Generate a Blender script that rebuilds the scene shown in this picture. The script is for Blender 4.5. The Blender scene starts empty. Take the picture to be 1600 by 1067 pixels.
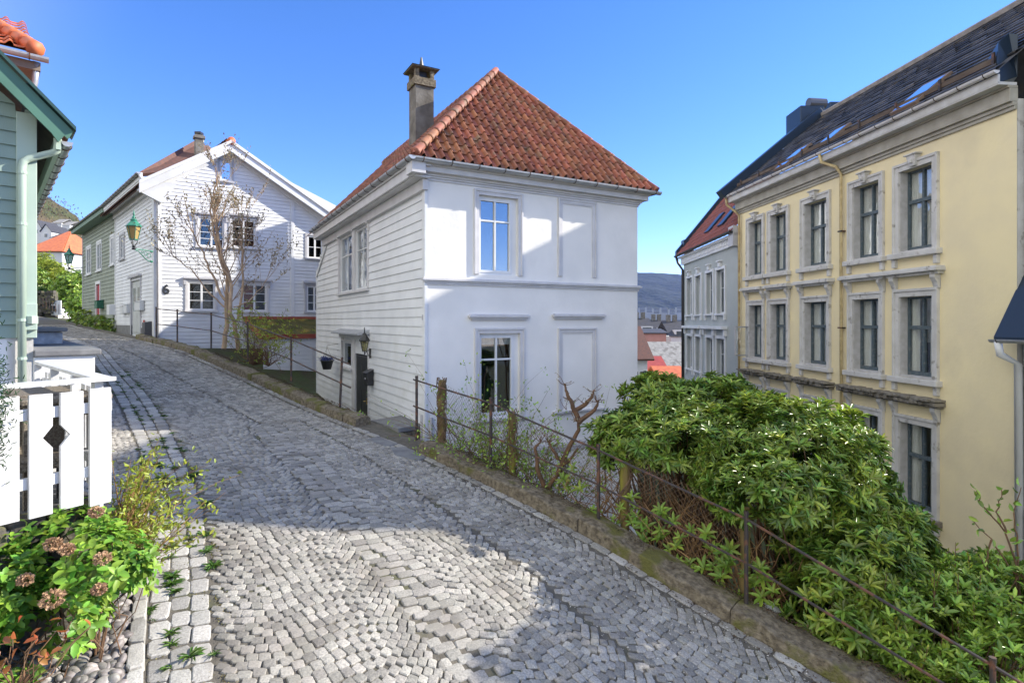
import bpy, bmesh, math, random
import numpy as np
from mathutils import Vector, Matrix, noise
random.seed(7); RNG = np.random.default_rng(7)
SC = bpy.context.scene; COL = SC.collection
# ---------------------------------------------------------------- camera
cam_d = bpy.data.cameras.new('camera'); cam = bpy.data.objects.new('camera', cam_d); COL.objects.link(cam)
cam.location = (0, 0, 0); cam.rotation_euler = (math.radians(90), 0, 0)
cam_d.sensor_width = 36; cam_d.lens = 20.25; cam_d.shift_y = -30.5/1600
cam_d.clip_start = .05; cam_d.clip_end = 20000
SC.camera = cam
# ---------------------------------------------------------------- sky, sun, exposure
SUN_H = Vector((.97, .24)).normalized(); SUN_EL = math.radians(27.5)
SUN_V = Vector((SUN_H.x*math.cos(SUN_EL), SUN_H.y*math.cos(SUN_EL), math.sin(SUN_EL)))
world = bpy.data.worlds.new('World'); SC.world = world; world.use_nodes = True
wn = world.node_tree; bg = wn.nodes['Background']
sky = wn.nodes.new('ShaderNodeTexSky'); sky.sky_type = 'NISHITA'; sky.sun_disc = False
sky.sun_elevation = SUN_EL; sky.sun_rotation = math.atan2(SUN_H.x, SUN_H.y)
sky.altitude = 600; sky.air_density = .85; sky.dust_density = .02; sky.ozone_density = 3.5
hs = wn.nodes.new('ShaderNodeHueSaturation'); hs.inputs['Saturation'].default_value = 1.2; hs.inputs['Value'].default_value = 1.0
tm = wn.nodes.new('ShaderNodeMix'); tm.data_type = 'RGBA'; tm.blend_type = 'MULTIPLY'; tm.inputs[0].default_value = 1; tm.inputs[7].default_value = (1.1, .9, 1.06, 1)
wn.links.new(sky.outputs[0], hs.inputs['Color']); wn.links.new(hs.outputs[0], tm.inputs[6])
# added whitish glow in the unseen sky behind camera-left, fills the shaded walls
wtc = wn.nodes.new('ShaderNodeTexCoord'); dt = wn.nodes.new('ShaderNodeVectorMath'); dt.operation = 'DOT_PRODUCT'; dt.inputs[1].default_value = Vector((-.72, -.58, .38)).normalized()
wn.links.new(wtc.outputs['Generated'], dt.inputs[0])
mr = wn.nodes.new('ShaderNodeMapRange'); mr.interpolation_type = 'SMOOTHSTEP'; mr.inputs[1].default_value = .05; mr.inputs[2].default_value = .95
wn.links.new(dt.outputs['Value'], mr.inputs[0])
cl = wn.nodes.new('ShaderNodeMix'); cl.data_type = 'RGBA'; cl.inputs[7].default_value = (6.0, 6.05, 5.8, 1)
wn.links.new(mr.outputs[0], cl.inputs[0]); wn.links.new(tm.outputs[2], cl.inputs[6])
wn.links.new(cl.outputs[2], bg.inputs[0]); bg.inputs[1].default_value = .15
sl = bpy.data.lights.new('sun', 'SUN'); sl.energy = 4.5; sl.angle = math.radians(.5); sl.color = (1, .93, .8)
so = bpy.data.objects.new('sun', sl); COL.objects.link(so)
so.rotation_euler = SUN_V.to_track_quat('Z', 'Y').to_euler()
SC.view_settings.view_transform = 'Standard'; SC.view_settings.look = 'None'
SC.view_settings.exposure = 1.1; SC.view_settings.gamma = 1
SC.cycles.max_bounces = 8; SC.cycles.transparent_max_bounces = 12
SC.cycles.sample_clamp_indirect = 6
# ---------------------------------------------------------------- helpers
F, CX, CY = 900., 800., 503.
def R(u, v, Y):
    return Vector(((u-CX)/F*Y, Y, (CY-v)/F*Y))
def mat(name, c, c2=None, scale=4, rough=.75, bump=0, bscale=20, metal=0, spec=.5, island=0, hue=0, c3=None, s3=1, detail=5, stretch=(1,1,1), lo=.35, hi=.65, trans=0, lo3=.5, hi3=.62):
    m = bpy.data.materials.new(name); m.use_nodes = True; nt = m.node_tree; N = nt.nodes; L = nt.links
    b = N['Principled BSDF']; b.inputs['Roughness'].default_value = rough; b.inputs['Metallic'].default_value = metal
    b.inputs['Specular IOR Level'].default_value = spec
    b.inputs['Base Color'].default_value = (*c, 1)
    tc = N.new('ShaderNodeTexCoord'); mp = N.new('ShaderNodeMapping'); mp.inputs['Scale'].default_value = stretch
    L.new(tc.outputs['Object'], mp.inputs[0])
    col = None
    def mix(a, b_, fac):
        mx = N.new('ShaderNodeMix'); mx.data_type = 'RGBA'
        if isinstance(a, tuple): mx.inputs[6].default_value = (*a, 1)
        else: L.new(a, mx.inputs[6])
        if isinstance(b_, tuple): mx.inputs[7].default_value = (*b_, 1)
        else: L.new(b_, mx.inputs[7])
        L.new(fac, mx.inputs[0]); return mx.outputs[2]
    def noi(s, lo_, hi_, d=detail):
        n = N.new('ShaderNodeTexNoise'); n.inputs['Scale'].default_value = s; n.inputs['Detail'].default_value = d
        L.new(mp.outputs[0], n.inputs[0])
        r = N.new('ShaderNodeMapRange'); r.inputs[1].default_value = lo_; r.inputs[2].default_value = hi_
        L.new(n.outputs[0], r.inputs[0]); return r.outputs[0]
    col = c
    if c2: col = mix(c, c2, noi(scale, lo, hi))
    if c3: col = mix(col, c3, noi(s3, lo3, hi3))
    if island:
        g = N.new('ShaderNodeNewGeometry'); h = N.new('ShaderNodeHueSaturation')
        r = N.new('ShaderNodeMapRange'); r.inputs[3].default_value = 1-island; r.inputs[4].default_value = 1+island
        L.new(g.outputs['Random Per Island'], r.inputs[0]); L.new(r.outputs[0], h.inputs['Value'])
        if hue:
            ml = N.new('ShaderNodeMath'); ml.operation = 'MULTIPLY'; ml.inputs[1].default_value = 7.31
            fr_ = N.new('ShaderNodeMath'); fr_.operation = 'FRACT'
            L.new(g.outputs['Random Per Island'], ml.inputs[0]); L.new(ml.outputs[0], fr_.inputs[0])
            r2 = N.new('ShaderNodeMapRange'); r2.inputs[3].default_value = .5-hue; r2.inputs[4].default_value = .5+hue
            L.new(fr_.outputs[0], r2.inputs[0]); L.new(r2.outputs[0], h.inputs['Hue'])
        if isinstance(col, tuple): h.inputs['Color'].default_value = (*col, 1)
        else: L.new(col, h.inputs['Color'])
        col = h.outputs[0]
    if not isinstance(col, tuple): L.new(col, b.inputs['Base Color'])
    if bump:
        n = N.new('ShaderNodeTexNoise'); n.inputs['Scale'].default_value = bscale; n.inputs['Detail'].default_value = 6
        L.new(mp.outputs[0], n.inputs[0])
        bp = N.new('ShaderNodeBump'); bp.inputs['Strength'].default_value = 1; bp.inputs['Distance'].default_value = bump
        L.new(n.outputs[0], bp.inputs['Height']); L.new(bp.outputs[0], b.inputs['Normal'])
    if trans:
        tr = N.new('ShaderNodeBsdfTranslucent'); ms = N.new('ShaderNodeMixShader'); ms.inputs[0].default_value = trans
        if isinstance(col, tuple): tr.inputs[0].default_value = (*col, 1)
        else: L.new(col, tr.inputs[0])
        L.new(b.outputs[0], ms.inputs[1]); L.new(tr.outputs[0], ms.inputs[2])
        L.new(ms.outputs[0], N['Material Output'].inputs[0])
    return m
def glass_mat(name, refl, tint=(.75, .8, .82), wav=.0):
    m = bpy.data.materials.new(name); m.use_nodes = True; nt = m.node_tree; N = nt.nodes; L = nt.links
    N.remove(N['Principled BSDF'])
    t = N.new('ShaderNodeBsdfTransparent'); t.inputs[0].default_value = (*tint, 1)
    g = N.new('ShaderNodeBsdfGlossy'); g.inputs['Roughness'].default_value = .015
    g.inputs[0].default_value = (.95, .97, 1, 1)
    fr = N.new('ShaderNodeLayerWeight'); pw = N.new('ShaderNodeMath'); pw.operation = 'POWER'; pw.inputs[1].default_value = 3.5
    L.new(fr.outputs['Facing'], pw.inputs[0]); m2 = N.new('ShaderNodeMath'); m2.operation = 'MULTIPLY'; m2.inputs[1].default_value = .6; L.new(pw.outputs[0], m2.inputs[0])
    a = N.new('ShaderNodeMath'); a.operation = 'ADD'; a.inputs[1].default_value = refl; a.use_clamp = True
    L.new(m2.outputs[0], a.inputs[0])
    ms = N.new('ShaderNodeMixShader'); L.new(a.outputs[0], ms.inputs[0]); L.new(t.outputs[0], ms.inputs[1]); L.new(g.outputs[0], ms.inputs[2])
    L.new(ms.outputs[0], N['Material Output'].inputs[0])
    if wav:
        tc = N.new('ShaderNodeTexCoord'); n = N.new('ShaderNodeTexNoise'); n.inputs['Scale'].default_value = 2.2; n.inputs['Detail'].default_value = 1
        L.new(tc.outputs['Object'], n.inputs[0]); bp = N.new('ShaderNodeBump'); bp.inputs['Distance'].default_value = wav
        L.new(n.outputs[0], bp.inputs['Height']); L.new(bp.outputs[0], g.inputs['Normal'])
    return m
def tag(o, label=None, cat=None, group=None, kind=None):
    if label: o['label'] = label
    if cat: o['category'] = cat
    if group: o['group'] = group
    if kind: o['kind'] = kind
    return o
def thing(name, loc, label, cat, group=None):
    o = bpy.data.objects.new(name, None); COL.objects.link(o); o.location = Vector(loc); o.empty_display_size = .2
    return tag(o, label, cat, group)
def wloc(o):
    v = Vector((0, 0, 0))
    while o: v = v+o.location; o = o.parent
    return v
def link_mesh(name, me, m, parent=None, **kw):
    o = bpy.data.objects.new(name, me); COL.objects.link(o)
    if parent:
        o.parent = parent; me.transform(Matrix.Translation(-wloc(parent)))
    for x in (m if isinstance(m, (list, tuple)) else [m]): me.materials.append(x)
    if kw: tag(o, **kw)
    return o
class MB:
    def __init__(s): s.v = []; s.f = []; s.mi = []; s.cur = 0
    def quad(s, *p):
        i = len(s.v); s.v += [tuple(q) for q in p]; s.f.append(tuple(range(i, i+len(p)))); s.mi.append(s.cur)
    def hexa(s, p):   # 8 corners: bottom 4 ring, top 4 ring
        i = len(s.v); s.v += [tuple(q) for q in p]
        for f in ((3,2,1,0),(4,5,6,7),(0,1,5,4),(1,2,6,5),(2,3,7,6),(3,0,4,7)): s.f.append(tuple(i+k for k in f)); s.mi.append(s.cur)
    def box(s, c, h, ax=None):
        c = Vector(c); ax = ax or (Vector((1,0,0)), Vector((0,1,0)), Vector((0,0,1)))
        a, b, d = (Vector(ax[k])*h[k] for k in range(3))
        s.hexa([c-a-b-d, c+a-b-d, c+a+b-d, c-a+b-d, c-a-b+d, c+a-b+d, c+a+b+d, c-a+b+d])
    def fb(s, fr, s0, s1, z0, z1, o0, o1):
        s.hexa([fr.p(s0,z0,o0), fr.p(s1,z0,o0), fr.p(s1,z0,o1), fr.p(s0,z0,o1), fr.p(s0,z1,o0), fr.p(s1,z1,o0), fr.p(s1,z1,o1), fr.p(s0,z1,o1)])
    def tube(s, pts, r, n=6, cap=True):
        pts = [Vector(p) for p in pts]; rs = r if isinstance(r, (list, tuple)) else [r]*len(pts)
        i0 = len(s.v); up = None
        for k, p in enumerate(pts):
            t = (pts[min(k+1, len(pts)-1)]-pts[max(k-1, 0)])
            if t.length < 1e-9: t = Vector((0,0,1))
            t.normalize()
            if up is None: up = t.orthogonal().normalized()
            else:
                up = up-t*up.dot(t)
                up = up.normalized() if up.length > 1e-6 else t.orthogonal().normalized()
            w = t.cross(up)
            for j in range(n):
                a = 2*math.pi*j/n; s.v.append(tuple(p+(up*math.cos(a)+w*math.sin(a))*rs[k]))
        for k in range(len(pts)-1):
            for j in range(n):
                a = i0+k*n+j; b = i0+k*n+(j+1) % n; s.f.append((a, b, b+n, a+n)); s.mi.append(s.cur)
        if cap:
            s.f.append(tuple(i0+j for j in reversed(range(n)))); s.mi.append(s.cur)
            e = i0+(len(pts)-1)*n; s.f.append(tuple(e+j for j in range(n))); s.mi.append(s.cur)
    def lathe(s, c, prof, n=12, sq=False, rot=0):   # prof: (r, z)
        c = Vector(c); i0 = len(s.v)
        for r, z in prof:
            for j in range(n):
                a = 2*math.pi*j/n+rot; s.v.append((c.x+r*math.cos(a), c.y+r*math.sin(a), c.z+z))
        for k in range(len(prof)-1):
            for j in range(n):
                a = i0+k*n+j; b = i0+k*n+(j+1) % n; s.f.append((a, b, b+n, a+n)); s.mi.append(s.cur)
        s.f.append(tuple(i0+j for j in reversed(range(n)))); s.mi.append(s.cur)
        e = i0+(len(prof)-1)*n; s.f.append(tuple(e+j for j in range(n))); s.mi.append(s.cur)
    def prism(s, ring, vec):    # ring polygon extruded
        n = len(ring); i = len(s.v); vec = Vector(vec); s.v += [tuple(p) for p in ring]+[tuple(Vector(p)+vec) for p in ring]
        s.f.append(tuple(range(i, i+n))); s.mi.append(s.cur); s.f.append(tuple(i+n+k for k in reversed(range(n)))); s.mi.append(s.cur)
        for k in range(n): s.f.append((i+k, i+(k+1) % n, i+n+(k+1) % n, i+n+k)); s.mi.append(s.cur)
    def build(s, name, m, parent=None, smooth=False, bevel=0, recalc=True, **kw):
        me = bpy.data.meshes.new(name); me.from_pydata(s.v, [], s.f)
        me.polygons.foreach_set('material_index', s.mi)
        if recalc and len(s.f):
            bm = bmesh.new(); bm.from_mesh(me); bmesh.ops.recalc_face_normals(bm, faces=bm.faces); bm.to_mesh(me); bm.free()
        if smooth: me.polygons.foreach_set('use_smooth', [True]*len(me.polygons))
        o = link_mesh(name, me, m, parent, **kw)
        if bevel:
            b = o.modifiers.new('bevel', 'BEVEL'); b.width = bevel; b.segments = 2; b.limit_method = 'ANGLE'; b.angle_limit = .9
        return o
class Fr:
    """vertical wall frame: origin, direction along the wall, outward normal towards the camera"""
    def __init__(s, o, d, flip=False):
        s.o = Vector((o[0], o[1])); s.d = Vector(d).normalized(); n = Vector((s.d.y, -s.d.x))
        if n.dot(-s.o) < 0: n = -n
        s.n = -n if flip else n
    def p(s, a, z, out=0):
        q = s.o+s.d*a+s.n*out; return Vector((q.x, q.y, z))
    def s(s_, u, out=0):
        q = s_.o+s_.n*out; k = (u-CX)/F; return (k*q.y-q.x)/(s_.d.x-k*s_.d.y)
    def z(s_, u, v, out=0):
        a = s_.s(u, out); q = s_.o+s_.n*out+s_.d*a; return (CY-v)/F*q.y
def wall_grid(mb, fr, s0, s1, z0, z1, ops, out=0, depth=.16, top=None):
    """flat wall with rectangular openings (s0,s1,z0,z1) and inward reveals"""
    S = sorted(set([s0, s1]+[x for o in ops for x in o[:2] if s0 < x < s1])); Z = sorted(set([z0, z1]+[x for o in ops for x in o[2:4] if z0 < x < z1]))
    for a, b in zip(S, S[1:]):
        for c, d in zip(Z, Z[1:]):
            if any(o[0]-1e-4 <= a and b <= o[1]+1e-4 and o[2]-1e-4 <= c and d <= o[3]+1e-4 for o in ops): continue
            mb.quad(fr.p(a,c,out), fr.p(b,c,out), fr.p(b,d,out), fr.p(a,d,out))
    for o in ops:
        a, b, c, d = o[:4]; i = out-depth
        mb.quad(fr.p(a,c,out), fr.p(a,d,out), fr.p(a,d,i), fr.p(a,c,i)); mb.quad(fr.p(b,c,out), fr.p(b,d,out), fr.p(b,d,i), fr.p(b,c,i))
        mb.quad(fr.p(a,c,out), fr.p(b,c,out), fr.p(b,c,i), fr.p(a,c,i)); mb.quad(fr.p(a,d,out), fr.p(b,d,out), fr.p(b,d,i), fr.p(a,d,i))
def clap(mb, fr, sl, sr, z0, z1, pitch, ops=(), lip=.022, out=0, thick=.03, wob=.0):
    """lapped boards; sl / sr are functions of z (or numbers)"""
    fl = sl if callable(sl) else (lambda z: sl); frr = sr if callable(sr) else (lambda z: sr)
    z = z0
    while z < z1-1e-4:
        zt = min(z+pitch, z1); zm = (z+zt)/2
        cuts = [(o[0], o[1]) for o in ops if o[2] < zm+pitch*.0 and o[3] > zm-pitch*.0]
        def iv(a, b):
            seg = [(a, b)]
            for c0, c1 in cuts:
                ns = []
                for x, y in seg:
                    if c1 <= x or c0 >= y: ns.append((x, y)); continue
                    if c0 > x: ns.append((x, c0))
                    if c1 < y: ns.append((c1, y))
                seg = ns
            return seg
        a0, b0, a1, b1 = fl(z), frr(z), fl(zt), frr(zt)
        if b0 > a0:
            for x, y in iv(max(min(a0, a1), -1e9), max(b0, b1) if b1 > a1 else b0):
                xa = a0 if abs(x-min(a0, a1)) < 1e-6 else x; xt = a1 if abs(x-min(a0, a1)) < 1e-6 else x
                ya = b0 if abs(y-max(b0, b1)) < 1e-6 else y; yt = b1 if abs(y-max(b0, b1)) < 1e-6 else y
                if xt > yt: xt = yt = (xt+yt)/2
                w = random.uniform(-.002, .002); l = lip+random.uniform(-.002, .002)
                mb.quad(fr.p(xa, z+w, out+l), fr.p(ya, z-w, out+l), fr.p(yt, zt, out), fr.p(xt, zt, out))
                mb.quad(fr.p(xa, z+w, out+l), fr.p(ya, z-w, out+l), fr.p(ya, z-w, out-.002), fr.p(xa, z+w, out-.002))
        z = zt
def leaves(name, P, D, Nn, L, W, m, parent=None, curl=.12, fold=.12, **kw):
    """many leaf faces in one mesh"""
    P = np.asarray(P, float); D = np.asarray(D, float); Nn = np.asarray(Nn, float); n = len(P)
    D /= np.linalg.norm(D, axis=1)[:, None]+1e-9
    S = np.cross(D, Nn); S /= np.linalg.norm(S, axis=1)[:, None]+1e-9; U = np.cross(S, D)
    T = np.array([(0,0,0), (.33,-.42,fold), (.33,0,0), (.33,.42,fold), (.72,-.4,fold-curl*.5), (.72,0,-curl*.5), (.72,.4,fold-curl*.5), (1.02,0,-curl)])
    L = np.broadcast_to(np.asarray(L, float), (n,)); W = np.broadcast_to(np.asarray(W, float), (n,))
    V = P[:, None, :]+T[None, :, 0:1]*L[:, None, None]*D[:, None, :]+T[None, :, 1:2]*W[:, None, None]*S[:, None, :]+T[None, :, 2:3]*L[:, None, None]*U[:, None, :]
    fq = np.array([(1,4,5,2), (2,5,6,3)]); ft = np.array([(0,1,2), (0,2,3), (4,7,5), (5,7,6)])
    base = (np.arange(n)*8)[:, None, None]
    loops = np.concatenate([(fq[None]+base).reshape(n, -1), (ft[None]+base).reshape(n, -1)], axis=1).reshape(-1)
    per = np.tile(np.array([4, 4, 3, 3, 3, 3]), n); starts = np.concatenate([[0], np.cumsum(per)[:-1]])
    me = bpy.data.meshes.new(name); me.vertices.add(n*8); me.vertices.foreach_set('co', V.reshape(-1))
    me.loops.add(len(loops)); me.loops.foreach_set('vertex_index', loops.astype(np.int32))
    me.polygons.add(len(per)); me.polygons.foreach_set('loop_start', starts.astype(np.int32)); me.polygons.foreach_set('loop_total', per.astype(np.int32))
    me.update(); me.validate()
    return link_mesh(name, me, m, parent, **kw)
def rnd(n, s=1): return RNG.normal(size=(n, 3))*s
# ---------------------------------------------------------------- shared materials
M = {}
M['white'] = mat('white_paint', (.73,.74,.76), (.65,.66,.68), scale=1.6, rough=.55, bump=.0015, bscale=60, c3=(.6,.6,.58), s3=.9, lo3=.6, hi3=.8)
M['trim'] = mat('trim_paint', (.62,.61,.62), (.54,.53,.54), scale=3, rough=.5, bump=.0015, bscale=60)
M['greytrim'] = mat('grey_trim', (.47,.47,.5), (.4,.4,.43), scale=4, rough=.6)
M['stucco'] = mat('white_stucco', (.82,.8,.77), (.75,.735,.71), scale=1.3, rough=.8, bump=.012, bscale=3.5)
M['tile'] = mat('clay_tile', (.30,.11,.06), (.19,.07,.04), scale=7, rough=.65, island=.3, hue=.012, bump=.003, bscale=60, c3=(.2,.13,.08), s3=3, lo3=.56, hi3=.7)
M['tile_dark'] = mat('old_clay_tile', (.14,.065,.045), (.09,.05,.04), scale=7, rough=.8, island=.3, hue=.012)
M['tile_orange'] = mat('orange_tile', (.6,.17,.06), (.48,.12,.05), scale=3, rough=.6, island=.15)
M['zinc'] = mat('zinc_gutter', (.5,.51,.53), (.4,.41,.43), scale=6, rough=.45, metal=.6)
M['iron'] = mat('rusty_iron', (.055,.045,.042), (.16,.075,.045), scale=9, rough=.6, metal=.3, lo=.5, hi=.62)
M['black'] = mat('black_paint', (.02,.02,.022), rough=.4)
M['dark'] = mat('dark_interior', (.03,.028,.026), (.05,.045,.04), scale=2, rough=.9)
M['curtain'] = mat('curtain', (.85,.83,.78), (.66,.64,.6), scale=5, rough=.9, stretch=(6,6,.4))
M['concrete'] = mat('mossy_concrete', (.24,.2,.14), (.1,.08,.055), scale=16, rough=.95, bump=.03, bscale=34, c3=(.12,.115,.03), s3=2.6, lo3=.52, hi3=.62)
M['slab'] = mat('grey_slab', (.14,.14,.145), (.2,.2,.2), scale=5, rough=.8, bump=.006, bscale=20)
M['soil'] = mat('dark_soil', (.05,.035,.022), (.09,.065,.04), scale=12, rough=1, bump=.02, bscale=30)
M['bark'] = mat('bark', (.16,.1,.06), (.28,.19,.12), scale=14, rough=.95, bump=.01, bscale=50, stretch=(1,1,.3))
M['twig'] = mat('twig', (.22,.14,.08), (.12,.075,.045), scale=10, rough=.9)
M['glass_dark'] = glass_mat('window_glass', .08)
M['glass_sky'] = glass_mat('window_glass_bright', .55)
M['glass_blue'] = glass_mat('window_glass_blue', .22)
M['glass_old'] = glass_mat('old_window_glass', .1, (.92,.94,.94), wav=.02)
def window(parent, fr, s0, s1, z0, z1, frame, rec=.1, fw=.06, casements=2, rows=(.5,), cols=1, bar=.022, pane='glass_dark', surround=None, sw=.1, so=.03, curtain=None, room=None, topfw=None, botfw=None, label=None, sill=True, name='window'):
    """a window is a part: surround mesh; sub-parts sash, pane, curtain, interior"""
    mb = MB()
    w = sw
    if surround is not None:
        mb.fb(fr, s0-w, s0, z0, z1+w, -.02, so); mb.fb(fr, s1, s1+w, z0, z1+w, -.02, so); mb.fb(fr, s0, s1, z1, z1+w, -.02, so+.002)
        if sill: mb.fb(fr, s0-w-.03, s1+w+.03, z0-.07, z0, -.02, so+.05)
    else:
        mb.fb(fr, s0, s1, z0-.03, z0, -rec, .02)
    root = mb.build(name, surround or frame, parent, bevel=.004)
    if label: root['label'] = label
    a = MB(); o0, o1 = -rec-.03, -rec+.03
    a.fb(fr, s0, s0+fw, z0, z1, o0, o1); a.fb(fr, s1-fw, s1, z0, z1, o0, o1)
    tf = topfw or fw; bf = botfw or fw
    a.fb(fr, s0+fw, s1-fw, z0, z0+bf, o0, o1-.002); a.fb(fr, s0+fw, s1-fw, z1-tf, z1, o0, o1-.002)
    i0, i1, j0, j1 = s0+fw, s1-fw, z0+bf, z1-tf; cw = (i1-i0)/casements
    for k in range(1, casements): a.fb(fr, i0+cw*k-fw*.55, i0+cw*k+fw*.55, j0, j1, o0, o1-.004)
    for k in range(casements):
        c0, c1 = i0+cw*k, i0+cw*(k+1)
        for c in range(1, cols): x = c0+(c1-c0)*c/cols; a.fb(fr, x-bar/2, x+bar/2, j0, j1, o0+.005, o1-.012)
        for t in rows:
            z = j0+(j1-j0)*t; a.fb(fr, c0, c1, z-bar/2, z+bar/2, o0+.007, o1-.014)
    a.build('sash', frame, root, bevel=.003)
    p = MB(); p.fb(fr, i0, i1, j0, j1, -rec-.006, -rec); p.build('pane', M[pane], root)
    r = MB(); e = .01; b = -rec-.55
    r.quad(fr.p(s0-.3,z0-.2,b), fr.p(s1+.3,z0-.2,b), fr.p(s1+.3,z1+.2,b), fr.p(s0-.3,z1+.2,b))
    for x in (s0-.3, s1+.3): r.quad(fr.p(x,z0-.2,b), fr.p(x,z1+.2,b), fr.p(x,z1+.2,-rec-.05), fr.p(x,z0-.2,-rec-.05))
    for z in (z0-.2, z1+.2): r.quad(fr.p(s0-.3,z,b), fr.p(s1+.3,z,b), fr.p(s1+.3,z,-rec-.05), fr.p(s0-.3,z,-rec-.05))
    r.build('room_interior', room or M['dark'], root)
    if curtain:
        for (ca, cb, cz) in curtain:
            c = MB(); n = 14; x0 = s0+(s1-s0)*ca; x1 = s0+(s1-s0)*cb; zb = z0+(z1-z0)*cz
            pts = [(x0+(x1-x0)*k/n, -rec-.12+.025*math.sin(k*2.1+x0)) for k in range(n+1)]
            for (xa, oa), (xb, ob) in zip(pts, pts[1:]): c.quad(fr.p(xa,zb,oa), fr.p(xb,zb,ob), fr.p(xb,z1,ob), fr.p(xa,z1,oa))
            c.build('curtain', M['curtain'], root, smooth=True)
    return root
def pantile(fn_p, w, h, s0, s1, r0, r1, amp=.04, nseg=5, thick=.018, lift=.035, jit=.004, style='S'):
    """list of tiles; fn_p(s, r, h) -> world. r goes up the slope. returns verts, faces"""
    V = []; Fc = []
    ns = int(math.ceil((s1-s0)/w)); nr = int(math.ceil((r1-r0)/h))
    if style == 'S':
        prof = [(0,0),(.07,amp*.62),(.15,amp*.95),(.24,amp),(.33,amp*.7),(.42,amp*.2),(.5,0),(.75,-amp*.12),(1,0)]
    else: prof = [(0, 0), (1, 0)]
    m = len(prof)
    for j in range(nr):
        for i in range(ns):
            a = s0+i*w+random.uniform(-jit, jit); b = r0+j*h+random.uniform(-jit, jit)*2; i0 = len(V)
            tilt = random.uniform(-.003, .003); off = (w*.5 if style != 'S' and j % 2 else 0)
            for (x, y) in prof: V.append(fn_p(a+x*w*1.02+off, b, y+lift+tilt))
            for (x, y) in prof: V.append(fn_p(a+x*w*1.02+off, b+h*1.06, y+tilt))
            for (x, y) in prof: V.append(fn_p(a+x*w*1.02+off, b, y+lift-thick+tilt))
            for k in range(m-1):
                Fc.append((i0+k, i0+k+1, i0+m+k+1, i0+m+k)); Fc.append((i0+k, i0+2*m+k, i0+2*m+k+1, i0+k+1))
    return V, Fc
def clip_build(name, V, Fc, planes, m, parent, smooth=False, **kw):
    me = bpy.data.meshes.new(name); me.from_pydata([tuple(v) for v in V], [], Fc)
    bm = bmesh.new(); bm.from_mesh(me)
    for co, no in planes:
        bmesh.ops.bisect_plane(bm, geom=bm.verts[:]+bm.edges[:]+bm.faces[:], plane_co=co, plane_no=no, clear_outer=True)
    bm.to_mesh(me); bm.free()
    if smooth: me.polygons.foreach_set('use_smooth', [True]*len(me.polygons))
    return link_mesh(name, me, m, parent, **kw)
def ridge_tiles(mb, a, b, r=.1, step=.34):
    a = Vector(a); b = Vector(b); d = (b-a); n = max(1, int(d.length/step)); d.normalize()
    for k in range(n):
        p = a+(b-a)*(k/n); q = a+(b-a)*((k+1.12)/n); mb.tube([p, p+(q-p)*.12, q], [r*1.12, r*1.12, r*.92], n=9)
def copytree(o, delta, parent=None):
    c = o.copy(); COL.objects.link(c)
    if parent: c.parent = parent
    else: c.location = o.location+Vector(delta)
    for ch in o.children: copytree(ch, None, c)
    return c
def gutter(fr, s0, s1, z, out, r=.065, m='zinc', parent=None, name='gutter'):
    mb = MB(); n = 7; P = [(-math.cos(math.pi*k/n)*r, -math.sin(math.pi*k/n)*r) for k in range(n+1)]
    Q = [(x*.85, y*.85) for x, y in P]
    ring = P+Q[::-1]
    for k in range(len(ring)):
        (x0, y0), (x1, y1) = ring[k], ring[(k+1) % len(ring)]
        mb.quad(fr.p(s0, z+y0, out+x0), fr.p(s1, z+y0, out+x0), fr.p(s1, z+y1, out+x1), fr.p(s0, z+y1, out+x1))
    for s in (s0, s1): mb.quad(*[fr.p(s, z+y, out+x) for x, y in P])
    g = mb.build(name, M[m], parent)
    k = s0+.25
    while k < s1:
        b = MB(); b.tube([fr.p(k, z+y*1.08, out+x*1.08) for x, y in P], .009, n=4); b.build('bracket', M['iron'], g); k += .62
    return g
# ---------------------------------------------------------------- road
TT = [-46,-34.7,-25.9,-17.4,-14.9,-12,-6.2,-3.3,0,2.01,4.17,6.25,7.95,9.5,14]
TZ = [.5,.1,-.35,-.68,-.8,-.95,-1.65,-2.03,-2.31,-2.6,-2.95,-3.5,-3.8,-4.1,-4.85]
RT = Vector((.733,-.68)); RN = Vector((-.68,-.733)); R0 = Vector((-1.83,11.04))
def smz(t): return float(sum(np.interp(t+d, TT, TZ)*w for d, w in ((-.9,.15),(-.45,.2),(0,.3),(.45,.2),(.9,.15))))
_ts = np.arange(-60, 20, .05); _zs = np.array([smz(t) for t in _ts])
def zr(t): return float(np.interp(t, _ts, _zs))
def rw(t, n, h=0):
    return Vector((R0.x+RT.x*t+RN.x*n, R0.y+RT.y*t+RN.y*n, zr(t)+h))
def tn(x, y): return RT.x*(x-R0.x)+RT.y*(y-R0.y), RN.x*(x-R0.x)+RN.y*(y-R0.y)
gRt = [-46,-20,-13.5,-10,-6.6,-3.76,-1.17,.92,2.42,3.94,6.5,14]; gRn = [3.4,2.0,2.2,2.56,2.83,3.17,3.67,4.12,4.59,5.08,5.8,8]
gLt = [-46,-20,-13.6,-10.95,-7.5,-5,-2.66,-.64,1.14,2.11,3.64,6.5,14]; gLn = [3.7,2.3,2.62,2.98,3.32,3.62,3.95,4.32,4.76,5.03,5.48,6.25,8.5]
gR = lambda t: float(np.interp(t, gRt, gRn)); gL = lambda t: float(np.interp(t, gLt, gLn))
nL = lambda t: 2.53+.18*t; nR = lambda t: 1.96+.195*t
M['joint'] = mat('joint_dirt', (.09,.08,.065), (.14,.125,.1), scale=9, rough=1, bump=.01, bscale=60, c3=(.08,.085,.035), s3=1.1, lo3=.56, hi3=.7)
def granite(nm, a, b, isl):
    return mat(nm, a, b, scale=55, rough=.8, bump=.004, bscale=70, island=isl, hue=.012, c3=(a[0]*.62, a[1]*.6, a[2]*.58), s3=1.3, lo3=.52, hi3=.72, lo=.4, hi=.62)
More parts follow.
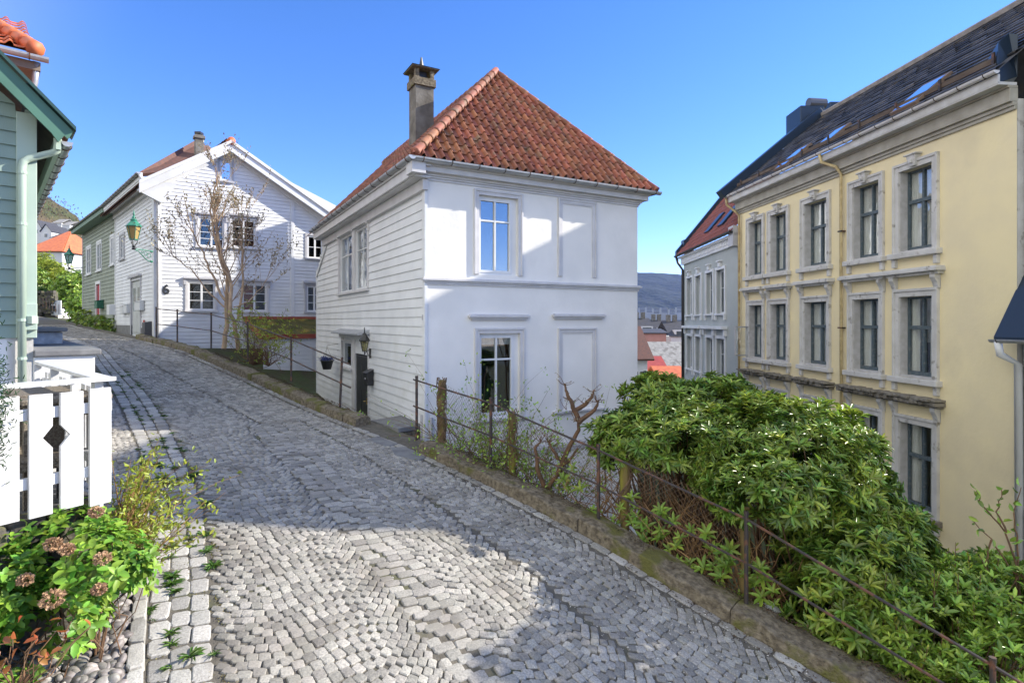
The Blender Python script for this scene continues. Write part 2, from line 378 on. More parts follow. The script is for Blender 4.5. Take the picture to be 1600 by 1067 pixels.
M['sett'] = granite('granite_sett', (.34,.32,.28), (.225,.212,.19), .32)
M['sett_band'] = granite('worn_granite_sett', (.33,.31,.275), (.23,.218,.195), .25)
M['sett_edge'] = granite('pale_granite_sett', (.41,.395,.36), (.3,.285,.26), .3)
class Stones:
    def __init__(s): s.V = []; s.F = []
    def add(s, t, n, a, b, ang, h=.0, hi=True, dep=.035):
        c, q = math.cos(ang), math.sin(ang); i = len(s.V); r = .28
        jx = [random.uniform(-.09, .09) for _ in range(8)]
        if hi:
            base = [(-1,-1+r),(-1+r,-1),(1-r,-1),(1,-1+r),(1,1-r),(1-r,1),(-1+r,1),(-1,1-r)]
            rings = ((1.0, -dep), (1.0, -.008), (.86, 0))
        else:
            base = [(-1,-1),(1,-1),(1,1),(-1,1)]; rings = ((1.0, -dep), (.88, 0))
        tx, ty = random.uniform(-.004, .004), random.uniform(-.004, .004)
        for sc, z in rings:
            for k, (x, y) in enumerate(base):
                x, y = (x+jx[k])*sc, (y+jx[-k-1])*sc; X, Y = x*a, y*b
                p = rw(t+X*c-Y*q, n+X*q+Y*c, h+z+tx*x+ty*y); s.V.append((p.x, p.y, p.z))
        m = len(base)
        for k in range(len(rings)-1):
            for j in range(m): s.F.append((i+k*m+j, i+k*m+(j+1) % m, i+(k+1)*m+(j+1) % m, i+(k+1)*m+j))
        e = i+(len(rings)-1)*m
        if hi:
            p = rw(t, n, h+.0045); s.V.append((p.x, p.y, p.z)); z = len(s.V)-1
            for j in range(m): s.F.append((e+j, e+(j+1) % m, z))
        else: s.F.append(tuple(e+j for j in range(m)))
    def build(s, name, m, parent=None, **kw):
        me = bpy.data.meshes.new(name); me.from_pydata(s.V, [], s.F)
        o = link_mesh(name, me, m, parent, **kw)
        return o
def vis(t, n):
    p = rw(t, n)
    if p.y < 2.4: return 0
    u = CX+F*p.x/p.y; v = CY-F*p.z/p.y
    if v > 1230 or u < -60 or u > 1500: return 0
    return 2 if p.y < 13 else 1
fans = Stones(); PT = .112
def field(lo, hi, t0, t1):
    k = t0
    while k < t1:
        tm = k; a, b = lo(tm), hi(tm); w = b-a
        if w < .1: k += PT; continue
        nc = (a+b)/2; Rr = w/2*1.3
        x = -w/2-random.uniform(0, .03)
        while x < w/2-PT*.2:
            sn = max(-.99, min(.99, x/Rr)); cs = math.sqrt(1-sn*sn); st = PT*random.uniform(.9, 1.03)*max(cs, .5)
            xm = x+st/2
            sn = max(-.97, min(.97, xm/Rr)); cs = math.sqrt(1-sn*sn)
            t = k+(Rr-Rr*cs)+random.uniform(-.008, .008); n = nc+xm+(lo(t)+hi(t))/2-nc
            if lo(t)+.03 < n < hi(t)-.03:
                q = vis(t, n)
                if q: fans.add(t, n, PT*.482*max(cs, .62), st/max(cs, .5)*.478, math.asin(sn), random.uniform(-.006, .005), q == 2)
            x += st
        k += PT
KN = .30
mid = lambda t: (nL(max(t, -6))+nR(max(t, -6)))/2+.0
mdr = lambda t: (KN+.17+nR(t))/2
field(lambda t: KN+.17, mdr, -2.8-1.2, 8.5); field(mdr, lambda t: nR(t), -2.8-1.2, 8.5)
field(lambda t: nL(t), lambda t: gR(t)-.02, -2.8-1.2, 8.5)
field(lambda t: KN+.17, lambda t: 1.75 if t > -14 else 1.2, -30, -2.9)
field(lambda t: 1.75 if t > -14 else 1.2, lambda t: gR(t), -30, -2.9)
field(lambda t: gL(t)+.02, lambda t: 5.15, -9, .1)
band = Stones(); t = -2.9
while t < 8.5:
    a, b = nR(t)-.03, nL(t)+.03; n = a+random.uniform(-.03, 0); L = random.uniform(.105, .135)
    while n < b:
        w = random.uniform(.16, .26); w = min(w, b-n+.04)
        q = vis(t, n)
        if q and w > .07: band.add(t+L/2+(n-a)*.28, n+w/2, L*.44, w*.46, .22+random.uniform(-.05, .05), random.uniform(-.008, .006), q == 2)
        n += w
    t += L
edge = Stones()
for rown, (j0, wid) in enumerate(((KN-.02, .15),)):
    t = -30
    while t < 9:
        L = random.uniform(.22, .36); q = vis(t, j0)
        if q: (edge if random.random() < .4 else band).add(t+L/2, j0+wid/2, L*.47, wid*.46, random.uniform(-.03, .03), random.uniform(-.006, .004), q == 2)
        t += L
for r_ in range(3):
    t = -30
    while t < 7.5:
        a, b = gR(t), gL(t); w = (b-a)/3; L = random.uniform(.2, .3); q = vis(t, a)
        sl_ = (gR(t+.3)-gR(t))/.3
        if q: edge.add(t+L/2, a+w*(r_+.5)+sl_*L/2, L*.465, w*.465, math.atan(sl_)+random.uniform(-.04, .04), random.uniform(-.008, .006)-.006*(r_ == 1), q == 2)
        t += L
# bedding sheet
mb = MB(); ts = list(np.arange(-46, 14, .5))
for a, b in zip(ts, ts[1:]):
    wa, wb = (5.3 if -9.5 < a < .2 else gL(a)+.1), (5.3 if -9.5 < b < .2 else gL(b)+.1); ns_ = np.linspace(-.25, wa, 7); nt_ = np.linspace(-.25, wb, 7)
    for i in range(6): mb.quad(rw(a, ns_[i], -.017), rw(b, nt_[i], -.017), rw(b, nt_[i+1], -.017), rw(a, ns_[i+1], -.017))
road = mb.build('road', M['joint'], kind='structure')
fans.build('fan_setts', M['sett'], road); band.build('track_setts', M['sett_band'], road); edge.build('gutter_setts', M['sett_edge'], road)
# worn slabs near the stone step
mb = MB()
def flag(pts, h0=-.03, h1=.012):
    w = [rw(t, n, h1) for t, n in pts]; mb.prism([p-Vector((0,0,.05)) for p in w], (0,0,.05))
flag([(.1,.32),(.75,.36),(.8,.62),(.35,.75),(-.05,.6)]); flag([(-.75,.35),(-.1,.36),(-.15,.62),(-.7,.66)])
mb.build('paving_slab', M['slab'], road, bevel=.01)
# ---------------------------------------------------------------- kerbs
def kerb(name, t0, t1, n0, n1, h0, parent=None, seg=1.3, dh=0, dep=.9, m='concrete', vary=.012, **kw):
    """chain of rough blocks; n1 < n0 on the outer side"""
    mb = MB(); t = t0
    while t < t1-.05:
        L = min(seg*random.uniform(.7, 1.35), t1-t)
        if t1-t-L < .3: L = t1-t
        k = max(2, int(L/.16)); sh = random.uniform(-.012, .012); prev = None
        for i in range(k+1):
            tt = t+.006+(L-.012)*i/k; j = lambda s=vary: random.uniform(-s, s)
            h = h0+sh+j(); e = .03 if i in (0, k) else 0
            a0 = n0+j()-e*.4; a1 = n1+j()
            ring = [rw(tt, a0+.02, -.12), rw(tt, a0, h*.5+j()), rw(tt, a0-.004, h-.016-e*.5), rw(tt, a0-.022, h-e*.4), rw(tt, (a0+a1)/2, h+.01+j(.008)), rw(tt, a1+.03, h-.01), rw(tt, a1, h-.05), rw(tt, a1-.02, h-dep)]
            i0 = len(mb.v); mb.v += [tuple(p) for p in ring]
            if prev is not None:
                for q in range(len(ring)-1): mb.f.append((prev+q, prev+q+1, i0+q+1, i0+q)); mb.mi.append(0)
            else: mb.f.append(tuple(range(i0, i0+len(ring)))); mb.mi.append(0)
            prev = i0
        mb.f.append(tuple(range(prev, prev+8))); mb.mi.append(0); t += L
    return mb.build(name, M[m], parent, **kw)
kerb('kerb', -17.6, -1.72, .27, -.12, .16, seg=1.1, kind='structure', vary=.024, dep=1.9)
kerb('kerb', .38, 9.8, .28, -.16, .17, seg=2.4, kind='structure', vary=.028, dep=2.6)
# stone step slab beside the lower kerb (gangway to the white house)
st = thing('stone_step', rw(-.35, .1), 'thick dark grey stone slab bridging from the road to the corner of the white cottage', 'stone slab')
mb = MB()
zs = zr(.3)+.19
pts = [R(577,657,0).copy()]
def onz(u, v, z): Y = z*F/(CY-v); return Vector(((u-CX)/F*Y, Y, z))
top = [onz(579,656,zs), onz(636,647,zs+.0), onz(666,662,zs), onz(622,669,zs)]
mb.prism([p-Vector((0,0,.1)) for p in top], (0,0,.1)); mb.build('top_slab', M['slab'], st, bevel=.015)
mb = MB(); c = sum(top, Vector())/4
low = [c+(p-c)*.96-Vector((0,0,.55)) for p in top]; mb.prism(low, (0,0,.44)); mb.build('base_stone', M['concrete'], st, bevel=.02)
# ---------------------------------------------------------------- terrain
def smooth(x, a, b): x = max(0, min(1, (x-a)/(b-a))); return x*x*(3-2*x)
def ground_z(x, y):
    t, n = tn(x, y)
    if n >= 0:      # uphill / camera side
        z = zr(t)-.08
        if n > gL(t)-.3: z -= .15
        if t < -20: z += smooth(n, 5, 25)*6*smooth(-t, 20, 40)
    else:
        z = zr(t)-.1
        dr = smooth(-n, .12, .8)
        lo_ = -2.7-smooth(t, -12, 6)*3.9 if t > -12 else zr(t)-.35-smooth(t, -17, -12)*1.6
        z = z+(min(lo_, z)-z)*dr
        z -= smooth(-n, 14, 45)*18*smooth(y+x, 20, 60)
    return z
mb = MB()
xs = np.concatenate([np.arange(-90, -16, 3.), np.arange(-16, 14, .5), np.arange(14, 90.1, 4.)]); ys = np.concatenate([np.arange(-30, 2, 2.), np.arange(2, 26, .5), np.arange(26, 150, 4.)])
G = [[len(mb.v)+j*len(xs)+i for i in range(len(xs))] for j in range(len(ys))]
for y in ys:
    for x in xs: mb.v.append((x, y, ground_z(x, y)))
for j in range(len(ys)-1):
    for i in range(len(xs)-1): mb.f.append((G[j][i], G[j][i+1], G[j+1][i+1], G[j+1][i])); mb.mi.append(0)
M['ground'] = mat('garden_ground', (.06,.05,.03), (.05,.07,.02), scale=1.5, rough=1, bump=.05, bscale=8)
mb.build('ground', M['ground'], smooth=True, kind='structure')
mb = MB(); mb.quad((-6000,-400,-32), (6000,-400,-32), (6000,9000,-32), (-6000,9000,-32))
M['farland'] = mat('valley_floor', (.1,.1,.09), (.05,.07,.03), scale=.02, rough=1)
mb.build('valley_ground', M['farland'], kind='structure')
# ---------------------------------------------------------------- white cottage with hipped roof
A = Fr((-1.8, 12), (.8716, .4903)); B = Fr((-1.8, 12), (-.4903, .8716))
LW = 5.75; LD = 10.2; GB = -6.2
house = thing('cottage', (-1.8, 12, GB), 'white two-storey cottage with steep hipped red tile roof, stucco front and clapboard side', 'house')
def pz(fr, u, v, out=0): return fr.z(u, v, out)
WT = pz(A, 700, 279)          # wall top under the cornice
SZ = pz(A, 700, 438)
# front: windows and blind panels
ops = []
def rc(fr, u0, v0, u1, v1, out=0):
    um = (u0+u1)/2; return [fr.s(u0, out), fr.s(u1, out), fr.z(um, v1, out), fr.z(um, v0, out)]
LW = A.s(996)
w1 = rc(A, 748, 308, 809, 430); w2 = rc(A, 877, 320, 926, 433); w3 = rc(A, 749, 521, 812, 640); w4 = rc(A, 877, 519, 926, 640)
w3[2] = w4[2] = pz(A, 905, 640)
mb = MB(); wall_grid(mb, A, 0, LW, GB, WT+.1, [w1, w3], depth=.18)
front = mb.build('front_wall', M['stucco'], house)
def surround(parent, w, sw=.12, ow=.05, name='surround', m='trim', sill=False, back=True):
    mb = MB(); s0, s1, z0, z1 = w
    for o, q in ((ow*.6, sw), (ow, sw*.38)):
        d = sw-q
        e = .0 if o < ow else .004
        mb.fb(A, s0-sw-e, s0-d, z0-(0 if sill else sw*0), z1+sw+e, -.02, o); mb.fb(A, s1+d, s1+sw+e, z0, z1+sw+e, -.02, o)
        mb.fb(A, s0-d, s1+d, z1+d, z1+sw+e, -.02, o+.001)
    return mb.build(name, M[m], parent, bevel=.006)
wins = []
for w in (w1, w3):
    s = surround(house, w); s['label'] = 'moulded surround with a two-light white casement'; s.name = 'window'
    fr = A; s0, s1, z0, z1 = w; rec = .1; fw = .055
    a = MB(); sr = s0+(s1-s0)*.86       # sash sits to the left of a broad fixed jamb
    a.fb(A, sr, s1, z0, z1, -.17, -.07); a.fb(A, s0, s0+.02, z0, z1, -.17, -.07); a.fb(A, s0, sr, z1-.05, z1, -.17, -.068); a.fb(A, s0, sr, z0, z0+.05, -.17, -.068)
    a.build('jamb', M['white'], s, bevel=.004)
    b = MB(); x0, x1, y0, y1 = s0+.02, sr, z0+.05, z1-.05
    for q in ((x0, x0+fw, y0, y1), (x1-fw, x1, y0, y1)): b.fb(A, *q, -.13, -.05)
    for q in ((x0+fw, x1-fw, y0, y0+fw), (x0+fw, x1-fw, y1-fw, y1)): b.fb(A, *q, -.13, -.052)
    xm = (x0+x1)/2; ym = y1-(y1-y0)*.3
    b.fb(A, xm-.02, xm+.02, y0+fw, y1-fw, -.12, -.056); b.fb(A, x0+fw, x1-fw, ym-.02, ym+.02, -.12, -.058)
    b.build('sash', M['white'], s, bevel=.004)
    p = MB(); p.fb(A, x0+fw, x1-fw, y0+fw, y1-fw, -.1, -.095); p.build('pane', M['glass_blue' if w is w1 else 'glass_dark'], s)
    r = MB(); r.quad(A.p(s0-.4,z0-.3,-.9), A.p(s1+.4,z0-.3,-.9), A.p(s1+.4,z1+.3,-.9), A.p(s0-.4,z1+.3,-.9))
    for x in (s0-.4, s1+.4): r.quad(A.p(x,z0-.3,-.9), A.p(x,z1+.3,-.9), A.p(x,z1+.3,-.16), A.p(x,z0-.3,-.16))
    for z in (z0-.3, z1+.3): r.quad(A.p(s0-.4,z,-.9), A.p(s1+.4,z,-.9), A.p(s1+.4,z,-.16), A.p(s0-.4,z,-.16))
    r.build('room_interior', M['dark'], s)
    if w is w3:
        c = MB(); c.fb(A, x0, x1, y1-.2, y1-.03, -.2, -.17); c.build('blind', M['curtain'], s)
        c = MB(); cz = z0+.15
        for k in range(40):
            a0 = random.uniform(0, 6.3); e = random.uniform(.2, .75); q = A.p(s0+.2, cz, -.35)
            c.tube([q, q+Vector((math.cos(a0)*.12, math.sin(a0)*.06, e*.6)), q+Vector((math.cos(a0)*.25, math.sin(a0)*.1, e))], [.004, .02, .002], n=4)
        c.build('house_plant', mat('plant_inside', (.05,.1,.03)), s)
for w in (w2, w4):
    s = surround(house, w, sw=.1, name='blind_panel')
    # sunk field: front wall plane is the field; a raised inner fillet frames it
    b = MB(); s0, s1, z0, z1 = w; b.fb(A, s0, s0+.025, z0, z1, -.02, .02); b.fb(A, s1-.025, s1, z0, z1, -.02, .02); b.fb(A, s0+.025, s1-.025, z1-.025, z1, -.02, .021)
    b.build('fillet', M['trim'], s)
def mould(parent, s0, s1, z, prof, name, m='trim', mirror=True, fr=A):
    """horizontal moulding, prof list (z0,z1,out)"""
    mb = MB()
    for a, b, o in prof: mb.fb(fr, s0-(o if mirror else 0), s1+(o if mirror else 0), z+a, z+b, -.02, o)
    return mb.build(name, M[m], parent, bevel=.008)
mould(house, .0, LW, SZ, ((-.10,-.06,.03),(-.06,-.02,.05),(-.02,.03,.09),(.03,.05,.06)), 'string_course')
for (u0, u1, v) in ((738, 819, 491), (868, 938, 490)):
    mould(house, A.s(u0), A.s(u1), pz(A, (u0+u1)/2, v+5), ((-.07,-.04,.04),(-.04,0,.07),(0,.05,.11),(.05,.07,.08)), 'window_hood')
for (u0, u1, v) in ((868, 938, 641), (740, 820, 655)):
    mould(house, A.s(u0), A.s(u1), pz(A, (u0+u1)/2, v), ((-.06,-.02,.05),(-.02,.03,.09)), 'window_sill')
mould(house, 0, LW, pz(A, 930, 690), ((-.1,-.03,.04),(-.03,.06,.07),(.06,.09,.04)), 'base_moulding')
# cornice front
GZ = 3.28
corn = [(-.25,-.2,.03),(-.2,-.16,.06),(-.16,-.11,.1),(-.11,.0,.22),(.0,.03,.27),(.03,.07,.31)]
mb = MB()
for a, b, o in corn: mb.fb(A, -.12, LW+o*.8, GZ-.08+a, GZ-.08+b, -.03, o)
mb.fb(A, -.42, -.12, GZ-.28, GZ-.03, -.02, .34); mb.build('front_cornice', M['trim'], house, bevel=.008)
# side wall -------------------------------------------------------
SE = B.s(496); ST = B.s(511)
zk = pz(B, 494, 424)
def sr(z):
    zt = pz(B, 511, 372)
    return SE if z < zk else SE+(ST-SE)*min(1, (z-zk)/(zt-zk))
sw1 = rc(B, 531, 366, 552, 458); sw2 = rc(B, 555.5, 356, 575.5, 451)
sw1[2] = sw2[2] = (sw1[2]+sw2[2])/2; sw1[3] = sw2[3] = (sw1[3]+sw2[3])/2
for w in (sw1, sw2): w[0], w[1] = min(w[:2]), max(w[:2])
dw = rc(B, 535.5, 533, 551, 573); dr = rc(B, 556, 548, 576, 700)
for w in (dw, dr): w[0], w[1] = min(w[:2]), max(w[:2])
dr[2] = -3.75
sops = [sw1, sw2, dw, dr]
mb = MB(); clap(mb, B, .12, sr, -4.4, GZ-.55, .205, [(o[0]-.05, o[1]+.05, o[2], o[3]) for o in sops])
mb.build('clapboard_wall', M['white'], house)
mb = MB(); wall_grid(mb, B, 0, SE-.8, GB, GZ-.2, sops, out=-.02, depth=.15)
mb.quad(B.p(SE-.8,GB,-.02), B.p(SE,GB,-.02), B.p(SE,zk,-.02), B.p(SE-.8,zk,-.02)); mb.build('wall_backing', M['white'], house)
# hidden sides
mb = MB(); fA = A.p(LW, 0); 
def cor(s, d, z): q = A.o+A.d*s+B.d*d; return Vector((q.x, q.y, z))
mb.quad(cor(LW,0,GB), cor(LW,LD,GB), cor(LW,LD,WT), cor(LW,0,WT)); mb.quad(cor(0,SE,GB), cor(LW,SE,GB), cor(LW,SE,zk), cor(0,SE,zk)); mb.build('rear_wall', M['white'], house)
mb = MB(); mb.fb(B, -.03, .13, GB, GZ-.4, -.03, .035); mb.build('corner_board', M['white'], house, bevel=.006)
mb = MB(); mb.fb(B, SE-.05, SE+.06, GB, zk, -.05, .04)
mb.hexa([B.p(SE-.05,zk-.25,-.03), B.p(SE+.12,zk-.25,-.03), B.p(SE+.12,zk-.25,.06), B.p(SE-.05,zk-.25,.06), B.p(ST-.1,GZ-.6,-.03), B.p(ST+.1,GZ-.6,-.03), B.p(ST+.1,GZ-.6,.06), B.p(ST-.1,GZ-.6,.06)])
mb.build('rear_corner_board', M['white'], house, bevel=.006)
for w in (sw1, sw2):
    r = window(house, B, *w, M['white'], rec=.06, fw=.06, casements=1, rows=(.66,), cols=2, bar=.03, surround=M['trim'], sw=.09, so=.045, pane='glass_old', curtain=[(0, .3, 0), (.75, 1, 0)])
mb = MB(); s0, s1, z1 = sw2[0]-.2, sw1[1]+.2, sw1[3]
mb.fb(B, s0, s1, z1+.3, z1+.36, -.02, .14); mb.fb(B, s0+.04, s1-.04, z1+.24, z1+.3, -.02, .1)
for s in (s0+.12, (sw2[1]+sw1[0])/2, s1-.12):
    mb.fb(B, s-.06, s+.06, z1-.02, z1+.24, -.02, .1); mb.fb(B, s-.045, s+.045, z1-.22, z1-.02, -.02, .06)
mb.build('bracketed_hood', M['trim'], house, bevel=.01)
# side eaves soffit + fascia
SL = B.s(487, .42)
mb = MB(); mb.fb(B, -.3, SL, GZ-.1, GZ-.02, -.02, .4); mb.fb(B, -.22, SL, GZ-.3, GZ-.1, .3, .36); mb.fb(B, -.2, SL, GZ-.32, GZ-.28, -.02, .3); mb.fb(B, -.1, SL-.15, GZ-.55, GZ-.33, -.02, .1)
mb.build('side_eaves', M['trim'], house, bevel=.006)
gutter(A, -.45, LW+.42, GZ+.02, .38, r=.075, parent=house); gutter(B, -.45, SL, GZ+.02, .44, r=.075, parent=house)
# roof -------------------------------------------------------------
ov = .36; pf = (6.62-GZ); mx = LW/2; bd = 2.35
apex = cor(mx, bd, 6.66)
slope_f = pf/(bd+ov); Lf = math.hypot(pf, bd+ov); ps = pf/(mx+ov); Ls = math.hypot(pf, mx+ov)
ca, sa = (bd+ov)/Lf, pf/Lf
def Pf(s, r, h):
    q = A.o+A.d*s+A.n*(ov-r*ca)-A.n*(-h*sa)*1.0; return Vector((q.x, q.y, GZ+.03+r*sa+h*ca))
cb, sb = (mx+ov)/Ls, pf/Ls
def Ps(s, r, h):   # side roof: s along B
    q = B.o+B.d*s+B.n*(ov-r*cb)+B.n*(h*sb); return Vector((q.x, q.y, GZ+.03+r*sb+h*cb))
def Pr(s, r, h):   # far side
    q = A.o+A.d*(LW+ov-r*cb+h*sb)+B.d*s; return Vector((q.x, q.y, GZ+.03+r*sb+h*cb))
c0 = cor(-ov, -ov, GZ); c1 = cor(LW+ov, -ov, GZ); rb = cor(mx, SE+1, 6.66)
up = Vector((0,0,1))
def vpl(a, b, side):
    n = (b-a).cross(up).normalized()
    if n.dot(side-a) > 0: n = -n
    return (a, n)
inside_f = cor(mx, .5, 0); inside_s = cor(0, 6, 0); inside_r = cor(LW, 6, 0)
V, Fc = pantile(Pf, .215, .3, -ov-.3, LW+ov+.3, 0, Lf+.1, amp=.075, nseg=7)
roof = clip_build('roof', V, Fc, [vpl(c0, apex, inside_f), vpl(c1, apex, inside_f)], M['tile'], house, smooth=False)
endp = cor(0, SE+.35, 0)
V, Fc = pantile(Ps, .215, .3, -ov-.3, SL+.2, 0, Ls+.1, amp=.06)
clip_build('roof_side', V, Fc, [vpl(c0, apex, inside_s), (B.p(SL, 0, 0), Vector((B.d.x, B.d.y, 0)))], M['tile'], house)
mb = MB(); e = Vector((0,0,-.03))
mb.quad(c0+e, c1+e, apex+e); mb.quad(c0+e, apex+e, rb+e, cor(-ov, SE+1, GZ)+e); mb.quad(c1+e, apex+e, rb+e, cor(LW+ov, SE+1, GZ)+e)
mb.build('roof_deck', M['tile_dark'], house)
mb = MB(); ridge_tiles(mb, c0+Vector((0,0,.1)), apex+Vector((0,0,.08)), r=.09); ridge_tiles(mb, c1+Vector((0,0,.06)), apex+Vector((0,0,.05)), r=.075); ridge_tiles(mb, apex+Vector((0,0,.05)), rb+Vector((0,0,.05)), r=.1)
mb.build('hip_tiles', M['tile'], house, smooth=True)
# chimney ------------------------------------------------------------
M['chim'] = mat('sooty_render', (.2,.19,.17), (.11,.1,.085), scale=3, rough=.9, bump=.01, bscale=15)
ch = MB(); Yc = 16.2; fc = (R(636, 0, Yc).x, R(679, 0, Yc).x)
zc = lambda v: (CY-v)/F*Yc
ax = (Vector((A.d.x, A.d.y, 0)), Vector((-A.n.x, -A.n.y, 0)), up)
cc = Vector(((fc[0]+fc[1])/2, Yc+.1, 0)); hw = .27
def cbx(mb, z0, z1, h, d=None): mb.box(cc+Vector((0,0,(z0+z1)/2)), (h, d or h, (z1-z0)/2), ax)
cbx(ch, 3.4, zc(138), hw*1.0)
stack = ch.build('chimney', M['chim'], house, bevel=.01)
ch = MB(); cbx(ch, zc(138), zc(126), hw+.05)
for sx in (-1, 1):
    for sy in (-1, 1): ch.box(cc+ax[0]*sx*(hw-.05)+ax[1]*sy*(hw-.05)+up*((zc(126)+zc(112))/2), (.06, .06, (zc(112)-zc(126))/2), ax)
cbx(ch, zc(112), zc(110), hw+.12)
ch.build('chimney_crown', M['concrete'], stack, bevel=.01)
ch = MB(); cbx(ch, zc(126), zc(113), .12)
z0 = zc(110); r = [cc+ax[0]*a*(hw+.14)+ax[1]*b*(hw+.14)+up*z0 for a, b in ((-1,-1),(1,-1),(1,1),(-1,1))]
tp = [cc+ax[0]*a*.05+ax[1]*b*.05+up*(z0+.12) for a, b in ((-1,-1),(1,-1),(1,1),(-1,1))]
ch.hexa(r+tp); ch.lathe(cc+up*(z0+.1), [(.06,0),(.07,.04),(.02,.3)], n=6)
ch.build('chimney_cap', M['black'], stack)
# entrance: canopy, small window, door -----------------------------------
zc0 = pz(B, 553, 521); s0, s1 = dr[0]-.15, dw[1]+.15
mb = MB(); mb.hexa([B.p(s0,zc0,-.02), B.p(s1,zc0,-.02), B.p(s1,zc0-.02,.34), B.p(s0,zc0-.02,.34), B.p(s0,zc0+.14,-.02), B.p(s1,zc0+.14,-.02), B.p(s1,zc0+.03,.34), B.p(s0,zc0+.03,.34)])
mb.build('canopy', M['zinc'], house, bevel=.005)
mb = MB(); mb.fb(B, s0+.06, s1-.06, zc0-.14, zc0-.02, -.02, .1); mb.fb(B, dr[1], dw[0], -3.8, zc0-.14, -.02, .035)
for x in (dr[0]-.12, dw[1]): mb.fb(B, x, x+.1, -4.2, zc0-.14, -.02, .04)
mb.build('door_surround', M['trim'], house, bevel=.005)
M['blindy'] = mat('yellow_blind', (.35,.27,.06), (.25,.19,.05), scale=9, rough=.8, stretch=(.3,.3,6))
w = window(house, B, *dw, M['white'], rec=.05, fw=.07, casements=1, rows=(), pane='glass_dark', surround=M['trim'], sw=.05, so=.05, curtain=None, room=M['blindy'])
mb = MB(); mb.fb(B, dr[0]+.02, dr[1]-.02, dr[2], dr[3], -.07, -.01)
door = mb.build('door', M['black'], house, bevel=.006)
mb = MB(); h = dr[3]-dr[2]; a, b = dr[0]+.12, dr[1]-.12; m_ = (a+b)/2
for (x0, x1) in ((a, m_-.04), (m_+.04, b)):
    for z0, z1 in ((dr[2]+.15, dr[2]+.75), (dr[2]+.9, dr[3]-.15)): mb.fb(B, x0, x1, z0, z1, -.02, .012)
mb.build('door_panel', mat('door_panel_paint', (.035,.037,.04), rough=.35), door, bevel=.02)
mb = MB(); q = B.p(dr[0]+.1, (dr[3]+dr[2])/2+.1, .02); mb.box(q, (.015,.01,.09)); mb.tube([q, q+Vector((-.05,-.03,0)), q+Vector((-.09,0,0))], .01); mb.build('door_handle', mat('brass', (.6,.42,.14), rough=.3, metal=1), door)
mb = MB(); mb.fb(B, .05, .09, pz(B, 660, 500), pz(B, 660, 492), .03, .05); mb.build('wall_socket', M['greytrim'], house)
mb = MB(); q = B.p(SE-1.0, pz(B, 517, 395), .02); mb.box(q, (.06,.05,.08)); mb.fb(B, SE-1.12, SE-.86, q.z-.02, q.z, .0, .12); mb.build('bird_box', M['white'], house)
mb = MB(); mb.tube([A.p(.12, -2.0, .03), A.p(.12, -3.1, .03)], .035, n=8); mb.tube([B.p(.1, -1.95, .05), B.p(.1, -2.6, .05)], .03, n=8); mb.build('cable_duct', M['greytrim'], house)
# wall lantern, mailbox, hanging basket ----------------------------------
q = B.p(B.s(580), pz(B, 580, 552), .03); lan = thing('wall_lantern', q, 'small black wall lantern on a curled bracket beside the black door of the white cottage', 'lantern')
e = Vector((B.n.x, B.n.y, 0)); c = B.p(B.s(569.5, .3), 0, .3); c.z = pz(B, 569, 545, .3)
mb = MB(); mb.box(q, (.02,.03,.13)); mb.tube([q+Vector((0,0,.08)), q+(c-q)*.5+Vector((0,0,.02)), Vector((c.x,c.y,c.z-.14)), Vector((c.x,c.y,c.z-.05))], .014); mb.tube([q-Vector((0,0,.08)), q+(c-q)*.35-Vector((0,0,.1)), q+(c-q)*.6], .01); mb.build('bracket', M['black'], lan)
mb = MB(); mb.lathe(c, [(.05,-.06),(.11,.22),(.10,.22),(.04,-.06)], n=6); mb.build('lamp_glass', glass_mat('lantern_glass', .15, (.8,.78,.6)), lan)
mb = MB(); mb.lathe(c, [(.14,.2),(.145,.23),(.06,.36),(.05,.4),(.02,.42),(.01,.56)], n=6)
for k in range(6):
    a = k*math.pi/3; mb.tube([c+Vector((.055*math.cos(a),.055*math.sin(a),-.06)), c+Vector((.115*math.cos(a),.115*math.sin(a),.22))], .008, n=4)
mb.lathe(c, [(.06,-.07),(.06,-.055)], n=6); mb.build('lamp_cage', M['black'], lan)
mz = pz(B, 579, 603, .12); ms = B.s(577, .1)
mbx = thing('mailbox', B.p(ms, mz, .02), 'small black mailbox with a white dot on the clapboards beside the black door', 'mailbox')
mb = MB(); mb.hexa([B.p(ms-.14,mz,.02), B.p(ms+.2,mz,.02), B.p(ms+.2,mz,.2), B.p(ms-.14,mz,.2), B.p(ms-.14,mz+.42,.02), B.p(ms+.2,mz+.42,.02), B.p(ms+.2,mz+.32,.2), B.p(ms-.14,mz+.32,.2)]); mb.build('box', M['black'], mbx, bevel=.01)
mb = MB(); mb.hexa([B.p(ms-.16,mz+.425,.0), B.p(ms+.22,mz+.425,.0), B.p(ms+.22,mz+.32,.23), B.p(ms-.16,mz+.32,.23), B.p(ms-.16,mz+.44,.0), B.p(ms+.22,mz+.44,.0), B.p(ms+.22,mz+.335,.23), B.p(ms-.16,mz+.335,.23)]); mb.build('lid', mat('mailbox_lid', (.05,.05,.055), rough=.35), mbx)
mb = MB(); mb.fb(B, ms+.02, ms+.06, mz+.16, mz+.2, .2, .204); mb.build('lock', M['white'], mbx)
bs = B.s(511, .35); bz = pz(B, 510, 569, .35); c = B.p(bs, bz, .35)
hb = thing('hanging_basket', c, 'black hanging flower pot with small blue flowers on the cottage side wall', 'flower pot')
mb = MB(); mb.lathe(c, [(.13,-.16),(.2,.1),(.21,.1),(.21,.13),(.18,.13)], n=14); mb.build('pot', M['black'], hb)
mb = MB(); t_ = c+Vector((0,0,.62)); w_ = B.p(bs, t_.z, 0)
mb.tube([w_-Vector((0,0,.3)), w_+Vector((0,0,.05)), t_, t_-Vector((0,0,.05))], .009)
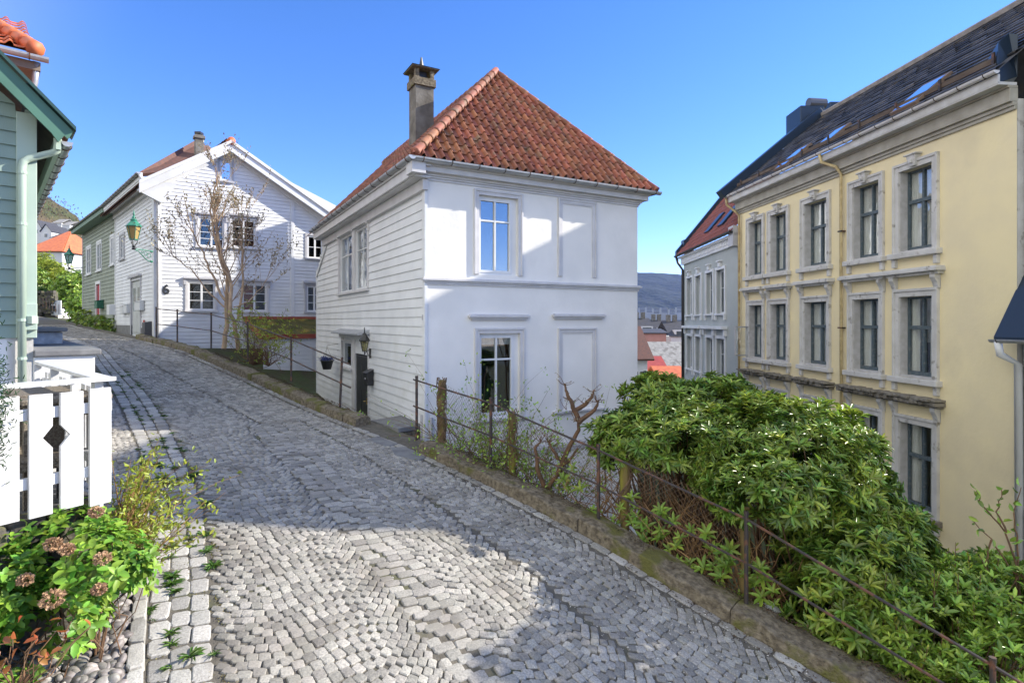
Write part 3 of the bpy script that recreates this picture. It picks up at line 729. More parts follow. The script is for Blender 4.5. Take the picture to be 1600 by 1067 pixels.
for k in range(3): a = k*2.1; mb.tube([t_-Vector((0,0,.05)), c+Vector((.19*math.cos(a), .19*math.sin(a), .13))], .004, n=4)
mb.build('hanger', M['black'], hb)
n = 260; P = np.array(c)+np.array([0,0,.17])+RNG.normal(size=(n,3))*np.array([.1,.1,.035]); D = rnd(n)+np.array([0,0,.6])
leaves('flowers', P, D, rnd(n), .05, .04, mat('blue_flowers', (.05,.07,.22), island=.5), hb)
mb = MB(); q0, q1 = rw(-2.3,-.5,-1.9), rw(-.9,-.5,-1.9)
for k in range(6):
    z = -2.75-k*.19; s_ = dr[0]-.9+k*.22
    mb.fb(B, s_, s_+.24, z-1.5, z, .06, .85)
M['step'] = mat('stair_stone', (.2,.2,.2), (.14,.14,.14), scale=6, rough=.9)
tag(mb.build('stone_stair', M['step'], bevel=.01), 'sunken stone stair leading down to the black door behind the kerb', 'stair')
# ---------------------------------------------------------------- unseen house added behind the cottage, shaped to cast the shadow on number 6
hn = thing('added_shade_house', (2, 28, -8), 'white gabled house standing close behind the hipped cottage', 'house')
mb = MB(); ra, rb_ = Vector((-.8,27.8,8.3)), Vector((3.0,26.75,8.0)); ew = Vector((.9,3.4,-3.6))
for sg in (1, -1):
    e = Vector((ew.x*sg, ew.y*sg, ew.z)); mb.quad(ra, rb_, rb_+e, ra+e)
mb.build('roof', M['tile_dark'], hn)
mb = MB(); c = [ra+Vector((ew.x*.9,ew.y*.9,ew.z)), rb_+Vector((ew.x*.9,ew.y*.9,ew.z)), rb_+Vector((-ew.x*.9,-ew.y*.9,ew.z)), ra+Vector((-ew.x*.9,-ew.y*.9,ew.z))]
lo_ = [Vector((p.x,p.y,-8)) for p in c]; mb.hexa(lo_+c); mb.quad(c[0], c[3], ra); mb.quad(c[1], c[2], rb_); mb.build('wall', M['white'], hn)
mb = MB(); mb.box(ra+Vector((.3,0,0)), (.35,.35,1.15)); mb.build('chimney', M['chim'], hn)
# ---------------------------------------------------------------- white gabled house (number 6)
G = Fr((-14.14, 22.8), (.8, .6)); S6 = Fr((-14.14, 22.8), (-.682, .731))
h6 = thing('gabled_house', (-14.14, 22.8, -4), 'tall white clapboard house with a wide gable marked number 6 behind a bare tree', 'house')
gz = lambda u, v, o=0: G.z(u, v, o)
ax_s = G.s(358); ax_z = gz(358, 232); le_s = -.35; le_z = gz(238, 292); re_s = G.s(506); re_z = gz(506, 336)
kL = (ax_z-le_z)/(ax_s-le_s); kR = (ax_z-re_z)/(re_s-ax_s)
GW = 10.5
def gsl(z): return max(0, ax_s-(ax_z-z)/kL)
def gsr(z): return min(GW, ax_s+(ax_z-z)/kR)
def rg(u0, v0, u1, v1, fr=G): um = (u0+u1)/2; a, b = sorted((fr.s(u0), fr.s(u1))); return [a, b, fr.z(um, v1), fr.z(um, v0)]
wl = [rg(310,341,350,386), rg(361,343,399,387), rg(293.5,441,336,485), rg(378,444,416.5,486.5), rg(343.5,252,362,283), rg(480,369,504,404), rg(479,447,503,487)]
mb = MB(); clap(mb, G, gsl, gsr, -4.5, ax_z, .152, wl, lip=.02); mb.build('gable_wall', M['white'], h6)
mb = MB(); wall_grid(mb, G, 0, GW, -4.5, le_z, wl, out=-.02, depth=.12)
mb.quad(G.p(0,le_z,-.3), G.p(GW,le_z-1,-.3), G.p(ax_s+.1,ax_z,-.3)); mb.build('gable_backing', M['white'], h6)
grp = 'windows of the gabled house'
cfg = [dict(rows=(.5,), casements=2, cols=1), dict(rows=(.25,.5,.75), casements=2), dict(rows=(.33,.67), casements=2), dict(rows=(.33,.67), casements=2), dict(rows=(.5,), casements=1), dict(rows=(.5,), casements=2), dict(rows=(.33,.67), casements=2)]
cfg[0]['rows'] = (.25,.5,.75)
M['redcurt'] = mat('crimson_blind', (.35,.02,.05), rough=.9)
for i, (w, c) in enumerate(zip(wl, cfg)):
    r = window(h6, G, *w, M['white'], rec=.02, fw=.07, bar=.025, surround=M['trim'] if i < 4 else M['greytrim'], sw=.1 if i != 4 else .07, so=.05, pane='glass_sky' if i == 4 else 'glass_dark', curtain=None, **c)
    if i == 3:
        q = MB(); q.fb(G, w[0]+.05, (w[0]+w[1])/2-.05, w[2]+.05, w[3]-.05, -.12, -.1); q.build('red_blind', M['redcurt'], r)
    if i < 4 or i == 6:
        q = MB(); q.fb(G, w[0]-.17, w[1]+.17, w[3]+.12, w[3]+.19, -.02, .13); q.fb(G, w[0]-.13, w[1]+.13, w[3]+.1, w[3]+.125, -.02, .07)
        for s in (w[0]-.16, w[1]+.06): q.fb(G, s, s+.1, w[3]-.12, w[3]+.1, -.02, .08)
        q.build('window_cap', M['greytrim'], r)
mb = MB(); cs = G.s(457); mb.fb(G, cs-.08, cs+.08, gz(457, 494), gsr and ax_z-(cs-ax_s)*kR-.1, -.02, .04)
mb.fb(G, -.02, .22, -1.2, le_z-.2, -.02, .035); mb.build('corner_board', M['white'], h6, bevel=.005)
# side wall
def rs(u0, v0, u1, v1): return rg(u0, v0, u1, v1, S6)
EZ = S6.z(232, 294)
SL6 = S6.s(180.5)
sw_ = [rs(188.5,368,195,405), rs(206,437,220.5,522)]
sw_[1][2] = S6.z(213, 523)
mb = MB(); clap(mb, S6, .0, SL6, -.25, EZ, .16, sw_, lip=.02); mb.build('side_wall', M['white'], h6)
mb = MB(); wall_grid(mb, S6, 0, SL6, -1.2, EZ, sw_, out=-.02, depth=.12); mb.build('side_backing', M['white'], h6)
mb = MB(); mb.fb(S6, 0, sw_[1][0], -1.2, -.25, -.02, .03); mb.fb(S6, sw_[1][1], SL6, -1.2, -.15, -.02, .03); mb.build('plinth', M['concrete'] if 0 else mat('grey_plinth', (.2,.2,.2), (.15,.15,.15), rough=.9), h6)
mb = MB(); mb.fb(S6, -.02, .3, -1.1, EZ-.1, -.02, .04); mb.build('side_corner_board', M['white'], h6, bevel=.005); mb = MB(); mb.fb(S6, SL6-.2, SL6, -.3, EZ-.1, -.02, .04); mb.build('side_corner_board', M['white'], h6, bevel=.005)
w = sw_[0]; window(h6, S6, *w, M['white'], rec=.02, fw=.09, casements=2, rows=(.5,), surround=M['greytrim'], sw=.12, so=.05)
w = sw_[1]
mb = MB(); s0, s1, z0, z1 = w
M['doorw'] = mat('pale_grey_door_paint', (.52,.54,.53), (.46,.48,.47), rough=.5)
mb.fb(S6, s0, s1, z0, z1, -.1, -.05); d = mb.build('double_door', M['doorw'], h6)
mb = MB()
for a, b in ((s0+.06, (s0+s1)/2-.03), ((s0+s1)/2+.03, s1-.06)):
    mb.fb(S6, a, b, z0+.1, z1-.1, -.05, -.02)
mb.build('door_leaf', M['doorw'], d, bevel=.01)
mb = MB()
for a, b in ((s0+.22, (s0+s1)/2-.2), ((s0+s1)/2+.2, s1-.22)): mb.fb(S6, a, b, z0+1.05, z1-.35, -.03, -.012)
mb.build('door_glass', M['glass_dark'], d)
mb = MB()
for a, b in ((s0+.24, (s0+s1)/2-.22), ((s0+s1)/2+.22, s1-.24)): mb.fb(S6, a, b, z0+1.07, z1-.37, -.04, -.034)
mb.build('door_glass_back', M['dark'], d)
mb = MB(); mb.fb(S6, s0-.12, s0, z0, z1+.1, -.02, .05); mb.fb(S6, s1, s1+.12, z0, z1+.1, -.02, .05); mb.fb(S6, s0-.2, s1+.2, z1+.1, z1+.2, -.02, .14); mb.build('door_frame', M['greytrim'], h6, bevel=.006)
# number 6 (a metal figure)
cu = bpy.data.curves.new('number', 'FONT'); cu.body = '6'; cu.size = .52; cu.extrude = .008; cu.offset = .014
to = bpy.data.objects.new('tmp', cu); COL.objects.link(to); bpy.context.view_layer.update()
me = bpy.data.meshes.new_from_object(to.evaluated_get(bpy.context.evaluated_depsgraph_get())); bpy.data.objects.remove(to)
q = G.p(G.s(253.0), gz(256, 459), .03)
me.transform(Matrix(((G.d.x, 0, -G.n.x*-1, q.x), (G.d.y, 0, G.n.y, q.y), (0, 1, 0, q.z), (0,0,0,1))))
link_mesh('house_number', me, mat('grey_metal_number', (.03,.033,.04), rough=.5), h6)
# roof
def roof_plane(parent, fr, sE, zE, sR, zR, d0, d1, m, tile=True, name='roof', w=.24, h=.33, amp=.045, flip=1):
    """slope between eave line (sE,zE) and ridge (sR,zR) in the gable frame, running away from the gable from d0 to d1"""
    L = math.hypot(sR-sE, zR-zE); cs, sn = (sR-sE)/L, (zR-zE)/L
    def P(s, r, hh): return fr.p(sE+r*cs-hh*sn*(1 if cs > 0 else -1), zE+r*sn+hh*abs(cs), -s)
    V, Fc = pantile(P, w, h, d0, d1, 0, L, amp=amp)
    o = clip_build(name, V, Fc, [], m, parent)
    mb = MB(); mb.quad(P(d0,0,-.04), P(d1,0,-.04), P(d1,L,-.04), P(d0,L,-.04)); mb.build(name+'_deck', M['tile_dark'], parent); return P
D6 = 9.5
# depth axis of gable frame is -n; the side wall is slightly off it, so use its own skewed frame
class Skew:
    def __init__(s, fr, dv): s.fr = fr; s.dv = Vector(dv).normalized()
    def p(s, a, z, out): q = s.fr.o+s.fr.d*a+s.dv*(-out); return Vector((q.x, q.y, z))
K6 = Skew(G, S6.d)
P1 = roof_plane(h6, K6, le_s-.15, le_z-.15*kL+.12, ax_s, ax_z+.12, -.42, D6, M['tile_dark'], name='roof_left')
P2 = roof_plane(h6, K6, re_s+.3, re_z-.3*kR+.12, ax_s, ax_z+.12, -.42, D6, M['tile_dark'], name='roof_right')
mb = MB()
def barge(mb, sE, zE, sR, zR, o0, o1, hh=.34):
    n = (zR-zE)/(sR-sE)
    mb.hexa([G.p(sE,zE-hh,o0), G.p(sR,zR-hh,o0), G.p(sR,zR-hh,o1), G.p(sE,zE-hh,o1), G.p(sE,zE+.08,o0), G.p(sR,zR+.08,o0), G.p(sR,zR+.08,o1), G.p(sE,zE+.08,o1)])
barge(mb, le_s-.2, le_z-.2*kL+.1, ax_s, ax_z+.1, .36, .44); barge(mb, ax_s, ax_z+.1, re_s+.3, re_z-.3*kR+.1, .36, .442)
barge(mb, le_s, le_z-.2, ax_s, ax_z-.12, -.02, .05, .2); barge(mb, ax_s, ax_z-.12, re_s, re_z-.2, -.02, .052, .2)
barge(mb, ax_s, ax_z+.16, re_s+.35, re_z-.35*kR+.16, .34, .5, .06); barge(mb, le_s-.2, le_z-.2*kL+.16, ax_s, ax_z+.16, .34, .501, .06)
mb.build('bargeboard', M['white'], h6, bevel=.006)
mb = MB()
for a, b, c, d_ in ((le_s-.2, le_z-.2*kL, ax_s, ax_z), (ax_s, ax_z, re_s+.3, re_z-.3*kR)): mb.quad(G.p(a,b-.1,0), G.p(c,d_-.1,0), G.p(c,d_-.1,.4), G.p(a,b-.1,.4))
mb.build('verge_soffit', M['white'], h6)
# flared eaves return at the street corner
mb = MB(); z0 = EZ-.25
mb.prism([G.p(-.62,le_z-.25,.3), G.p(.15,le_z-.62,.3), G.p(.3,le_z-.62,.3), G.p(.75,le_z+.2,.3), G.p(-.2,le_z+.18,.3)], G.p(0,0,.1)-G.p(0,0,.3)); mb.build('eaves_return', M['white'], h6)
mb = MB(); mb.fb(S6, -.25, SL6, EZ-.02, EZ+.14, .02, .5); mb.fb(S6, -.25, SL6, EZ-.3, EZ-.02, .0, .12); mb.fb(S6, -.2, SL6, EZ+.05, EZ+.3, .45, .52); mb.build('boxed_eaves', M['white'], h6, bevel=.006)
gutter(S6, -.3, SL6, EZ+.28, .6, r=.075, parent=h6)
mb = MB(); mb.tube([S6.p(-.25,EZ+.2,.58), S6.p(-.2,EZ-.1,.4), G.p(.1,EZ-.75,.1), G.p(.1,EZ-.95,.07), G.p(.1,-.6,.07)], .04, n=8); mb.build('downpipe', M['trim'], h6, smooth=True)
mb = MB(); q = G.p(ax_s, ax_z+.2, .5); mb.tube([q, q-Vector((G.n.x,G.n.y,0))*.4], .16, n=14)
ridge_tiles(mb, K6.p(ax_s, ax_z+.18, .0), K6.p(ax_s, ax_z+.18, -D6), r=.13); mb.build('ridge_cap', M['tile_orange'], h6, smooth=True)
def chim(parent, c, w, z0, z1, m, cap=True):
    mb = MB(); mb.box((c[0], c[1], (z0+z1)/2), (w, w, (z1-z0)/2), (Vector((.8,.6,0)), Vector((-.6,.8,0)), Vector((0,0,1)))); mb.box((c[0], c[1], z1-.12), (w+.06, w+.06, .07), (Vector((.8,.6,0)), Vector((-.6,.8,0)), Vector((0,0,1)))); o = mb.build('chimney', m, parent, bevel=.01)
    if cap: b = MB(); b.box((c[0], c[1], z1+.1), (w*.8, w*.8, .06)); b.box((c[0], c[1], z1+.02), (w*.5, w*.5, .1)); b.build('chimney_cap', M['black'], o)
q = R(311, 0, 29); chim(h6, (q.x, q.y), .19, 6.5, (CY-212)/F*29, M['chim'])
q = R(500, 0, 29); chim(h6, (q.x, q.y), .3, 4.5, (CY-318)/F*29, M['white'])
mb = MB(); K = Skew(G, S6.d)
# hidden rear part of the roof rising above the gable line, seen left of the chimney
mb = MB(); mb.prism([R(212, 272, 26), R(304, 220, 30), R(332, 232, 31), R(330, 262, 28)], (0,.1,-.12)); mb.build('rear_roof', M['tile_dark'], h6)
# mailboxes on the side wall (three) -------------------------------------
def smallbox(nm, fr, u0, v0, u1, v1, dpt, m, label, cat, grp=None, lid=True, o0=.03):
    a, b = sorted((fr.s(u0, o0), fr.s(u1, o0))); um = (u0+u1)/2; z0, z1 = fr.z(um, v1, o0), fr.z(um, v0, o0)
    t = thing(nm, fr.p((a+b)/2, z0, o0), label, cat, grp)
    mb = MB(); mb.hexa([fr.p(a,z0,o0), fr.p(b,z0,o0), fr.p(b,z0,o0+dpt), fr.p(a,z0,o0+dpt), fr.p(a,z1,o0), fr.p(b,z1,o0), fr.p(b,z1-.05,o0+dpt), fr.p(a,z1-.05,o0+dpt)]); mb.build('box', m, t, bevel=.008)
    if lid: mb = MB(); mb.hexa([fr.p(a-.01,z1-.0,o0-.01), fr.p(b+.01,z1-.0,o0-.01), fr.p(b+.01,z1-.05,o0+dpt+.02), fr.p(a-.01,z1-.05,o0+dpt+.02), fr.p(a-.01,z1+.015,o0-.01), fr.p(b+.01,z1+.015,o0-.01), fr.p(b+.01,z1-.035,o0+dpt+.02), fr.p(a-.01,z1-.035,o0+dpt+.02)]); mb.build('lid', m, t)
    return t
M['boxw'] = mat('mailbox_white', (.62,.64,.66), rough=.4)
smallbox('mailbox', S6, 216, 470, 225, 485, .15, M['boxw'], 'large white mailbox overlapping the right edge of the grey double door', 'mailbox', 'mailboxes')
smallbox('mailbox', S6, 198.5, 475, 203.5, 489, .15, M['boxw'], 'white mailbox just left of the grey double door, nearer of two', 'mailbox', 'mailboxes')
smallbox('mailbox', S6, 192.5, 477, 197.5, 490, .15, M['boxw'], 'white mailbox left of the grey double door, farther of two', 'mailbox', 'mailboxes')
a = MB(); a.fb(S6, S6.s(227.5), S6.s(225), S6.z(226, 508), S6.z(226, 500), .03, .04); tag(a.build('notice_plate', mat('red_plate', (.45,.08,.05), rough=.5)), 'small red plate low on the white wall right of the grey double door', 'plate')
smallbox('utility_box', S6, 233, 502, 237.5, 526, .25, mat('dark_grey_plastic', (.07,.07,.075), rough=.5), 'dark grey upright utility box at the foot of the white house corner', 'utility box', lid=False)
# ---------------------------------------------------------------- sage clapboard house beyond number 6
q = S6.p(SL6, 0, .0); N4 = Fr((q.x, q.y), (-.70, .714))
M['sage'] = mat('sage_paint', (.27,.30,.24), (.22,.25,.2), scale=2, rough=.7)
M['greenpaint'] = mat('green_paint', (.2,.3,.23), (.17,.26,.2), scale=2, rough=.6, bump=.001, bscale=50)
h4 = thing('sage_house', N4.p(0, -.6), 'sage grey clapboard house with white windows and a red door, beyond the white gabled house', 'house')
N4L = N4.s(129.5); E4 = N4.z(150, 352)
def rn(*a): return rg(*a, N4)
wn4 = [rn(136,387,142.6,429), rn(152.3,379,159,423), rn(173.8,370,178.8,414)]; dn4 = rn(151,444,157,493)
mb = MB(); clap(mb, N4, 0, N4L, -.4, E4, .2, wn4+[dn4], lip=.025); mb.build('front_wall', M['sage'], h4)
mb = MB(); wall_grid(mb, N4, 0, N4L, -1, E4, wn4+[dn4], out=-.02, depth=.1); mb.quad(N4.p(N4L,-1,0), N4.p(N4L,-1,-8), N4.p(N4L,E4,-8), N4.p(N4L,E4,0)); mb.build('backing', M['sage'], h4)
for w in wn4: window(h4, N4, *w, M['white'], rec=.0, fw=.1, casements=2, rows=(.5,), surround=M['white'], sw=.12, so=.05)
mb = MB(); mb.fb(N4, *dn4, -.08, -.04); d = mb.build('red_door', mat('red_door_paint', (.4,.02,.03), rough=.5), h4)
mb = MB(); mb.fb(N4, dn4[0]+.3, dn4[1]-.3, dn4[2]+.2, dn4[3]-.4, -.04, -.025); mb.build('door_panel', mat('red_panel_paint', (.3,.02,.025), rough=.5), d, bevel=.01)
mb = MB(); mb.fb(N4, dn4[0]-.14, dn4[0], dn4[2], dn4[3]+.16, -.02, .05); mb.fb(N4, dn4[1], dn4[1]+.14, dn4[2], dn4[3]+.16, -.02, .05); mb.fb(N4, dn4[0], dn4[1], dn4[3], dn4[3]+.16, -.02, .049); mb.build('door_frame', M['white'], h4)
mb = MB(); mb.fb(N4, -.1, N4L+.35, E4-.05, E4+.08, -.02, .55); mb.fb(N4, -.1, N4L+.35, E4+.02, E4+.22, .5, .56); mb.build('eaves', M['greenpaint'], h4)
gutter(N4, -.1, N4L+.4, E4+.22, .63, parent=h4)
mb = MB(); mb.fb(N4, N4L-.12, N4L+.02, -.5, E4, -.02, .04); mb.build('corner_board', M['greytrim'], h4)
mb = MB(); mb.fb(N4, -.2, N4L, -1.2, -.4, -.02, .04); mb.build('plinth', M['concrete'], h4)
class Dp:
    def p(s, a, z, out): return N4.p(-out, z, a)
L4 = Dp(); roof_plane(h4, L4, .5, E4+.25, -3.2, E4+3.6, -.2, N4L+.3, M['tile_dark'])
smallbox('mailbox', N4, 157.6, 469, 162, 482, .3, mat('green_box', (.02,.12,.07), rough=.4), 'dark green mailbox beside the red door of the sage house', 'mailbox', 'mailboxes')
smallbox('meter_cabinet', N4, 175.6, 475, 180, 492, .25, M['boxw'], 'white meter cabinet at the right end of the sage house wall', 'cabinet', lid=False)
# ---------------------------------------------------------------- street lanterns
def street_lantern(base, head, hh, m, mglass, label, ax_):
    """six sided gas style lantern; head = bottom centre of the glass body, hh = glass height"""
    t = thing('street_lantern', base, label, 'street lamp', 'bracket street lanterns')
    c = Vector(head); k = hh/.62
    mb = MB(); mb.lathe(c, [(.17*k,0),(.30*k,.62*k),(.29*k,.62*k),(.16*k,0)], n=6, rot=.3); mb.build('lamp_glass', mglass, t)
    mb = MB(); mb.lathe(c, [(.36*k,.6*k),(.36*k,.64*k),(.16*k,.86*k),(.14*k,.88*k),(.17*k,.92*k),(.1*k,.97*k),(.07*k,1.1*k),(.03*k,1.14*k),(.045*k,1.2*k),(.012*k,1.4*k)], n=6, rot=.3); mb.build('lamp_roof', m, t)
    mb = MB()
    for j in range(6):
        a = .3+j*math.pi/3; mb.tube([c+Vector((.175*k*math.cos(a), .175*k*math.sin(a), 0)), c+Vector((.31*k*math.cos(a), .31*k*math.sin(a), .62*k))], .016*k, n=4)
    mb.lathe(c, [(.19*k,-.03*k),(.19*k,.01*k)], n=6, rot=.3); mb.build('lamp_frame', m, t)
    mb = MB(); hub = c-Vector((0,0,.36*k))
    for j in (0, 2, 4):
        a = .3+j*math.pi/3+.5; e = Vector((math.cos(a), math.sin(a), 0)); mb.tube([c+e*.16*k, c+e*.15*k-Vector((0,0,.12*k)), hub+e*.06*k+Vector((0,0,.06*k)), hub], .018*k, n=5)
    mb.lathe(hub-Vector((0,0,.05)), [(.05*k,-.08*k),(.1*k,-.03*k),(.06*k,.04*k),(.09*k,.08*k),(.03*k,.12*k)], n=10); mb.build('lamp_cradle', M['black'], t)
    b = Vector(base); mb = MB(); h2 = hub-Vector((0,0,.1*k)); d = h2-b; dz = Vector((0,0,1))
    mb.tube([b, b+d*.5+dz*.02, h2], .028*k, n=6); lo_ = b-dz*.55*k
    mb.tube([lo_, lo_+d*.3+dz*.08, b+d*.72-dz*.1*k, b+d*.98-dz*.02], .022*k, n=6)
    for f in (.16, .34, .52):   # scroll rings
        cc_ = b+d*f-dz*(.26-.32*f)*k; rr = (.13-.14*f)*k; u = d.normalized()
        mb.tube([cc_+u*rr*math.cos(a)+dz*rr*math.sin(a) for a in np.linspace(0, 6.28, 13)], .012*k, n=4)
    for z in (0, -.5*k): mb.tube([b+dz*z-d.normalized()*.03, b+dz*z+d.normalized()*.06], .05*k, n=8)
    mb.build('bracket', m, t)
    return t
M['lgreen'] = mat('verdigris_green_paint', (.02,.16,.10), (.03,.22,.15), scale=8, rough=.4)
mg = bpy.data.materials.new('amber_glass'); mg.use_nodes = True; _b = mg.node_tree.nodes['Principled BSDF']; _b.inputs['Base Color'].default_value = (.62,.47,.2,1); _b.inputs['Roughness'].default_value = .25
_n = mg.node_tree.nodes; _t = _n.new('ShaderNodeBsdfTranslucent'); _t.inputs[0].default_value = (.8,.62,.3,1); _m = _n.new('ShaderNodeMixShader'); _m.inputs[0].default_value = .45
mg.node_tree.links.new(_b.outputs[0], _m.inputs[1]); mg.node_tree.links.new(_t.outputs[0], _m.inputs[2]); mg.node_tree.links.new(_m.outputs[0], _n['Material Output'].inputs[0])
street_lantern(R(237, 393, 22.7), R(209, 374, 21.9), .49, M['lgreen'], mg, 'large green street lantern with amber glass on a scroll bracket at the white house corner', None)
M['lgl'] = glass_mat('lantern_clear', .1, (.55,.62,.62))
street_lantern(R(128.5, 418, 36.2), R(108, 411, 35.4), .5, M['lgreen'], M['lgl'], 'small dark street lantern on the far corner of the sage house above the bushes', None)
# ---------------------------------------------------------------- lean-to shed with mossy roof
sh = thing('lean_to_shed', G.p(4, -3.6, 1), 'low white shed with a mossy lean-to roof edged in red, below the gabled house', 'shed')
M['moss'] = mat('moss_roof', (.11,.09,.02), (.06,.06,.015), scale=2.5, rough=1, bump=.04, bscale=12, c3=(.3,.21,.03), s3=1.6, lo3=.55, hi3=.68)
M['redtrim'] = mat('red_trim', (.25,.04,.03), (.32,.09,.04), scale=3, rough=.6)
ua, ub = 383, 505; za = gz(440, 496); sa_, sb_ = G.s(ua), G.s(ub)
OA, OB = .35, 1.9
zA = G.z(400, 508, .2); 
zf = G.z(470, 523, OB)
mb = MB(); K_ = 24
def edgez(i): return zf
rows_ = [[G.p(sa_+(sb_-sa_)*i/K_*(1) if j == 0 else sa_+.15+(sb_+.9-sa_-.15)*i/K_, za-.06 if j == 0 else zf+.02, 0.03 if j == 0 else OB) for i in range(K_+1)] for j in (0, 1)]
Wd = 14
for i in range(K_):
    for j in range(Wd):
        def pt(ii, jj):
            q = rows_[0][ii].lerp(rows_[1][ii], jj/Wd); return q+Vector((0,0,.05*noise.noise(q*1.7)+.03*noise.noise(q*6)))
        mb.quad(pt(i,j), pt(i+1,j), pt(i+1,j+1), pt(i,j+1))
mb.build('roof', M['moss'], sh)
mb = MB(); mb.fb(G, sa_+.1, sb_+1.2, zf-.16, zf+.03, OB, OB+.06); mb.fb(G, sa_-.1, sb_+.6, za-.08, za+.04, .03, .1)
mb.hexa([G.p(sa_-.04,za-.2,.05), G.p(sa_+.04,za-.2,.05), G.p(sa_+.24,zf-.16,OB), G.p(sa_+.12,zf-.16,OB), G.p(sa_-.04,za+.0,.05), G.p(sa_+.04,za+.0,.05), G.p(sa_+.24,zf+.05,OB), G.p(sa_+.12,zf+.05,OB)]); mb.build('roof_trim', M['redtrim'], sh)
T1 = Fr(tuple(G.p(sa_+.3, 0, OB-.1).xy), tuple(G.d)); mb = MB(); clap(mb, T1, 0, sb_-sa_+.8, -4.6, zf-.08, .16, lip=.02); mb.build('front_wall', M['white'], sh)
mb = MB()
for a, b in ((2.0, 2.1), (4.4, 4.5)): mb.fb(T1, a, b, zf-2.2, zf-.55, -.02, .03)
mb.fb(T1, 2.1, 4.4, zf-.65, zf-.55, -.02, .03); mb.fb(T1, 2.1, 4.4, zf-2.2, zf-2.1, -.02, .03); mb.build('hatch_frame', M['trim'], sh)
# ---------------------------------------------------------------- green house on the left
C1 = Fr((-7.27, 8.75), (-.739, -.673)); C2 = Fr((-7.27, 8.75), (-.673, .739), flip=True)
gh = thing('green_house', (-7.27, 8.75, -2), 'pale green clapboard house at the left edge with dark green bargeboard and white base', 'house')
M['pgreen'] = mat('pale_green_paint', (.25,.33,.275), (.22,.29,.245), scale=2.2, rough=.65, bump=.0015, bscale=60)
M['pgreen2'] = mat('light_green_trim', (.40,.49,.41), (.36,.45,.38), scale=2.2, rough=.55)
M['dgreen'] = mat('dark_green_bargeboard', (.07,.17,.12), (.06,.14,.10), scale=2, rough=.5)
zb = C1.z(40, 528)
bz = lambda s: 2.35+ (s+.75)*.93     # bargeboard bottom line rising to the left
mb = MB(); clap(mb, C1, lambda z: max(.2, (z-2.35)/.93-.75), 9, zb, 8.8, .205, lip=.03); mb.build('gable_wall', M['pgreen'], gh)
mb = MB(); mb.quad(C1.p(0,zb,-.03), C1.p(9,zb,-.03), C1.p(9,10.5,-.03), C1.p(0,3,-.03)); mb.fb(C2, 0, 9.5, zb, 3.2, -.1, 0); mb.build('wall_backing', M['pgreen'], gh)
mb = MB(); z1_ = bz(.1)
mb.fb(C1, -.04, .2, zb, z1_, -.02, .045); mb.fb(C2, -.0, .22, zb, z1_-.1, -.02, .04); mb.build('corner_board', M['pgreen2'], gh, bevel=.008)
mb = MB(); mb.fb(C1, 0, 9, -3.2, zb, -.3, -.0); mb.fb(C2, .0, 9.5, -3.2, zb, -.3, -.0); mb.build('white_base', M['stucco'], gh)
def pix(u, v, fr, out): s = fr.s(u, out); return s, fr.z(u, v, out)
o1 = .38
pA = pix(114, 207, C1, o1); pB = pix(0, 92, C1, o1); pC = pix(96, 222, C1, o1); pD = pix(0, 135, C1, o1)
k1 = (pB[1]-pA[1])/(pB[0]-pA[0]); k2 = (pD[1]-pC[1])/(pD[0]-pC[0]); EX = 6.5
e1 = (EX, pA[1]+k1*(EX-pA[0])); e2 = (EX, pC[1]+k1*(EX-pC[0])-.0)
mb = MB(); mb.prism([C1.p(pA[0],pA[1],o1), C1.p(*e1,o1), C1.p(*e2,o1), C1.p(pC[0]+.12,pC[1]+.1,o1), C1.p(pC[0]+.04,pC[1]-.02,o1), C1.p(pC[0]-.03,pC[1]+.09,o1), C1.p(pA[0]+.06,pA[1]-.13,o1)], C1.p(0,0,.05)-C1.p(0,0,0)); mb.build('bargeboard', M['dgreen'], gh)
mb = MB(); mb.hexa([C1.p(pA[0]-.03,pA[1],o1-.5), C1.p(e1[0],e1[1],o1-.5), C1.p(e1[0],e1[1],o1+.12), C1.p(pA[0]-.03,pA[1],o1+.12), C1.p(pA[0]-.03,pA[1]+.06,o1-.5), C1.p(e1[0],e1[1]+.06,o1-.5), C1.p(e1[0],e1[1]+.06,o1+.12), C1.p(pA[0]-.03,pA[1]+.06,o1+.12)]); mb.build('verge_flashing', mat('verge_metal', (.03,.07,.06), rough=.4), gh)
# roof underside / eaves along the side
mb = MB(); g0 = pA[0]
mb.hexa([C1.p(pC[0],pC[1]+.1,o1), C1.p(.1,pC[1]+.75,o1), C1.p(.1,pC[1]+.75,-9.6), C1.p(pC[0],pC[1]+.1,-9.6), C1.p(pC[0],pC[1]+.2,o1), C1.p(.1,pC[1]+.85,o1), C1.p(.1,pC[1]+.85,-9.6), C1.p(pC[0],pC[1]+.2,-9.6)])
mb.build('eaves_soffit', mat('brown_soffit', (.12,.1,.08), (.08,.07,.06), rough=.8), gh)
mb = MB(); mb.fb(C2, -.3, 9.6, pC[1]-.1, pC[1]+.14, -pC[0]-.06, -pC[0]); mb.build('fascia', M['pgreen2'], gh)
gutter(C2, -.25, 9.7, pC[1]+.05, -pC[0]+.08, r=.075, m='zinc', parent=gh)
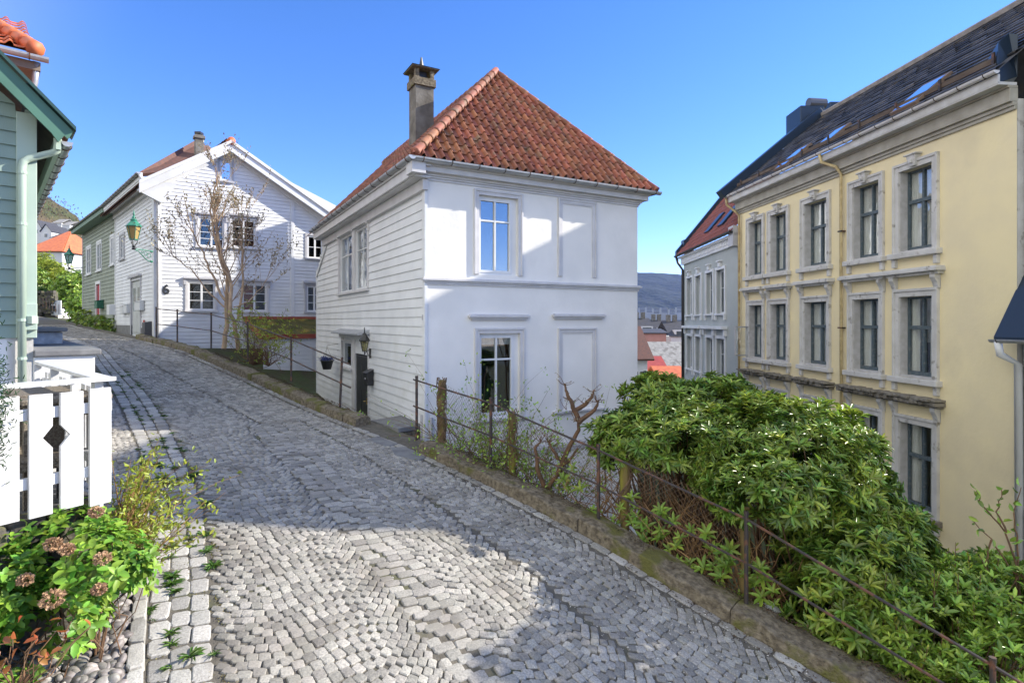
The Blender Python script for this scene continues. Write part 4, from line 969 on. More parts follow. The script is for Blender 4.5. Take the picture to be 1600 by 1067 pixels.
# roof surface of the green house
mb = MB(); a = C1.p(pA[0],pA[1]+.05,o1); b = C1.p(*e1,o1)+Vector((0,0,.05)); dv = Vector((C2.d.x, C2.d.y, 0))*9.9
mb.quad(a, b, b+dv, a+dv); mb.quad(b, b+dv, C1.p(EX+6,pA[1],-9.5), C1.p(EX+6,pA[1],o1)); mb.build('roof', M['tile'], gh)
mb = MB(); q0 = C2.p(9.6, 0, -pC[0]-.1); mb.prism([C2.p(9.75,pC[1]-.12,-pC[0]+.05), C2.p(9.75,pC[1]+.2,-pC[0]+.22), C2.p(9.75,pC[1]+1.5,-1.6), C2.p(9.75,pC[1]+1.1,-1.6)], Vector((C2.d.x,C2.d.y,0))*.06); mb.build('rear_bargeboard', M['dgreen'], gh)
# downpipe
pg = [C2.p(-.1,pC[1]+.0,-pC[0]+.06)]
def onC(u, v, out=.12): s, z = pix(u, v, C1, out); return C1.p(s, z, out)
mb = MB(); P_ = [onC(90,217,.2), onC(90.5,226,.2), onC(88.5,236,.2), onC(82,239,.16), onC(45,248,.1), onC(37.5,252,.1), onC(34.5,262,.1), onC(34.5,600,.1)]
mb.tube(P_, .052, n=10); mb.build('downpipe', M['pgreen2'], gh, smooth=True)
for v in (250, 330, 480, 540): mb = MB(); q = onC(34.5, v+20, .1); mb.tube([q+Vector((0,0,-.02)), q+Vector((0,0,.02))], .06, n=10); mb.build('pipe_collar', M['pgreen2'], gh)
q = onC(46, 495, .06); mb = MB(); mb.box(q, (.09,.05,.2), (Vector((C1.d.x,C1.d.y,0)), Vector((C1.n.x,C1.n.y,0)), Vector((0,0,1)))); q2 = onC(50, 500, .1); mb.box(q2, (.05,.06,.06)); mb.build('cable_box', M['pgreen2'], gh, bevel=.01)
# upper dormer with clay tiles at the top left
dz0 = 0; D1 = Fr(tuple(C1.p(.85, 0, -1.4).xy), tuple(C1.d))
def dp(u, v, out=0): s = D1.s(u, out); return s, D1.z(u, v, out)
gE = dp(70, 92, .3)
do = MB(); s0 = gE[0]; zg = gE[1]
mb = MB(); mb.fb(D1, s0+.3, 6, 4.4, zg-.05, -3, 0); mb.build('dormer_wall', mat('dormer_paint', (.24,.2,.15), (.2,.17,.13), rough=.7), gh)
mb = MB(); mb.fb(D1, s0+.05, 6, zg-.2, zg-.06, -3.2, .22); mb.build('dormer_eaves', mat('dormer_soffit', (.2,.16,.12), rough=.7), gh)
gutter(D1, s0-.05, 6, zg, .32, r=.075, m='zinc', parent=gh)
DG = Fr(tuple(D1.p(s0, 0, .3).xy), tuple(C2.d)); 
mb = MB(); mb.tube([D1.p(s0+.1,zg-.05,.2), D1.p(s0+.12,zg-.35,.1), D1.p(s0+.3,zg-1.4,-.1), D1.p(s0+.3,zg-1.9,-.15)], .05, n=8); mb.build('dormer_pipe', M['zinc'], gh, smooth=True)
cr_, sr_ = math.cos(.5), math.sin(.5)
def Pd(s, r, h): return D1.p(s0+s, zg+.06+r*sr_+h*cr_, .34-r*cr_-h*sr_*-1)
V, Fc = pantile(Pd, .24, .34, .15, 5.5, 0, 3, amp=.06); clip_build('dormer_roof', V, Fc, [], M['tile_orange'], gh)
mb = MB(); ridge_tiles(mb, Pd(.12,0,.05), Pd(1.1,3.2,.05), r=.12); mb.build('dormer_hip', M['tile_orange'], gh, smooth=True)
mb = MB(); mb.quad(Pd(.1,0,-.02), Pd(5.5,0,-.02), Pd(5.5,3,-.02), Pd(1.2,3,-.02)); mb.build('dormer_deck', M['tile_dark'], gh)
# window shutters etc are outside the frame. entrance landing slabs
la = thing('entrance_steps', C2.p(1, -2.5, .4), 'whitewashed entrance steps with grey stone slabs against the green house', 'steps')
def onz2(u, v, z): Y = z*F/(CY-v); return Vector(((u-CX)/F*Y, Y, z))
zL = -.43; 
nb = lambda s, o: C2.p(s, 0, o)
def slab(s0, s1, o1_, z1, z0, m, nm, parent):
    mb = MB(); mb.hexa([C2.p(s0,z0,0), C2.p(s1,z0,0), C2.p(s1,z0,o1_), C2.p(s0,z0,o1_), C2.p(s0,z1,0), C2.p(s1,z1,0), C2.p(s1,z1,o1_), C2.p(s0,z1,o1_)]); return mb.build(nm, m, parent, bevel=.02)
slab(-.02, 5.6, .76, zL-.1, -3.2, M['stucco'], 'base_wall', la)
slab(-.08, 5.7, .84, zL, zL-.1, M['slab'], 'lower_slab', la)
slab(2.6, 5.4, .55, zL+.24, zL+.005, mat('whitewashed_stone', (.45,.47,.5), (.25,.27,.3), scale=5, rough=.9, bump=.01), 'upper_block', la)
slab(2.5, 5.5, .62, zL+.32, zL+.245, M['slab'], 'upper_slab', la)
# ---------------------------------------------------------------- yellow town house
Y = Fr((10.1, 14.25), (-.0956, 1))
s0, s1 = Y.s(1589), Y.s(1155)
yh = thing('yellow_townhouse', Y.p((s0+s1)/2, -8), 'large yellow rendered town house with grey stone window surrounds and a slate roof', 'house')
M['yellow'] = mat('yellow_render', (.80,.69,.43), (.74,.64,.42), scale=1.1, rough=.85, bump=.006, bscale=8, c3=(.66,.57,.38), s3=.6, lo3=.55, hi3=.75, detail=8)
M['stone'] = mat('weathered_stone_trim', (.58,.57,.56), (.49,.48,.465), scale=3, rough=.85, bump=.006, bscale=25, c3=(.25,.235,.21), s3=5, lo3=.6, hi3=.72)
M['stone_dark'] = mat('crumbling_stone', (.15,.135,.11), (.25,.23,.2), scale=7, rough=.95, bump=.02, bscale=22)
M['reveal'] = mat('reveal_paint', (.5,.49,.5), (.4,.39,.38), scale=6, rough=.8)
M['bluegrey'] = mat('blue_grey_window_paint', (.07,.10,.12), (.13,.15,.16), scale=14, rough=.6, lo=.5, hi=.65)
M['slate'] = mat('slate', (.09,.095,.11), (.06,.06,.065), scale=5, rough=.5, island=.7, c3=(.16,.13,.09), s3=2, lo3=.58, hi3=.7)
M['bluemetal'] = mat('blue_black_sheet_metal', (.02,.035,.06), rough=.35, metal=.2)
um = 1435.
zY = lambda v: Y.z(um, v)
cols = [(1168,1196.5,1), (1201,1235.5,1), (1253,1300.5,1), (1327.5,1384.5,0), (1398.7,1470.7,0)]
rows = dict(r1=(zY(250.5), zY(391), 'key'), r2=(zY(453), zY(590), 'hood'), r3=(zY(654), zY(799), 'oldhood'))
WB = -8.6; WTy = zY(228)
ops = []; wlist = []
for ci, (ua, ub, _) in enumerate(cols):
    a, b = sorted((Y.s(ua), Y.s(ub))); a += .06; b -= .0
    for rk, (zt, zb_, kind) in rows.items():
        o = [a+.17, b-.17, zb_+.0, zt-.16]; ops.append(o); wlist.append((o, kind, ci, rk))
mb = MB(); wall_grid(mb, Y, s0, s1, -5.35, WTy, ops, depth=.3); mb.build('front_wall', M['yellow'], yh)
mb = MB(); mb.fb(Y, s0, s1, WB, -5.45, -.3, .04); mb.build('plinth', mat('painted_plinth', (.42,.43,.45), (.3,.3,.3), scale=3, rough=.9), yh)
mb = MB(); mb.fb(Y, s0, s1, -5.47, -5.33, -.05, .16); mb.build('plinth_ledge', M['stone_dark'], yh, bevel=.01)
mb = MB(); mb.fb(Y, s0+.0, s0+.05, WB, WTy+.2, -9, -.01); mb.fb(Y, s1-.05, s1, WB, WTy+.2, -9, -.01); mb.build('side_walls', M['stone'], yh)
for (o, kind, ci, rk) in wlist:
    a, b, z0, z1 = o; fw = .055
    if ci < 3 and rk == 'r3' and False: continue
    mb = MB(); w = .17
    mb.fb(Y, a-w, a, z0-.02, z1+w, -.03, .05); mb.fb(Y, b, b+w, z0-.02, z1+w, -.03, .05); mb.fb(Y, a, b, z1, z1+w, -.03, .052)
    mb.fb(Y, a-w-.02, a-w+.04, z0-.02, z1+w+.03, -.03, .08); mb.fb(Y, b+w-.04, b+w+.02, z0-.02, z1+w+.03, -.03, .08); mb.fb(Y, a-w+.04, b+w-.04, z1+w-.04, z1+w+.03, -.03, .081)
    W_ = mb.build('window', M['stone'], yh, bevel=.008)
    mb = MB(); mb.fb(Y, a-.27, b+.27, z0-.16, z0-.02, -.03, .17)
    mb.build('sill', M['stone'] if kind != 'oldhood' else M['stone_dark'], W_, bevel=.015)
    for sg in (a-.2, b+.08):
        q = MB(); q.fb(Y, sg, sg+.12, z0-.38, z0-.165, -.03, .09); q.build('sill_bracket', M['stone'], W_, bevel=.015)
    if kind == 'key':
        c = (a+b)/2; q = MB(); q.hexa([Y.p(c-.09,z1+.03,0), Y.p(c+.09,z1+.03,0), Y.p(c+.09,z1+.03,.12), Y.p(c-.09,z1+.03,.12), Y.p(c-.15,z1+.3,0), Y.p(c+.15,z1+.3,0), Y.p(c+.15,z1+.3,.16), Y.p(c-.15,z1+.3,.16)])
        q.fb(Y, c-.2, c+.2, z1+.3, z1+.34, -.02, .19); q.fb(Y, c-.045, c+.045, z1+.1, z1+.2, .1, .19); q.build('keystone', M['stone'], W_, bevel=.012)
    else:
        hz = z1+w+.34; m = M['stone'] if kind == 'hood' else M['stone_dark']; q = MB()
        pair = ci in (0, 1); l, r_ = a-.33, b+.33
        if ci == 0: l = a-.2
        if ci == 1: r_ = b+.2
        l, r_ = (a-.36, b+.36) if not pair else ((a-.16, b+.36) if ci == 0 else (a-.36, b+.16))
        q.fb(Y, l+.06, r_-.06, hz, hz+.07, -.02, .16)
        if kind == 'hood': q.fb(Y, l, r_, hz+.07, hz+.15, -.02, .26); q.fb(Y, l+.02, r_-.02, hz+.15, hz+.19, -.02, .22)
        else:
            n = 14
            for k in range(n):
                x0 = l+(r_-l)*k/n; x1 = l+(r_-l)*(k+1)/n; j = random.uniform(-.03, .05); q.fb(Y, x0, x1, hz+.06+random.uniform(-.02,.02), hz+.15+random.uniform(-.03,.03), -.02, .27+j); q.fb(Y, x0, x1, hz+.16, hz+.2+random.uniform(0,.04), -.02, .33+random.uniform(-.05,.06))
        q.build('window_hood', m, W_, bevel=.008)
        for sg in (a-.22, b+.06):
            q = MB(); q.prism([Y.p(sg,hz,.0), Y.p(sg,hz,.17), Y.p(sg,hz-.08,.17), Y.p(sg,hz-.2,.1), Y.p(sg,hz-.34,.06), Y.p(sg,hz-.34,0)], Y.p(.15,0,0)-Y.p(0,0,0)); q.build('hood_bracket', M['stone'], W_, bevel=.01)
        q = MB(); q.fb(Y, a-.22, a-.08, z1+w, hz-.1, -.02, .03); q.fb(Y, b+.08, b+.22, z1+w, hz-.1, -.02, .03); q.build('frieze_block', M['stone'], W_)
    q = MB()
    for x, y in ((a-.001, a+.02), (b-.02, b+.001)): q.fb(Y, x, y, z0, z1, -.2, .01)
    q.fb(Y, a, b, z0-.01, z0+.03, -.22, .02); q.build('reveal', M['reveal'], W_)
    q = MB(); r0, r1 = -.26, -.19; A_, B_, z0_, z1_ = a+.02, b-.02, z0+.03, z1
    q.fb(Y, A_, A_+fw, z0_, z1_, r0, r1); q.fb(Y, B_-fw, B_, z0_, z1_, r0, r1); q.fb(Y, A_+fw, B_-fw, z0_, z0_+.1, r0, r1-.003); q.fb(Y, A_+fw, B_-fw, z1_-fw, z1_, r0, r1-.003)
    zt = z0_+(z1_-z0_)*.61; c = (A_+B_)/2
    q.fb(Y, A_+fw, B_-fw, zt-.045, zt+.045, r0, r1+.015); q.fb(Y, c-.045, c+.045, z0_+.1, zt-.045, r0, r1+.006); q.fb(Y, c-.03, c+.03, zt+.045, z1_-fw, r0, r1+.004)
    q.build('sash', M['bluegrey'], W_, bevel=.004)
    q = MB(); q.fb(Y, A_+fw, B_-fw, z0_+.1, z1_-fw, -.235, -.23); q.build('pane', M['glass_old'], W_)
    for (x0, x1) in ((A_, A_+(B_-A_)*random.uniform(.25,.45)), (B_-(B_-A_)*random.uniform(.25,.45), B_)):
        if rk == 'r2' and ci < 3 or rk == 'r1': x0, x1 = (A_, c+.0) if x0 == A_ else (c, B_)
        q = MB(); n = 16; pts = [(x0+(x1-x0)*k/n, -.3+.025*math.sin(k*1.9+ci)) for k in range(n+1)]; zl = z0_+.1 if not (rk == 'r2' and ci >= 3 and random.random() < .0) else z0_+.8
        for (xa, oa), (xb, ob) in zip(pts, pts[1:]): q.quad(Y.p(xa,zl,oa), Y.p(xb,zl,ob), Y.p(xb,z1_,ob), Y.p(xa,z1_,oa))
        q.build('curtain', M['curtain'], W_, smooth=True)
    if rk == 'r2' and ci >= 3:
        q = MB(); q.quad(Y.p(A_,z0_+(z1_-z0_)*.42,-.42), Y.p(B_,z0_+(z1_-z0_)*.42,-.42), Y.p(B_,z1_,-.42), Y.p(A_,z1_,-.42)); q.build('roller_blind', mat('grey_blind', (.3,.29,.27), rough=.9), W_)
    q = MB(); q.quad(Y.p(a-.4,z0-.3,-.9), Y.p(b+.4,z0-.3,-.9), Y.p(b+.4,z1+.3,-.9), Y.p(a-.4,z1+.3,-.9))
    for x in (a-.4, b+.4): q.quad(Y.p(x,z0-.3,-.9), Y.p(x,z1+.3,-.9), Y.p(x,z1+.3,-.3), Y.p(x,z0-.3,-.3))
    for z in (z0-.3, z1+.3): q.quad(Y.p(a-.4,z,-.9), Y.p(b+.4,z,-.9), Y.p(b+.4,z,-.3), Y.p(a-.4,z,-.3))
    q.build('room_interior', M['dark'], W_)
# open casement on the far window of the middle row
o = [w for w in wlist if w[2] == 0 and w[3] == 'r2'][0][0]
mb = MB(); hx, z0, z1 = o[1]-.02, o[2]+.05, o[2]+(o[3]-o[2])*.6
e0 = Y.p(hx,0,-.1); e1 = Y.p(hx+.15,0,.55)
def cs(f, z): q = e0+(e1-e0)*f; return Vector((q.x,q.y,z))
for a, b, c, d_ in ((0,.08,z0,z1),(.92,1,z0,z1),(.08,.92,z0,z0+.05),(.08,.92,z1-.05,z1)):
    n_ = Vector((Y.d.x,Y.d.y,0))*.04; mb.hexa([cs(a,c), cs(b,c), cs(b,c)+n_, cs(a,c)+n_, cs(a,d_), cs(b,d_), cs(b,d_)+n_, cs(a,d_)+n_])
oc = mb.build('open_casement', M['greytrim'], yh); mb = MB(); mb.quad(cs(.08,z0), cs(.92,z0), cs(.92,z1), cs(.08,z1)); mb.build('pane', M['glass_old'], oc)
# relief panel under the lowest near window
o = [w for w in wlist if w[2] == 4 and w[3] == 'r3'][0][0]
mb = MB(); mb.fb(Y, o[0]-.15, o[1]+.15, o[2]-.62, o[2]-.2, -.02, .04); mb.fb(Y, o[0]-.05, o[1]+.05, o[2]-.56, o[2]-.27, -.02, .055)
c = (o[0]+o[1])/2
for k in range(-3, 4):
    q = Y.p(c+k*.11, o[2]-.42+.02*math.cos(k*2), .055); mb.tube([q+Vector((0,0,-.05)), q+Vector((0,0,.05))], .03, n=6)
mb.build('relief_panel', M['stone'], yh, bevel=.008)
# cornice, gutter, roof
zE = Y.z(1450, 198, .45); ov = .45
zc = WTy
mb = MB()
for a, b, o_ in ((-.02,.06,.05),(.06,.14,.09),(.14,.42,.16),(.42,.47,.2)): mb.fb(Y, s0, s1+.05, zc+a, zc+b, -.03, o_)
mb.build('cornice', mat('cornice_stone', (.42,.4,.35), (.33,.31,.26), scale=3, rough=.85, bump=.004), yh, bevel=.01)
mb = MB(); mb.fb(Y, s0-.0, s1+.12, zc+.47, zc+.53, .0, .42); mb.fb(Y, s0, s1+.12, zc+.5, zc+.68, .38, .43); mb.build('eaves_fascia', mat('fascia_white', (.6,.6,.6), (.5,.49,.47), scale=4, rough=.6), yh)
gutter(Y, s0-.05, s1+.2, zc+.74, .5, r=.07, m='trim', parent=yh)
ze = zc+.76; bk = 3.6; D_ = 11.46; zrd = .5636*(D_+bk)
Lr = math.hypot(bk+.5, zrd-ze); cr, sr2 = (bk+.5)/Lr, (zrd-ze)/Lr
def Py(s, r, h): return Y.p(s, ze+r*sr2+h*cr, .5-r*cr+h*sr2)
V, Fc = pantile(Py, .46, .27, s0-.1, s1+.1, 0, Lr, amp=0, lift=.04, thick=.03, jit=.02, style='slate')
clip_build('slate_roof', V, Fc, [(Y.p(s1,0,0), Vector((Y.d.x,Y.d.y,0))), (Y.p(s0-.05,0,0), Vector((-Y.d.x,-Y.d.y,0)))], M['slate'], yh)
mb = MB(); mb.quad(Py(s0-.1,0,-.02), Py(s1,0,-.02), Py(s1,Lr,-.02), Py(s0-.1,Lr,-.02)); mb.quad(Py(s0-.1,Lr,0), Py(s1,Lr,0), Y.p(s1,ze,-8), Y.p(s0-.1,ze,-8)); mb.build('roof_deck', M['slate'], yh)
mb = MB(); a = Py(s0-.1,Lr,.05); b = Py(s1,Lr,.05); mb.tube([a, b], .11, n=6); mb.build('ridge_cap', mat('ridge_stone', (.3,.27,.25), (.2,.18,.17), rough=.8), yh)
# snow guard boards
mb = MB()
x = s0+.15
while x < s1-.3:
    L = min(1.5, s1-.2-x); p = [Py(x,.42,.04), Py(x+L,.42,.04)]; mb.hexa([p[0], p[1], p[1]+Vector((.03,0,0)), p[0]+Vector((.03,0,0)), p[0]+Vector((0,0,.12)), p[1]+Vector((0,0,.12)), p[1]+Vector((.03,0,.12)), p[0]+Vector((.03,0,.12))]); x += L+.01
sg = mb.build('snow_guard', mat('old_timber', (.08,.055,.04), (.13,.1,.08), scale=8, rough=.9, stretch=(1,.2,1)), yh)
mb = MB(); x = s0+.3
while x < s1-.2: q = Py(x,.42,.04); mb.box(q+Vector((-.02,0,.06)), (.02,.03,.15)); x += 1.35
mb.build('guard_bracket', M['iron'], sg)
def skylight(u, v, w, h):
    # centre pixel on the roof plane
    best = None
    k = (u-CX)/F; m_ = (CY-v)/F
    # solve on slope plane: points Py(s,r,0)
    o = Py(0,0,0); ds = Py(1,0,0)-o; dr_ = Py(0,1,0)-o; n = ds.cross(dr_); d = Vector((k,1,m_)); t = o.dot(n)/d.dot(n); P = d*t-o
    s = P.dot(ds)/ds.length_squared; r = P.dot(dr_)
    f = MB()
    for a, b, c, e in ((s-w,s-w+.07,r-h,r+h),(s+w-.07,s+w,r-h,r+h),(s-w+.07,s+w-.07,r-h,r-h+.07),(s-w+.07,s+w-.07,r+h-.12,r+h)):
        f.hexa([Py(a,c,0), Py(b,c,0), Py(b,e,0), Py(a,e,0), Py(a,c,.09), Py(b,c,.09), Py(b,e,.09), Py(a,e,.09)])
    o_ = f.build('skylight', mat('skylight_frame', (.2,.14,.1), rough=.6), yh)
    g = MB(); g.quad(Py(s-w+.07,r-h+.07,.1), Py(s+w-.07,r-h+.07,.1), Py(s+w-.07,r+h-.12,.1), Py(s-w+.07,r+h-.12,.1)); g.build('pane', M['glass_roof'], o_)
M['glass_roof'] = glass_mat('roof_window_glass', .85, wav=0)
skylight(1440, 150, .42, .62); skylight(1305, 213, .34, .42); skylight(1240, 248, .36, .6)
# party wall parapet in sheet metal at the far end, vents and chimney boxes
mb = MB(); mb.hexa([Py(s1-.05,-.15,.0), Py(s1+.35,-.15,.0), Py(s1+.35,Lr+.1,.0), Py(s1-.05,Lr+.1,.0), Py(s1-.05,-.15,.34), Py(s1+.35,-.15,.34), Py(s1+.35,Lr+.1,.34), Py(s1-.05,Lr+.1,.34)]); mb.build('parapet', M['bluemetal'], yh, bevel=.01)
def mbox(name, u0, v0, u1, v1, Yd, dep, m, parent):
    a = R(u0, v1, Yd); b = R(u1, v0, Yd); mb = MB(); mb.hexa([a, Vector((b.x,a.y,a.z)), Vector((b.x+.0,a.y+dep,a.z)), Vector((a.x,a.y+dep,a.z)), Vector((a.x,a.y,b.z)), Vector((b.x,a.y,b.z)), Vector((b.x,a.y+dep,b.z)), Vector((a.x,a.y+dep,b.z))]); return mb.build(name, m, parent, bevel=.02)
cm = mbox('metal_chimney', 1251, 165, 1288, 215, 24.2, 1.3, M['bluemetal'], yh)
mb = MB(); q0 = R(1263, 161, 24.3); mb.tube([q0, q0+Vector((.75,.1,0))], .2, n=14); mb.build('vent_pipe', mat('vent_metal', (.12,.12,.13), rough=.4, metal=.5), cm)
mbox('rear_chimney', 1297, 159, 1328, 195, 25.5, 1.0, M['bluemetal'], yh)
mbox('eaves_box', 1149.5, 282, 1166, 308, 23.6, .5, M['bluemetal'], yh)
a = MB()
q = [R(1557,131,11.9), R(1560,66,11.9), R(1576,52,12.0), R(1591,54,11.9), R(1590,120,11.9)]; a.prism(q, (.5,.9,0)); a.build('near_metal_box', M['bluemetal'], yh, bevel=.01)
mb = MB(); mb.tube([Y.p(s1+.12,zc+.68,.5), Y.p(s1+.12,zc+.4,.48), Y.p(s1-.05,zc+.1,.2), Y.p(s1-.18,zc-.1,.1), Y.p(s1-.18,-7,.1)], .05, n=8)
mb.build('downpipe', mat('ochre_pipe', (.5,.4,.2), (.3,.22,.12), scale=5, rough=.6), yh, smooth=True)
sp = Y.s(1317); mb = MB(); mb.tube([Y.p(sp+.35,zc+.68,.5), Y.p(sp+.35,zc+.45,.45), Y.p(sp-.0,zc+.22,.22), Y.p(sp-.05,zc,.1), Y.p(sp-.05,-7,.08)], .045, n=8); o = mb.build('middle_downpipe', mat('yellow_pipe', (.62,.5,.27), (.42,.33,.18), scale=5, rough=.6), yh, smooth=True)
mb = MB()
for v in (362, 512): z = Y.z(1317, v); mb.fb(Y, sp-.13, sp+.03, z-.02, z+.02, .0, .15)
mb.build('pipe_clip', M['iron'], o)
# ---------------------------------------------------------------- strip of the next house at the right edge
rh = thing('sage_annex', (9.8, 10.6, -8), 'grey green wall strip with white downpipe at the right edge beside the yellow house', 'house')
M['greygreen'] = mat('grey_green_wall', (.2,.23,.21), (.16,.18,.17), scale=4, rough=.8)
E1 = Fr((Y.p(s0,0,0).x-.05, Y.p(s0,0,0).y-.05), (.9, -.43))
mb = MB(); mb.fb(Y, s0-3.5, s0-.05, -8.6, Y.z(1589, 525), -3, -.08); mb.build('wall', M['greygreen'], rh)
zz = Y.z(1589, 530)
mb = MB(); mb.fb(Y, s0-.3, s0-.03, zz, 8, -7, -.15); mb.build('upper_gable', mat('dark_grey_render', (.1,.11,.13), (.06,.06,.06), scale=2, rough=.9, bump=.02, bscale=6), rh)
mb = MB(); mb.hexa([Y.p(s0-3.5,zz-.05,.5), Y.p(s0+.02,zz-.05,.5), Y.p(s0+.02,zz+1.5,-.3), Y.p(s0-3.5,zz+1.5,-.3), Y.p(s0-3.5,zz+.05,.5), Y.p(s0+.02,zz+.05,.5), Y.p(s0+.02,zz+1.6,-.3), Y.p(s0-3.5,zz+1.6,-.3)]); mb.build('lower_roof', M['bluemetal'], rh)
V, Fc = pantile(lambda s, r, h: Y.p(s0-.25-s, zz+.06+r*.88+h, .45-r*.47), .22, .3, 0, 3, 0, 1.7, amp=.04); clip_build('tiles', V, Fc, [], M['tile_dark'], rh)
gutter(Y, s0-3.5, s0+.02, zz-.0, .56, r=.07, m='zinc', parent=rh)
mb = MB(); mb.tube([Y.p(s0-.12,zz-.03,.55), Y.p(s0-.12,zz-.3,.5), Y.p(s0-.14,zz-.5,.12), Y.p(s0-.14,-7.5,.08)], .07, n=10); o = mb.build('downpipe', M['white'], rh, smooth=True)
zs_ = Y.z(1589, 795); mb = MB(); mb.fb(Y, s0-3, s0-.32, zs_-.12, zs_+.02, -.1, .16); mb.fb(Y, s0-3, s0-.32, zs_-1.1, zs_-.95, -.1, .12); mb.fb(Y, s0-.42, s0-.32, zs_-.95, zs_-.12, -.1, .1); mb.build('window_frame', M['white'], rh, bevel=.01)
mb = MB(); mb.fb(Y, s0-3, s0-.42, zs_-.95, zs_-.12, -.08, -.06); mb.build('pane', mat('cloudy_pane', (.25,.33,.33), rough=.15), rh)
# ---------------------------------------------------------------- grey town house beyond
q = Y.p(s1, 0, -.1); H = Fr((q.x, q.y), (.033, 1)); HL = H.s(1068.5)
gr = thing('grey_townhouse', H.p(HL/2, -12), 'pale grey town house with white window surrounds and red tile roof beyond the yellow house', 'house')
M['palegrey'] = mat('pale_grey_render', (.42,.45,.45), (.38,.41,.41), scale=1.5, rough=.85)
zH = lambda v: H.z(1127, v)
ec = H.z(1110, 398)
gcols = [(1073,1083.5), (1086.5,1097), (1103,1116), (1119,1134.5)]
grow = [(zH(417), zH(490), 0), (zH(525), zH(590), 1), (zH(628), zH(690), 1)]
gop = []
for (ua, ub) in gcols:
    a, b = sorted((H.s(ua), H.s(ub)))
    for zt, zb_, k in grow: gop.append(([a+.12, b-.12, zb_, zt-.12], k))
mb = MB(); wall_grid(mb, H, 0, HL, -14, ec, [o for o, _ in gop], depth=.2); mb.quad(H.p(HL,-14,0), H.p(HL,-14,-9), H.p(HL,ec,-9), H.p(HL,ec,0)); mb.build('front_wall', M['palegrey'], gr)
for o, k in gop:
    r = window(gr, H, *o, M['white'], rec=.18, fw=.08, casements=2, rows=(.6,), surround=M['white'], sw=.13, so=.06, pane='glass_dark')
    q = MB()
    if k == 0:
        c = (o[0]+o[1])/2; q.fb(H, c-.14, c+.14, o[3]+.12, o[3]+.38, -.02, .12); q.fb(H, c-.2, c+.2, o[3]+.34, o[3]+.4, -.02, .18)
    else: q.fb(H, o[0]-.3, o[1]+.3, o[3]+.42, o[3]+.56, -.02, .25); q.fb(H, o[0]-.25, o[0]-.08, o[3]+.12, o[3]+.42, -.02, .14); q.fb(H, o[1]+.08, o[1]+.25, o[3]+.12, o[3]+.42, -.02, .14)
    q.build('window_ornament', M['white'], r, bevel=.01)
    for s in (o[0]-.14, o[1]+.02): q = MB(); q.fb(H, s, s+.12, o[2]-.28, o[2]-.07, -.02, .1); q.build('sill_bracket', M['white'], r)
mb = MB(); mb.fb(H, 0, HL+.1, ec-.02, ec+.1, -.02, .12); mb.fb(H, 0, HL+.1, ec+.32, ec+.42, -.02, .3)
x = .1
while x < HL: mb.fb(H, x, x+.12, ec+.1, ec+.32, -.02, .16); x += .24
mb.build('cornice', M['white'], gr)
gutter(H, 0, HL+.25, ec+.5, .42, r=.09, m='black', parent=gr)
rz = ec+.52; 
V, Fc = pantile(lambda s, r, h: H.p(s, rz+r*.77+h*.64, .35-r*.64+h*.77), .26, .34, 0, HL+.1, 0, 4.6, amp=.05); clip_build('tile_roof', V, Fc, [], mat('red_tile', (.22,.06,.045), (.16,.045,.04), scale=3, rough=.6, island=.2), gr)
mb = MB(); mb.hexa([H.p(HL+.05,rz-.1,.4), H.p(HL+.35,rz-.1,.4), H.p(HL+.35,rz+3.5,-2.6), H.p(HL+.05,rz+3.5,-2.6), H.p(HL+.05,rz+.25,.4), H.p(HL+.35,rz+.25,.4), H.p(HL+.35,rz+3.95,-2.6), H.p(HL+.05,rz+3.95,-2.6)])
mb.build('gable_parapet', M['bluemetal'], gr)
mb = MB(); mb.fb(H, -.3, HL+.35, rz+3.3, rz+3.75, -2.75, -2.4); mb.fb(H, HL-.2, HL+.4, rz+.1, rz+.85, -.5, .05); mb.build('metal_ridge', M['bluemetal'], gr)
mb = MB(); mb.fb(H, .0, .55, ec-.1, rz+.2, -.5, .35); mb.build('eaves_end_box', M['greytrim'], gr)
mb = MB(); mb.tube([H.p(HL+.1,ec+.5,.42), H.p(HL+.1,ec+.1,.3), H.p(HL-.05,ec-.3,.08), H.p(HL-.05,-13,.08)], .07, n=8); mb.build('downpipe', M['black'], gr, smooth=True)
x0 = H.s(1110); mb = MB()
for a in (2.6, 4.6):
    mb.hexa([H.p(a+dx, rz+r*.77+h*.64, .35-r*.64+h*.77) for h in (.0,.14) for dx, r in ((0,.8),(.7,.8),(.7,2.0),(0,2.0))])
mb.build('roof_window', M['bluemetal'], gr)
